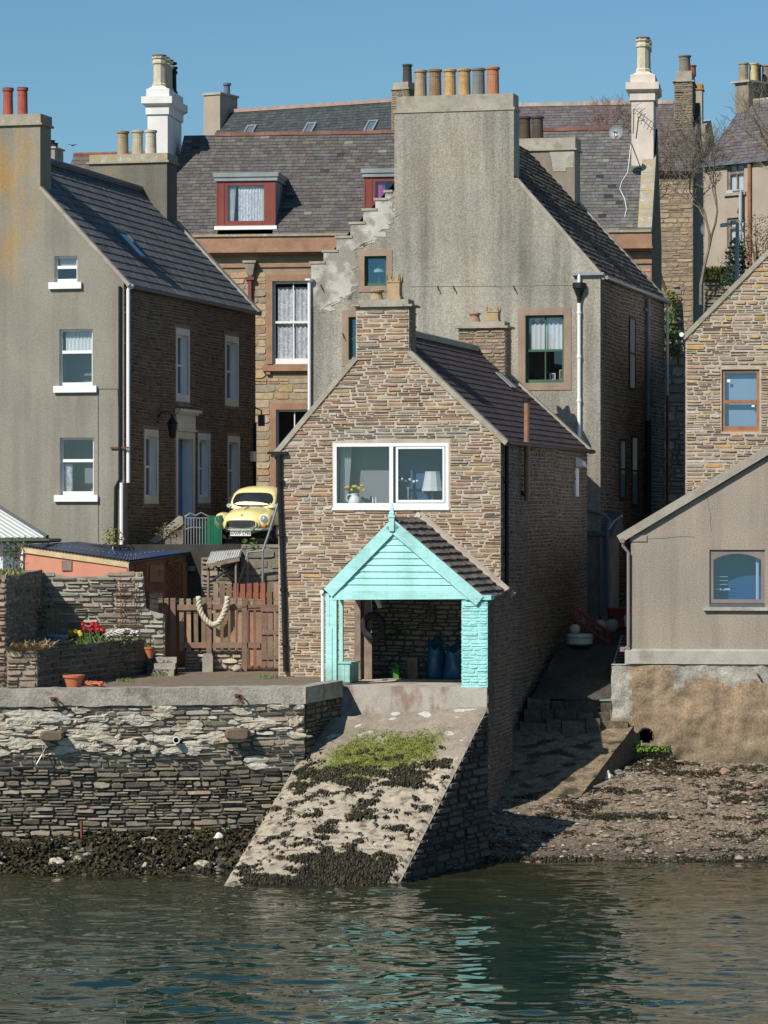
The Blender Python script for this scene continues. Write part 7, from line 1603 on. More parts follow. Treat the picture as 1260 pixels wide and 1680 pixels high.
def sidebox(f0, f1, dz0, dz1, d0, d1, mt, name, par=TSh):
    u = (sD - sA); n_ = Vector((u.y, -u.x, 0)).normalized(); c0, c1 = sA + u * f0, sA + u * f1; m = MB()
    def pt_(c, d, z): return Vector((c.x, c.y, z)) + n_ * d
    za, zb_ = sA.z - dz1, sA.z - dz0; m.hexa([pt_(c0, d0, za), pt_(c1, d0, za), pt_(c1, d1, za), pt_(c0, d1, za), pt_(c0, d0, zb_), pt_(c1, d0, zb_), pt_(c1, d1, zb_), pt_(c0, d1, zb_)]); return m.build(name, mt, par)
mb = MB(); p, q = sB - Vector((.03, .03, 0)), sA - Vector((-.02, .03, 0)); mb.hexa([p - Vector((0, 0, .2)), q - Vector((0, 0, .2)), q - Vector((0, -.05, .2)), p - Vector((0, -.05, .2)), p - Vector((0, 0, .02)), q - Vector((0, 0, .02)), q - Vector((0, -.05, .02)), p - Vector((0, -.05, .02))]); mb.build('fascia', M['palewood'], TSh)
mb = MB(); mb.box(sA.x - .03, sA.x + .03, sA.y - .04, sA.y + .03, YARD, sA.z - .2); mb.build('corner_post', M['driftwood'], TSh); mb = MB(); mb.box(sB.x - .05, sB.x + .02, sB.y - .05, sB.y, YARD, sB.z - .05); mb.build('corner_post', M['white'], TSh)
f = (110 - 37) / 173; c = sB.lerp(sA, f); mb = MB(); mb.hexa([Vector((c.x + a, c.y + dy - a * .2, c.z + z)) for z in (-.52, -.25) for a, dy in ((-.14, -.03), (.14, -.03), (.14, .02), (-.14, .02))]); mb.build('vent', M['driftwood'], TSh)
mb = MB(); u = Vector((.03, -.03, -.06)); mb.tube([sA + u, sD + u], .035, 6); mb.build('gutter', M['greydark'], TSh)
sidebox(.08, .20, .12, 2.6, .0, .03, M['redfence'], 'board'); sidebox(.24, .40, .15, .62, .0, .03, mat('tan_hatch', (.40, .25, .13), var=.15), 'hatch'); sidebox(.34, .375, .28, .45, .03, .045, M['driftwood'], 'vent')
o = sidebox(.22, .40, .85, 1.75, .0, .03, M['brownwood'], 'window'); sidebox(.235, .385, .92, 1.68, .031, .036, mat('shed_pane', (.30, .29, .25), var=.5, vs=3, rough=.1, spec=1), 'pane', o)
sidebox(.62, .72, .1, 2.4, .0, .03, mat('tan_board', (.36, .23, .13), var=.15), 'board'); sidebox(.74, .98, .12, 2.6, .0, .04, mat('maroon_boards', (.16, .075, .055), var=.2), 'door'); sidebox(.66, .73, .2, .34, .04, .22, M['grey'], 'lamp_box')
u = sD - sA; n_ = Vector((u.y, -u.x, 0)).normalized(); mb = MB()
for k in range(11):
    for sgn in (0, 1):
        z0_ = -2.2 + k * .22; p = sA + u * (.43 if not sgn else .60) + n_ * (.06 + .02 * sgn); q = sA + u * (.60 if not sgn else .43) + n_ * (.06 + .02 * sgn); mb.tube([Vector((p.x, p.y, sA.z + z0_)), Vector((q.x, q.y, sA.z + min(-.1, z0_ + .55)))], .014, 4)
mb.build('lattice', M['brownwood'], TSh)
mb = MB(); c = sA + u * .86 + n_ * .16; mb.lathe(Vector((c.x, c.y, sA.z - 1.1)), [(.02, -.12), (.16, -.05), (.24, .12), (.2, .12)], 12); solo(mb, 'hanging_basket', M['blackpaint'], 'dark wall basket hung on the maroon end of the shed', 'basket')
# ============================================================ conservatory on the left
e0, e1 = P(-90, 884, 54.6), P(78, 882, 54.3); tB = P(-30, 815, 56.2); upv = tB - e1; tA = e0 + upv
TC = thing('conservatory', 'pale barred conservatory roof in front of the harled gable', 'conservatory', WF, (e0.x, 55, 5), st=True)
mb = MB(); mb.poly([e0, e1, tB, tA]); mb.build('roof_glazing', mat('pale_roof_sheet', (.33, .355, .34), var=.12, rough=.2, spec=.7), TC)
d_e = (e1 - e0); up = d_e.cross(upv).normalized(); up = up if up.z > 0 else -up
for k in range(16):
    b = e0 + d_e * (k + .5) / 16; e = b + upv; mb = MB(); a = d_e.normalized() * .03; mb.hexa([b - a, b + a, e + a, e - a, b - a + up * .03, b + a + up * .03, e + a + up * .03, e - a + up * .03]); mb.build('glazing_bar', M['white'], TC)
mb = MB(); mb.tube([e1 + up * .03, tB + up * .03], .06, 6); mb.build('hip_ridge', M['greydark'], TC)
mb = MB(); dn = Vector((0, 0, -.08)); mb.tube([e0 + dn, e1 + dn + Vector((.06, 0, 0))], .07, 8); mb.tube([e1 + dn, e1 + dn + Vector((.1, 1.4, 0))], .06, 6); mb.build('gutter', mat('mossy_gutter', (.035, .05, .035), var=.3, rough=.5), TC)
cw = P(40, 900, 54.6); mb = MB(); mb.box(-14, cw.x, 54.62, 54.7, 4, e1.z - .1); mb.box(cw.x - .06, cw.x, 54.6, 56, 4, e1.z - .1); mb.build('white_frame', M['white'], TC)
for k in range(5):
    x = cw.x - .35 - k * .62; mb = MB(); mb.box(x - .24, x + .24, 54.585, 54.615, e1.z - 1.3, e1.z - .28); mb.build('pane', M['glassblue'] if 0 else M['skyglass'], TC)
c = P(22, 930, 53.4); mb = MB(); t = thing('garden_shrub', 'sparse green shrub between the conservatory and the shed corner', 'shrub', WF, Vector((c.x, c.y, c.z - .3)))
for k in range(9): e = c + Vector((rng.uniform(-.35, .35), 0, rng.uniform(.3, .9))); mb.tube([c - Vector((0, 0, .5)), e], .015, 4, 0, (.15, .12, .09))
mb.build('stem', M['bark'], t); mb = MB(); leaves(mb, c + Vector((0, 0, .35)), (.45, .3, .5), 190, .05, rng, GREENS); mb.build('foliage', M['leaves'], t)
c = P(185, 880, 55.4); t = thing('yellow_shrub', 'small yellow green shrub at the foot of the harled house downpipe', 'shrub', WF, Vector((c.x, c.y, 7.3))); mb = MB()
mb.tube([Vector((c.x, c.y, 7.0)), Vector((c.x, c.y, 7.6))], .02, 4); mb.build('stem', M['bark'], t); mb = MB(); leaves(mb, c, (.3, .25, .3), 170, .045, rng, [(.24, .24, .04), (.16, .18, .035), (.30, .28, .06)]); mb.build('foliage', M['leaves'], t)
# ============================================================ lean-to, retaining wall, handrail, green railings
p0, p1, p2, p3 = P(338, 925, 54.25), P(393, 913, 54.25), P(397, 901, 55.45), P(346, 905, 55.45)
t = thing('lean_to', 'sagging pale corrugated lean-to roof between the shed and the steps', 'lean-to', WF, ((p0.x + p1.x) / 2, 54.4, YARD), st=True)
mb = MB(); sheet(mb, p0, p1, p2, p3, 26, .02); mb.build('roof_sheet', M['sheetgrey'], t)
mb = MB(); mb.hexa([p0 - Vector((0, 0, .12)), p1 - Vector((0, 0, .12)), p1 - Vector((0, -.05, .12)), p0 - Vector((0, -.05, .12)), p0 - Vector((0, 0, .02)), p1 - Vector((0, 0, .02)), p1 - Vector((0, -.05, .02)), p0 - Vector((0, -.05, .02))]); mb.build('fascia', M['driftwood'], t)
for p in (p0 + Vector((.06, .08, 0)), p1 + Vector((-.1, .08, 0))): mb = MB(); mb.tube([Vector((p.x, p.y, YARD)), p - Vector((0, 0, .1))], .04, 6); mb.build('post', M['driftwood'], t)
mb = MB(); a, b = P(345, 955, 54.35), P(385, 925, 54.35); mb.tube([a, b], .035, 5); mb.tube([P(352, 928, 54.35), P(392, 958, 54.35)], .03, 5); mb.build('brace', M['blackpaint'], t)
Yk = 55.55; K = Pl(fw, 'F', Yk)
rubble_wall('rubble_bank', 'rubble wall in the shade beneath the corrugated lean-to', [(Pl(fw, 'F', Yk + .0), [(K.px(330, 950)[0], YARD), (K.px(396, 950)[0], YARD), K.px(396, 912), K.px(330, 915)], [(.30, .25, .185), (.35, .29, .21), (.26, .22, .17)])], h=(.1, .2), l=(.25, .6))
K2 = Pl(fw, 'F', Yk - .25); xa, zt_ = K2.px(396, 893); xb = K2.px(500, 893)[0]
rubble_wall('retaining_wall', 'wall of large squared mossy blocks holding up the lane under the car', [(K2, [(xa, YARD), (xb, YARD), (xb, zt_), (xa, zt_)], [(.24, .205, .14), (.20, .18, .13), (.27, .22, .14), (.22, .21, .16)])], h=(.26, .36), l=(.5, 1.1), gap=.02, dep=(.01, .03), extra=lambda q: q.box(xa, xb, Yk - .23, 57, 4, zt_ - .02))
H = Pl(fw, 'F', Yk - .6); hp = lambda x, y, d=0: Vector((H.px(x, y)[0], Yk - .6 + d, H.px(x, y)[1]))
t = thing('handrail', 'galvanised pipe handrail climbing the steps below the car', 'handrail', WF, Vector((hp(420, 960).x, Yk - .6, YARD)))
mb = MB(); mb.tube([hp(390, 962), hp(407, 906), hp(431, 904), hp(442, 872), hp(456, 826)], .032, 8); mb.build('rail', M['grey'], t)
for x, y0, y1 in ((406, 906, 975), (431, 905, 990)): mb = MB(); mb.tube([hp(x, y0), hp(x, y1)], .03, 8); mb.build('post', M['grey'], t)
c = hp(410, 898); mb = MB(); leaves(mb, c + Vector((0, .4, .05)), (.22, .2, .22), 110, .05, rng, [(.12, .18, .04), (.08, .13, .03)]); mb.tube([c + Vector((0, .4, -.3)), c + Vector((0, .4, .1))], .012, 4); solo(mb, 'wall_fern', M['leaves'], 'bright green fern growing on top of the retaining wall', 'fern')
c = hp(424, 962); t = thing('poppy', 'few small yellow flowers by the handrail post', 'flowers', WF, c - Vector((0, 0, .3))); mb = MB(); leaves(mb, c - Vector((0, 0, .1)), (.15, .1, .2), 40, .04, rng, GREENS); mb.build('foliage', M['leaves'], t)
for k in range(5): q = MB(); q.blob(c + Vector((rng.uniform(-.15, .15), -.02, rng.uniform(0, .16))), .035, rng, 0, (.5, .5, .5), 1, .2); q.build('bloom', M['yellowflower'], t)
G = Pl(fw, 'F', 56.2); gp = lambda x, y, d=0.0: Vector((G.px(x, y)[0], 56.2 + d, G.px(x, y)[1]))
t = thing('iron_gate', 'pale painted iron bar gate in front of the blue door', 'gate', WF, gp(321, 890))
mb = MB(); mb.tube([gp(303, 848), gp(312, 842), gp(321, 846), gp(330, 841), gp(343, 848)], .022, 6); mb.tube([gp(303, 850), gp(342, 850)], .018, 6); mb.tube([gp(303, 869), gp(315, 865), gp(330, 866)], .018, 6); mb.build('top_rail', M['grey'], t)
for k in range(9): x = 304 + k * 4.7; mb = MB(); mb.tube([gp(x, 849), gp(x, 893)], .014, 5); mb.build('bar', M['grey'], t)
t = thing('green_railing', 'bottle green boarded railing panel beside the yellow car', 'railing', WF, gp(345, 895))
for (x0_, x1_, y0_, d) in ((326, 341, 853, .05), (343, 363, 846, -.05)):
    for k in range(int((x1_ - x0_) / 2.6)): x = x0_ + k * 2.6; mb = MB(); a, b = gp(x, y0_, d), gp(x + 2.0, 895, d); mb.box(a.x, b.x, 56.2 + d, 56.2 + d + .04, b.z, a.z); mb.build('board', M['greenfence'], t)
for x in (342, 363): mb = MB(); mb.tube([gp(x, 845), gp(x, 897)], .04, 6); mb.build('post', M['green'], t)
S = Pl(fw, 'F', 56.6); sp_ = lambda x, y, d=0.0: Vector((S.px(x, y)[0], 56.6 + d, S.px(x, y)[1]))
mb = MB(); mb.ext([sp_(244, 888), sp_(293, 846), sp_(299, 848), sp_(300, 860), sp_(256, 892)], (0, .35, 0)); mb.ext([sp_(244, 889, .05), sp_(292, 850, .05), sp_(300, 862, .05), sp_(300, 920, .05), sp_(244, 920, .05)], (0, .25, 0), 1); solo(mb, 'sloping_wall', [M['cope'], M['mortar_mid']], 'garden wall end with a steep sloping stone cope before the front door', 'wall')
c = sp_(282, 872, -.3); t = thing('brown_shrub', 'brownish green shrub below the sloping stone cope', 'shrub', WF, Vector((c.x, c.y, 7.2))); mb = MB(); mb.tube([c - Vector((0, 0, .8)), c], .03, 4, 0, (.15, .12, .09)); mb.build('stem', M['bark'], t)
mb = MB(); leaves(mb, c, (.42, .3, .3), 260, .045, rng, [(.10, .10, .035), (.13, .115, .05), (.07, .085, .025), (.17, .13, .07)]); mb.build('foliage', M['leaves'], t)
# ============================================================ old yellow car
def car():
    global FP
    FP = 5500.0; K_ = 1.12; f = Fr((P(396, 0, 56.3).x * KY, 56.3 * KY), 12.5); FP = 3267.0; zg = 7.36
    t = thing('car', 'old round fendered yellow saloon car with chrome bumper parked above the steps', 'car', f, (0, 1.9, zg))
    S_ = lambda x, y, z: Vector((x * K_, y * K_, zg + z * K_))
    def loft(mb, secs, m=0, cap=True):
        n = len(secs[0]); vs = [S_(*p) for s in secs for p in s]; k = len(secs)
        fs = [(i * n + j, i * n + (j + 1) % n, (i + 1) * n + (j + 1) % n, (i + 1) * n + j) for i in range(k - 1) for j in range(n)]
        if cap: fs += [tuple(range(n))[::-1], tuple(range((k - 1) * n, k * n))]
        mb.add(vs, fs, m)
    def ring(y, cx, zb, zt, w, e=2.4, n=28, lift=0.0):
        out = []; cz, h = (zb + zt) / 2, (zt - zb) / 2
        for i in range(n):
            a = 2 * math.pi * i / n; ca, sa = math.cos(a), math.sin(a)
            out.append((cx + w * math.copysign(abs(ca) ** (2 / e), ca), y, cz + h * math.copysign(abs(sa) ** (2 / e), sa)))
        return out
    mb = MB()
    # bonnet / hull
    hull = [(-.02, .30, .62, .36, 2.6), (.02, .28, .70, .46, 2.6), (.12, .26, .80, .52, 2.6), (.35, .25, .88, .56, 2.5), (.7, .24, .94, .60, 2.5), (1.0, .23, .97, .66, 2.6), (1.3, .22, .96, .72, 2.8), (2.2, .22, .95, .74, 2.9), (2.9, .24, .93, .72, 2.8), (3.35, .28, .86, .64, 2.6), (3.62, .36, .70, .48, 2.4)]
    loft(mb, [ring(y, 0, zb, zt, w, e) for y, zb, zt, w, e in hull])
    # cabin roof
    cab = [(1.02, .90, .95, .56, 3), (1.18, .88, 1.18, .60, 3.2), (1.32, .88, 1.36, .59, 3.4), (1.5, .88, 1.46, .58, 3.2), (1.9, .88, 1.50, .58, 3), (2.4, .88, 1.47, .57, 3), (2.8, .88, 1.33, .53, 2.8), (3.1, .86, 1.1, .46, 2.5), (3.3, .84, .92, .38, 2.3)]
    loft(mb, [ring(y, 0, zb, zt, w, e) for y, zb, zt, w, e in cab])
    # front wings carrying the lamps, rear wings
    for sx in (-1, 1):
        wing = [(.06, .50, .70, .10), (.10, .42, .77, .155), (.2, .36, .80, .18), (.45, .34, .82, .19), (.8, .34, .80, .185), (1.15, .34, .74, .16), (1.5, .36, .64, .11)]
        loft(mb, [ring(y, sx * (.575 + .02 * (y > .3)), zb, zt, w, 2.3, 18) for y, zb, zt, w in wing])
        rear = [(2.2, .34, .62, .10), (2.5, .34, .74, .15), (2.9, .34, .76, .16), (3.3, .36, .66, .13), (3.5, .42, .56, .07)]
        loft(mb, [ring(y, sx * .62, zb, zt, w, 2.3, 18) for y, zb, zt, w in rear])
    body = mb.build('body', M['car'], t, True)
    # windscreen & side glass
    mb = MB(); n = 16; lo, hi = [], []
    M['carglass'] = mat('dark_car_glass', (.02, .022, .024), var=.1, rough=.06, spec=.8)
    p = []
    for i in range(26):
        a = 2 * math.pi * i / 26; ca, sa = math.cos(a), math.sin(a); x = .52 * math.copysign(abs(ca) ** .42, ca) * (1 - .05 * (sa > 0)); v = math.copysign(abs(sa) ** .55, sa); z = 1.14 + .17 * v; y = 1.155 + .115 * (v - 0) + .10 * (x / .5) ** 2 * .6 - .012
        p.append(S_(x, y - .035, z))
    mb.poly(p); ws = mb.build('windscreen', M['carglass'], t)
    mb = MB(); q = p + [p[0]]; mb.tube(q, .012, 5); mb.build('seal', M['rubber'], ws)
    for sx in (-1, 1):
        mb = MB(); mb.ext([S_(sx * .604, y, z) for y, z in ((1.34, .97), (1.42, 1.30), (1.9, 1.36), (1.95, .97))], (sx * .01, 0, 0)); mb.ext([S_(sx * .60, y, z) for y, z in ((2.0, .97), (2.0, 1.36), (2.35, 1.33), (2.6, 1.0))], (sx * .01, 0, 0)); mb.build('side_window', M['carglass'], t)
    # grille, bumper, lamps, plate, mirrors, wipers
    mb = MB(); g_ = ring(-.05, 0, .42, .60, .37, 4.5, 24); g2 = ring(.06, 0, .42, .60, .37, 4.5, 24); loft(mb, [g2, g_]); gr = mb.build('grille', M['blackpaint'], t)
    for k in range(6): mb = MB(); z = .445 + .026 * k; mb.tube([S_(-.35, -.052, z), S_(0, -.068, z), S_(.35, -.052, z)], .007, 4); mb.build('grille_bar', M['greydark'], gr)
    mb = MB(); mb.tube([S_(*v) for v in ring(-.04, 0, .405, .615, .39, 4.5, 24)] + [S_(*ring(-.04, 0, .405, .615, .39, 4.5, 24)[0])], .016, 6); mb.build('grille_surround', M['car'], gr)
    mb = MB(); pts = [(-.76, .16, .385), (-.70, .02, .38), (-.55, -.06, .375), (-.3, -.1, .375), (0, -.115, .375), (.3, -.1, .375), (.55, -.06, .375), (.70, .02, .38), (.76, .16, .385)]
    vs = [];
    for x, y, z in pts: vs += [S_(x, y, z - .035), S_(x, y - .035, z - .015), S_(x, y - .035, z + .02), S_(x, y, z + .04)]
    mb.add(vs, [(4 * i + j, 4 * i + 4 + j, 4 * i + 4 + (j + 1) % 4, 4 * i + (j + 1) % 4) for i in range(len(pts) - 1) for j in range(4)]); bp_ = mb.build('bumper', M['chrome'], t)
    for sx in (-1, 1): mb = MB(); mb.tube([S_(sx * .36, -.13, .30), S_(sx * .36, -.16, .38), S_(sx * .36, -.13, .47)], .03, 6); mb.build('overrider', M['chrome'], bp_)
    for sx in (-1, 1):
        c = S_(sx * .575, .07, .64); d = Vector((0, -1, .08)).normalized(); mb = MB()
        mb.cyl(c + d * -.05, c + d * .035, .115, .105, 18); hl = mb.build('headlight', M['chrome'], t)
        n = 16; x_ = Vector((1, 0, 0)); z_ = x_.cross(d) * -1; vs = [c + d * .075]
        for r, o in ((.05, .068), (.09, .04)):
            vs += [c + d * o + x_ * r * math.cos(2 * math.pi * i / n) + z_ * r * math.sin(2 * math.pi * i / n) for i in range(n)]
        mb = MB(); mb.add(vs, [(0, 1 + i, 1 + (i + 1) % n) for i in range(n)] + [(1 + i, 1 + n + i, 1 + n + (i + 1) % n, 1 + (i + 1) % n) for i in range(n)]); mb.build('lens', mat('headlight_lens', (.62, .66, .68), var=.1, rough=.08, metal=.7), hl, True)
        mb = MB(); c2 = S_(sx * .60, .05, .475); mb.cyl(c2, c2 + d * .05, .05, .04, 12); mb.build('indicator', mat('amber_lens', (.55, .16, .03), rough=.3), t)
        mb = MB(); c3 = S_(sx * .60, 1.02, .96); mb.tube([S_(sx * .58, 1.02, .86), c3], .012, 5); mb.cyl(c3 + Vector((0, -.03, .03)), c3 + Vector((0, .03, .03)), .06, n=12); mb.build('door_mirror', M['chrome'], t)
        mb = MB(); c4 = S_(sx * .70, .58, .29)
        mb.cyl(c4 - Vector((.11 * 1, 0, 0)), c4 + Vector((.08, 0, 0)), .325, n=24); wl = mb.build('wheel', M['rubber'], t)
        mb = MB(); s = Vector((sx, 0, 0)); mb.cyl(c4 + s * .09, c4 + s * .11, .19, .17, 20); mb.cyl(c4 + s * .11, c4 + s * .13, .09, .07, 14, 1); mb.build('rim', [M['grey'], M['chrome']], wl)
        mb = MB(); c5 = S_(sx * .68, 2.85, .29); mb.cyl(c5 - Vector((.09, 0, 0)), c5 + Vector((.09, 0, 0)), .325, n=24); wl = mb.build('wheel', M['rubber'], t); mb = MB(); mb.cyl(c5 + s * .085, c5 + s * .11, .18, .16, 18); mb.build('rim', M['grey'], wl)
        mb = MB(); mb.tube([S_(sx * .25 - .12, 1.06, .99), S_(sx * .25 + .18, 1.11, 1.07)], .01, 4); mb.build('wiper', M['blackpaint'], t)
    mb = MB(); mb.box(-.60 * K_, .60 * K_, .3 * K_, 3.2 * K_, zg + .16, zg + .4); mb.build('underside', M['blackpaint'], t)
    mb = MB(); mb.tube([S_(0, .06, .74), S_(0, .4, .905), S_(0, .95, .985)], .012, 5); mb.lathe(S_(0, .05, .70), [(.02, 0), (.05, .03), (.02, .06)], 8); mb.build('bonnet_trim', M['chrome'], t)
    mb = MB(); mb.box(-.27 * K_, .27 * K_, -.10, -.085, zg + .215 * K_, zg + .325 * K_); pt_ = mb.build('number_plate', M['white'], t)
    cu = bpy.data.curves.new('plate_text', 'FONT'); cu.body = 'WWP 579K'; cu.size = .125; cu.align_x = 'CENTER'; cu.align_y = 'CENTER'; cu.extrude = .002; cu.space_character = 1.0
    tmp = bpy.data.objects.new('tmp', cu); C.objects.link(tmp); bpy.context.view_layer.update(); me = bpy.data.meshes.new_from_object(tmp.evaluated_get(bpy.context.evaluated_depsgraph_get())); bpy.data.objects.remove(tmp)
    o = bpy.data.objects.new('lettering', me); C.objects.link(o); me.materials.clear(); me.materials.append(M['black']); o.parent = pt_; b = BASE[t.name]; o.location = Vector((0, -.106, zg + .27 * K_)) - b; o.rotation_euler = (rad(90), 0, 0)
car()
# ============================================================ clutter at the end of the lane
def floorpt(px, py, Y): p = P(px, py, Y); return p
c = floorpt(951, 1058, 54.3); t = thing('tub', 'low round white tub in the shaded lane', 'tub', WF, c); mb = MB(); mb.lathe(c, [(.30, 0), (.36, .04), (.37, .26), (.34, .30), (.31, .28), (.30, .12)], 20); mb.build('tub_body', mat('greenish_white_tub', (.45, .50, .42), var=.15, rough=.6), t); mb = MB(); mb.lathe(c, [(.372, .18), (.378, .2), (.372, .22)], 20); mb.build('tub_band', M['cope'], t)
def buoy(px, py, r, mt, lab):
    c = P(px, py, 54.35 if px < 960 else 55.1); t = thing('buoy', lab, 'buoy', WF, c, 'buoys lying in the lane'); mb = MB(); mb.blob(c + Vector((0, 0, r)), (r, r, r * 1.05), rng, 0, (.5, .5, .5), 2, 0); mb.build('float', mt, t, True); mb = MB(); mb.lathe(c + Vector((0, 0, 2 * r)), [(.05, -.02), (.05, .06), (.02, .09)], 8); mb.build('eye', M['blackpaint'], t)
buoy(943, 1042, .15, mat('buff_buoy', (.5, .47, .36)), 'buff ball buoy sitting on the white tub'); buoy(985, 1038, .18, mat('white_buoy', (.34, .35, .35)), 'white buoy with a dark band against the lane wall'); buoy(1004, 1038, .19, mat('pale_buoy', (.28, .29, .29)), 'pale grey white buoy nearest the drain pipes')
a, b = P(938, 1003, 54.6), P(1003, 1050, 54.9); n_ = (b - a).normalized(); mb = MB(); w = Vector((0, .1, .16)); M['redwood'] = mat('dull_red_wood', (.25, .055, .05), var=.25, vs=4)
for s in (-1, 1): mb.tube([a + w * s, b + w * s], .04, 6)
for k in range(6): q = a.lerp(b, (k + .5) / 6); mb.tube([q - w, q + w], .03, 5)
solo(mb, 'wooden_ladder', M['redwood'], 'dull red wooden ladder leaning across the lane behind the tub', 'ladder')
q = P(1002, 1106, 53.2); mb = MB(); pu, pr = Vector((.32, .25, 1.0)), Vector((.34, .3, 0))
for s in (0, 1): mb.tube([q + pr * s, q + pr * s + pu], .02, 5)
for k in range(13): z = pu * (k / 12); mb.tube([q + z, q + pr + z], .014, 4)
solo(mb, 'metal_grille', M['grey'], 'metal grille leaning against the corner of the shore house', 'grille')
c = P(1031, 1028, 55.3); mb = MB(); mb.lathe(c, [(.10, 0), (.13, .3), (.14, .3), (.12, .29), (.10, .05)], 14); mb.tube([c + Vector((-.13, 0, .28)), c + Vector((0, -.05, .42)), c + Vector((.13, 0, .28))], .008, 4); solo(mb, 'bucket', M['white'], 'white bucket at the shaded corner of the shore house', 'bucket')
wc = P(1017, 1030, 56.2); mb = MB(); mb.box(wc.x - .3, wc.x + .25, 56.2, 56.7, wc.z, wc.z + .5); mb.box(wc.x - .34, wc.x + .29, 56.16, 56.74, wc.z + .5, wc.z + .56); solo(mb, 'red_box', M['redwood'], 'dull red lidded box at the dark end of the lane', 'box')
# ============================================================ terrace wall with ivy, lamp posts
Yt = 70.0; T2 = Pl(fw, 'F', Yt); pts = [T2.px(1078, 900), T2.px(1124, 900), T2.px(1124, 560), T2.px(1118, 470), T2.px(1106, 465), T2.px(1094, 475), T2.px(1084, 500), T2.px(1078, 560)]
rubble_wall('terrace_wall', 'pale block garden wall hung with ivy between two house ends', [(T2, pts, [(.36, .30, .21), (.40, .34, .25), (.30, .26, .19)])], h=(.25, .4), l=(.4, .9))
for k, (px, py, rx, rz, tones, lab) in enumerate(((1103, 490, .25, .30, [(.22, .20, .04), (.16, .16, .04)], 'yellow leaved ivy clump highest on the terrace wall'), (1100, 520, .34, .30, [(.09, .17, .03), (.06, .13, .025)], 'green ivy clump in the middle of the terrace wall'), (1101, 548, .38, .28, [(.10, .17, .035), (.07, .13, .03)], 'green ivy clump low on the terrace wall'), (1100, 576, .34, .26, [(.24, .17, .05), (.15, .12, .04)], 'rusty yellow ivy clump lowest on the terrace wall'))):
    c = P(px, py, Yt - .25); t = thing('ivy', lab, 'ivy', WF, c - Vector((0, 0, rz)), 'ivy on the terrace wall'); mb = MB(); leaves(mb, c, (rx, .18, rz), 260, .06, rng, tones); mb.build('foliage', M['leaves'], t); mb = MB(); mb.tube([c - Vector((.1, -.15, rz)), c, c + Vector((.1, .1, rz * .8))], .02, 4, 0, (.12, .09, .06)); mb.build('stem', M['bark'], t)
Yl = 80.0; L2 = Pl(fw, 'F', Yl); pts = [L2.px(1154, 540), L2.px(1290, 540), L2.px(1290, 452), L2.px(1200, 455), L2.px(1154, 452)]
rubble_wall('mossy_wall', 'mossy rubble wall below the far harled house', [(L2, pts, [(.30, .25, .17), (.34, .28, .19), (.26, .23, .16)])], h=(.12, .24), l=(.3, .8))
mb = MB()
for _ in range(900): x, z = L2.px(rng.uniform(1154, 1205), rng.uniform(440, 456)); blades(mb, (x, Yl - .1, z - .1), 1, .25, .05, rng, [(.16, .18, .04), (.12, .14, .03), (.22, .21, .06)], w=.02)
solo(mb, 'moss_strip', M['grass'], 'yellow green growth along the top of the mossy wall', 'moss')
M['lampgrey'] = mat('pale_grey_lamp_paint', (.42, .45, .46), var=.1, rough=.6)
def lamp(px, y0, y1, px1, Y, lab):
    A = P(px, y1, Y); B_ = P(px + 1, y0, Y); D_ = P(px1, y0 + 3, Y - .3); t = thing('street_lamp', lab, 'street lamp', WF, A); mb = MB(); mb.tube([A, B_], .085, 8, 0, r1=.07); mb.build('pole', M['lampgrey'], t); mb = MB(); mb.tube([B_, B_.lerp(D_, .5), D_], .045, 6); mb.build('arm', M['lampgrey'], t)
    mb = MB(); e = D_ + (B_ - D_) * .45; mb.hexa([D_ + Vector((0, -.12, -.07)), e + Vector((0, -.12, -.07)), e + Vector((0, .12, -.07)), D_ + Vector((0, .12, -.07)), D_ + Vector((0, -.06, .07)), e + Vector((0, -.06, .07)), e + Vector((0, .06, .07)), D_ + Vector((0, .06, .07))]); mb.build('lamp_head', M['sheetgrey'], t)
lamp(1209, 366, 460, 1183, 76.0, 'grey street lamp with a short arm, the nearer and lower of two'); lamp(1214, 312, 460, 1192, 82.0, 'thin tall street lamp standing behind a lower one')
c = P(1163, 376, 84.0); dish('wall_dish', 'dark grey satellite dish on the far harled house behind bare branches', c, .36, (-.55, -.75, .3), M['greydark'], c + Vector((.1, .8, -.3)))
# ============================================================ trees and shrubs
def bare_tree(label, base, h, r, spread, rng, lean=(0, 0, 0), tone=((.15, .115, .085),), depth=6, sc=1.0, grp='bare trees between the houses'):
    base = Vector(base); t = thing('bare_tree', label, 'tree', WF, base, grp); tr = MB(); cr = MB()
    def grow(p, d, l, r, k):
        n = 3; pts = [p]; q = p
        for i in range(n):
            d = (d + Vector((rng.gauss(0, .13), rng.gauss(0, .13), rng.gauss(0, .10) + .04))).normalized(); q = q + d * l / n; pts.append(q)
        (tr if k >= depth - 1 else cr).tube(pts, r, 6 if k >= depth - 1 else 4 if k > 2 else 3, 0, pick(tone, rng, .2), r1=r * .68)
        if k <= 0: return
        for i in range(2 if rng.random() < .45 else 3):
            dd = (d + Vector((rng.gauss(0, spread), rng.gauss(0, spread * .8), rng.gauss(.08, spread * .7)))).normalized(); grow(pts[-1] if i < 2 else pts[2], dd, l * rng.uniform(.62, .86), max(.007, r * rng.uniform(.6, .75)), k - 1)
    grow(base, (Vector((0, 0, 1)) + Vector(lean)).normalized(), h * .30, r, depth)
    tr.build('trunk', M['bark'], t); cr.build('crown', M['bark'], t); return t
bare_tree('bare branching tree between the tenement end and the dark gable edge', P(1098, 520, 79.0), 8.0, .085, .50, random.Random(5), (.10, -.1, 0), ((.19, .155, .11), (.16, .13, .095)), depth=8)
bare_tree('bare tree spreading leafless twigs in front of the far harled house', P(1150, 500, 77.0), 7.6, .075, .55, random.Random(9), (.12, -.1, 0), ((.18, .15, .11), (.15, .125, .09)), depth=8)
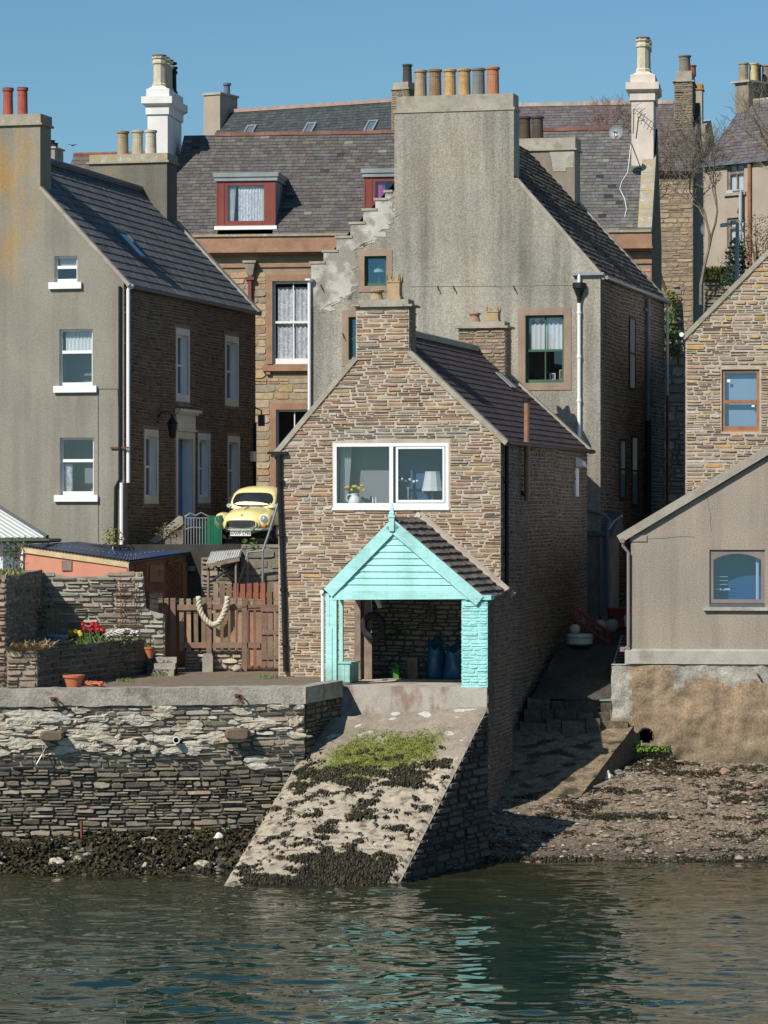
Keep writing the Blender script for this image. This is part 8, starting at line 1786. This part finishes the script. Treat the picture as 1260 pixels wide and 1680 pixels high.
bare_tree('bare reddish twig tree rising behind the right white chimney', P(1024, 330, 78.5), 4.9, .06, .42, random.Random(12), (-.05, 0, 0), ((.22, .13, .09), (.18, .11, .08)), depth=7)
bare_tree('bare olive twigged tree above the rubble gable roof', P(1325, 500, 74.0), 7.6, .09, .55, random.Random(21), (-.25, 0, 0), ((.20, .17, .09), (.17, .14, .08)), depth=7)
c = P(1240, 395, 78.0); t = thing('budding_shrub', 'brown budding shrub above the rubble gable roof', 'shrub', WF, c - Vector((0, 0, 2.2))); mb = MB()
for k in range(26): e = c + Vector((rng.uniform(-.9, 1.2), rng.uniform(-.4, .4), rng.uniform(-.6, 1.0))); mb.tube([c - Vector((-.2, 0, 2.2)), c.lerp(e, .5) - Vector((0, 0, .5)), e], .03, 4, 0, (.16, .12, .08), r1=.01)
mb.build('stem', M['bark'], t); mb = MB(); leaves(mb, c + Vector((.25, 0, .1)), (1.0, .5, 1.0), 900, .05, rng, [(.20, .13, .07), (.16, .11, .05), (.14, .13, .05), (.24, .16, .09)]); mb.build('foliage', M['leaves'], t)
c = P(1208, 432, 77.0); t = thing('conifer', 'dark green conifer at the foot of the street lamp', 'tree', WF, c - Vector((0, 0, 1.2))); mb = MB(); mb.tube([c - Vector((0, 0, 1.2)), c + Vector((0, 0, .9))], .08, 6, 0, (.10, .07, .05)); mb.build('trunk', M['bark'], t); mb = MB()
for k in range(9):
    z = -.7 + k * .2; rr_ = .85 - k * .075
    for j in range(9):
        an = j * .698 + k * .4; e = c + Vector((math.cos(an) * rr_, math.sin(an) * rr_ * .7, z - .12))
        for q in range(16): f = rng.uniform(.2, 1); leaves(mb, c + Vector((0, 0, z)) * 1.0 + (e - c - Vector((0, 0, z))) * f if 0 else Vector((lerp(c.x, e.x, f), lerp(c.y, e.y, f), lerp(c.z + z, e.z, f))), (.06, .06, .05), 1, .07, rng, [(.025, .055, .03), (.035, .07, .035), (.02, .04, .025)])
mb.build('crown', M['leaves'], t)
# overhead tree behind the camera's left shoulder is out of frame; a gull in the sky
c = P(119, 238.5, 70.0); B0 = Vector((0, 0, 0)); mb = MB(); mb.blob(c, (.10, .05, .05), rng, 0, (.5, .5, .5), 1, .1)
for s in (-1, 1): mb.add([c + Vector((.04 * s, 0, .03)), c + Vector((.2 * s, -.03, .09)), c + Vector((.36 * s, .02, .02)), c + Vector((.2 * s, .06, .06)), c + Vector((.04 * s, .06, .02))], [(0, 1, 2, 3, 4)])
mb.hexa([c + Vector(v) for v in ((.09, -.02, -.02), (.15, -.015, -.01), (.15, .015, -.01), (.09, .02, -.02), (.09, -.02, .03), (.15, -.01, .015), (.15, .01, .015), (.09, .02, .03))])
mb.V = [tuple(c + (Vector(v) - c) * .55) for v in mb.V]
solo(mb, 'bird', M['blackpaint'], 'small dark bird flying above the roofs', 'bird')
# ============================================================ camera, light, sky
cam = bpy.data.cameras.new('camera'); co = bpy.data.objects.new('camera', cam); C.objects.link(co)
co.location = CAM; co.rotation_euler = (rad(90), 0, 0)
cam.sensor_fit = 'VERTICAL'; cam.sensor_height = 36.0; cam.lens = 5500.0 / 1680 * 36.0
cam.shift_y = (CY - 840) / 1680.0; cam.clip_end = 3000; cam.clip_start = .5
bpy.context.scene.camera = co
sun_to = Vector((-.99, -1.14, 1.30)).normalized()
sl = bpy.data.lights.new('sun', 'SUN'); sl.energy = 5.0; sl.angle = rad(.5); sl.color = (1, .945, .86)
so = bpy.data.objects.new('sun', sl); C.objects.link(so); so.rotation_euler = sun_to.to_track_quat('Z', 'Y').to_euler(); so.location = (-20, -20, 40)
w = bpy.data.worlds.new('World'); bpy.context.scene.world = w; w.use_nodes = True
N = NT(w); bg = N.n['Background']
sky = N('ShaderNodeTexSky', sky_type='NISHITA', sun_disc=False)
sky.sun_elevation = math.asin(sun_to.z); sky.sun_rotation = math.atan2(sun_to.x, sun_to.y)
sky.altitude = 0; sky.air_density = 1.0; sky.dust_density = .3; sky.ozone_density = 3.0
N.l.new(N.mix(1.0, sky.outputs[0], (.84, 1.17, 1.30, 1), 'MULTIPLY'), bg.inputs[0]); bg.inputs[1].default_value = .066
vs_ = bpy.context.scene.view_settings; vs_.view_transform = 'Standard'; vs_.look = 'None'; vs_.exposure = 0.04; vs_.gamma = 1.0
bpy.context.scene.cycles.max_bounces = 6; bpy.context.scene.cycles.transparent_max_bounces = 8
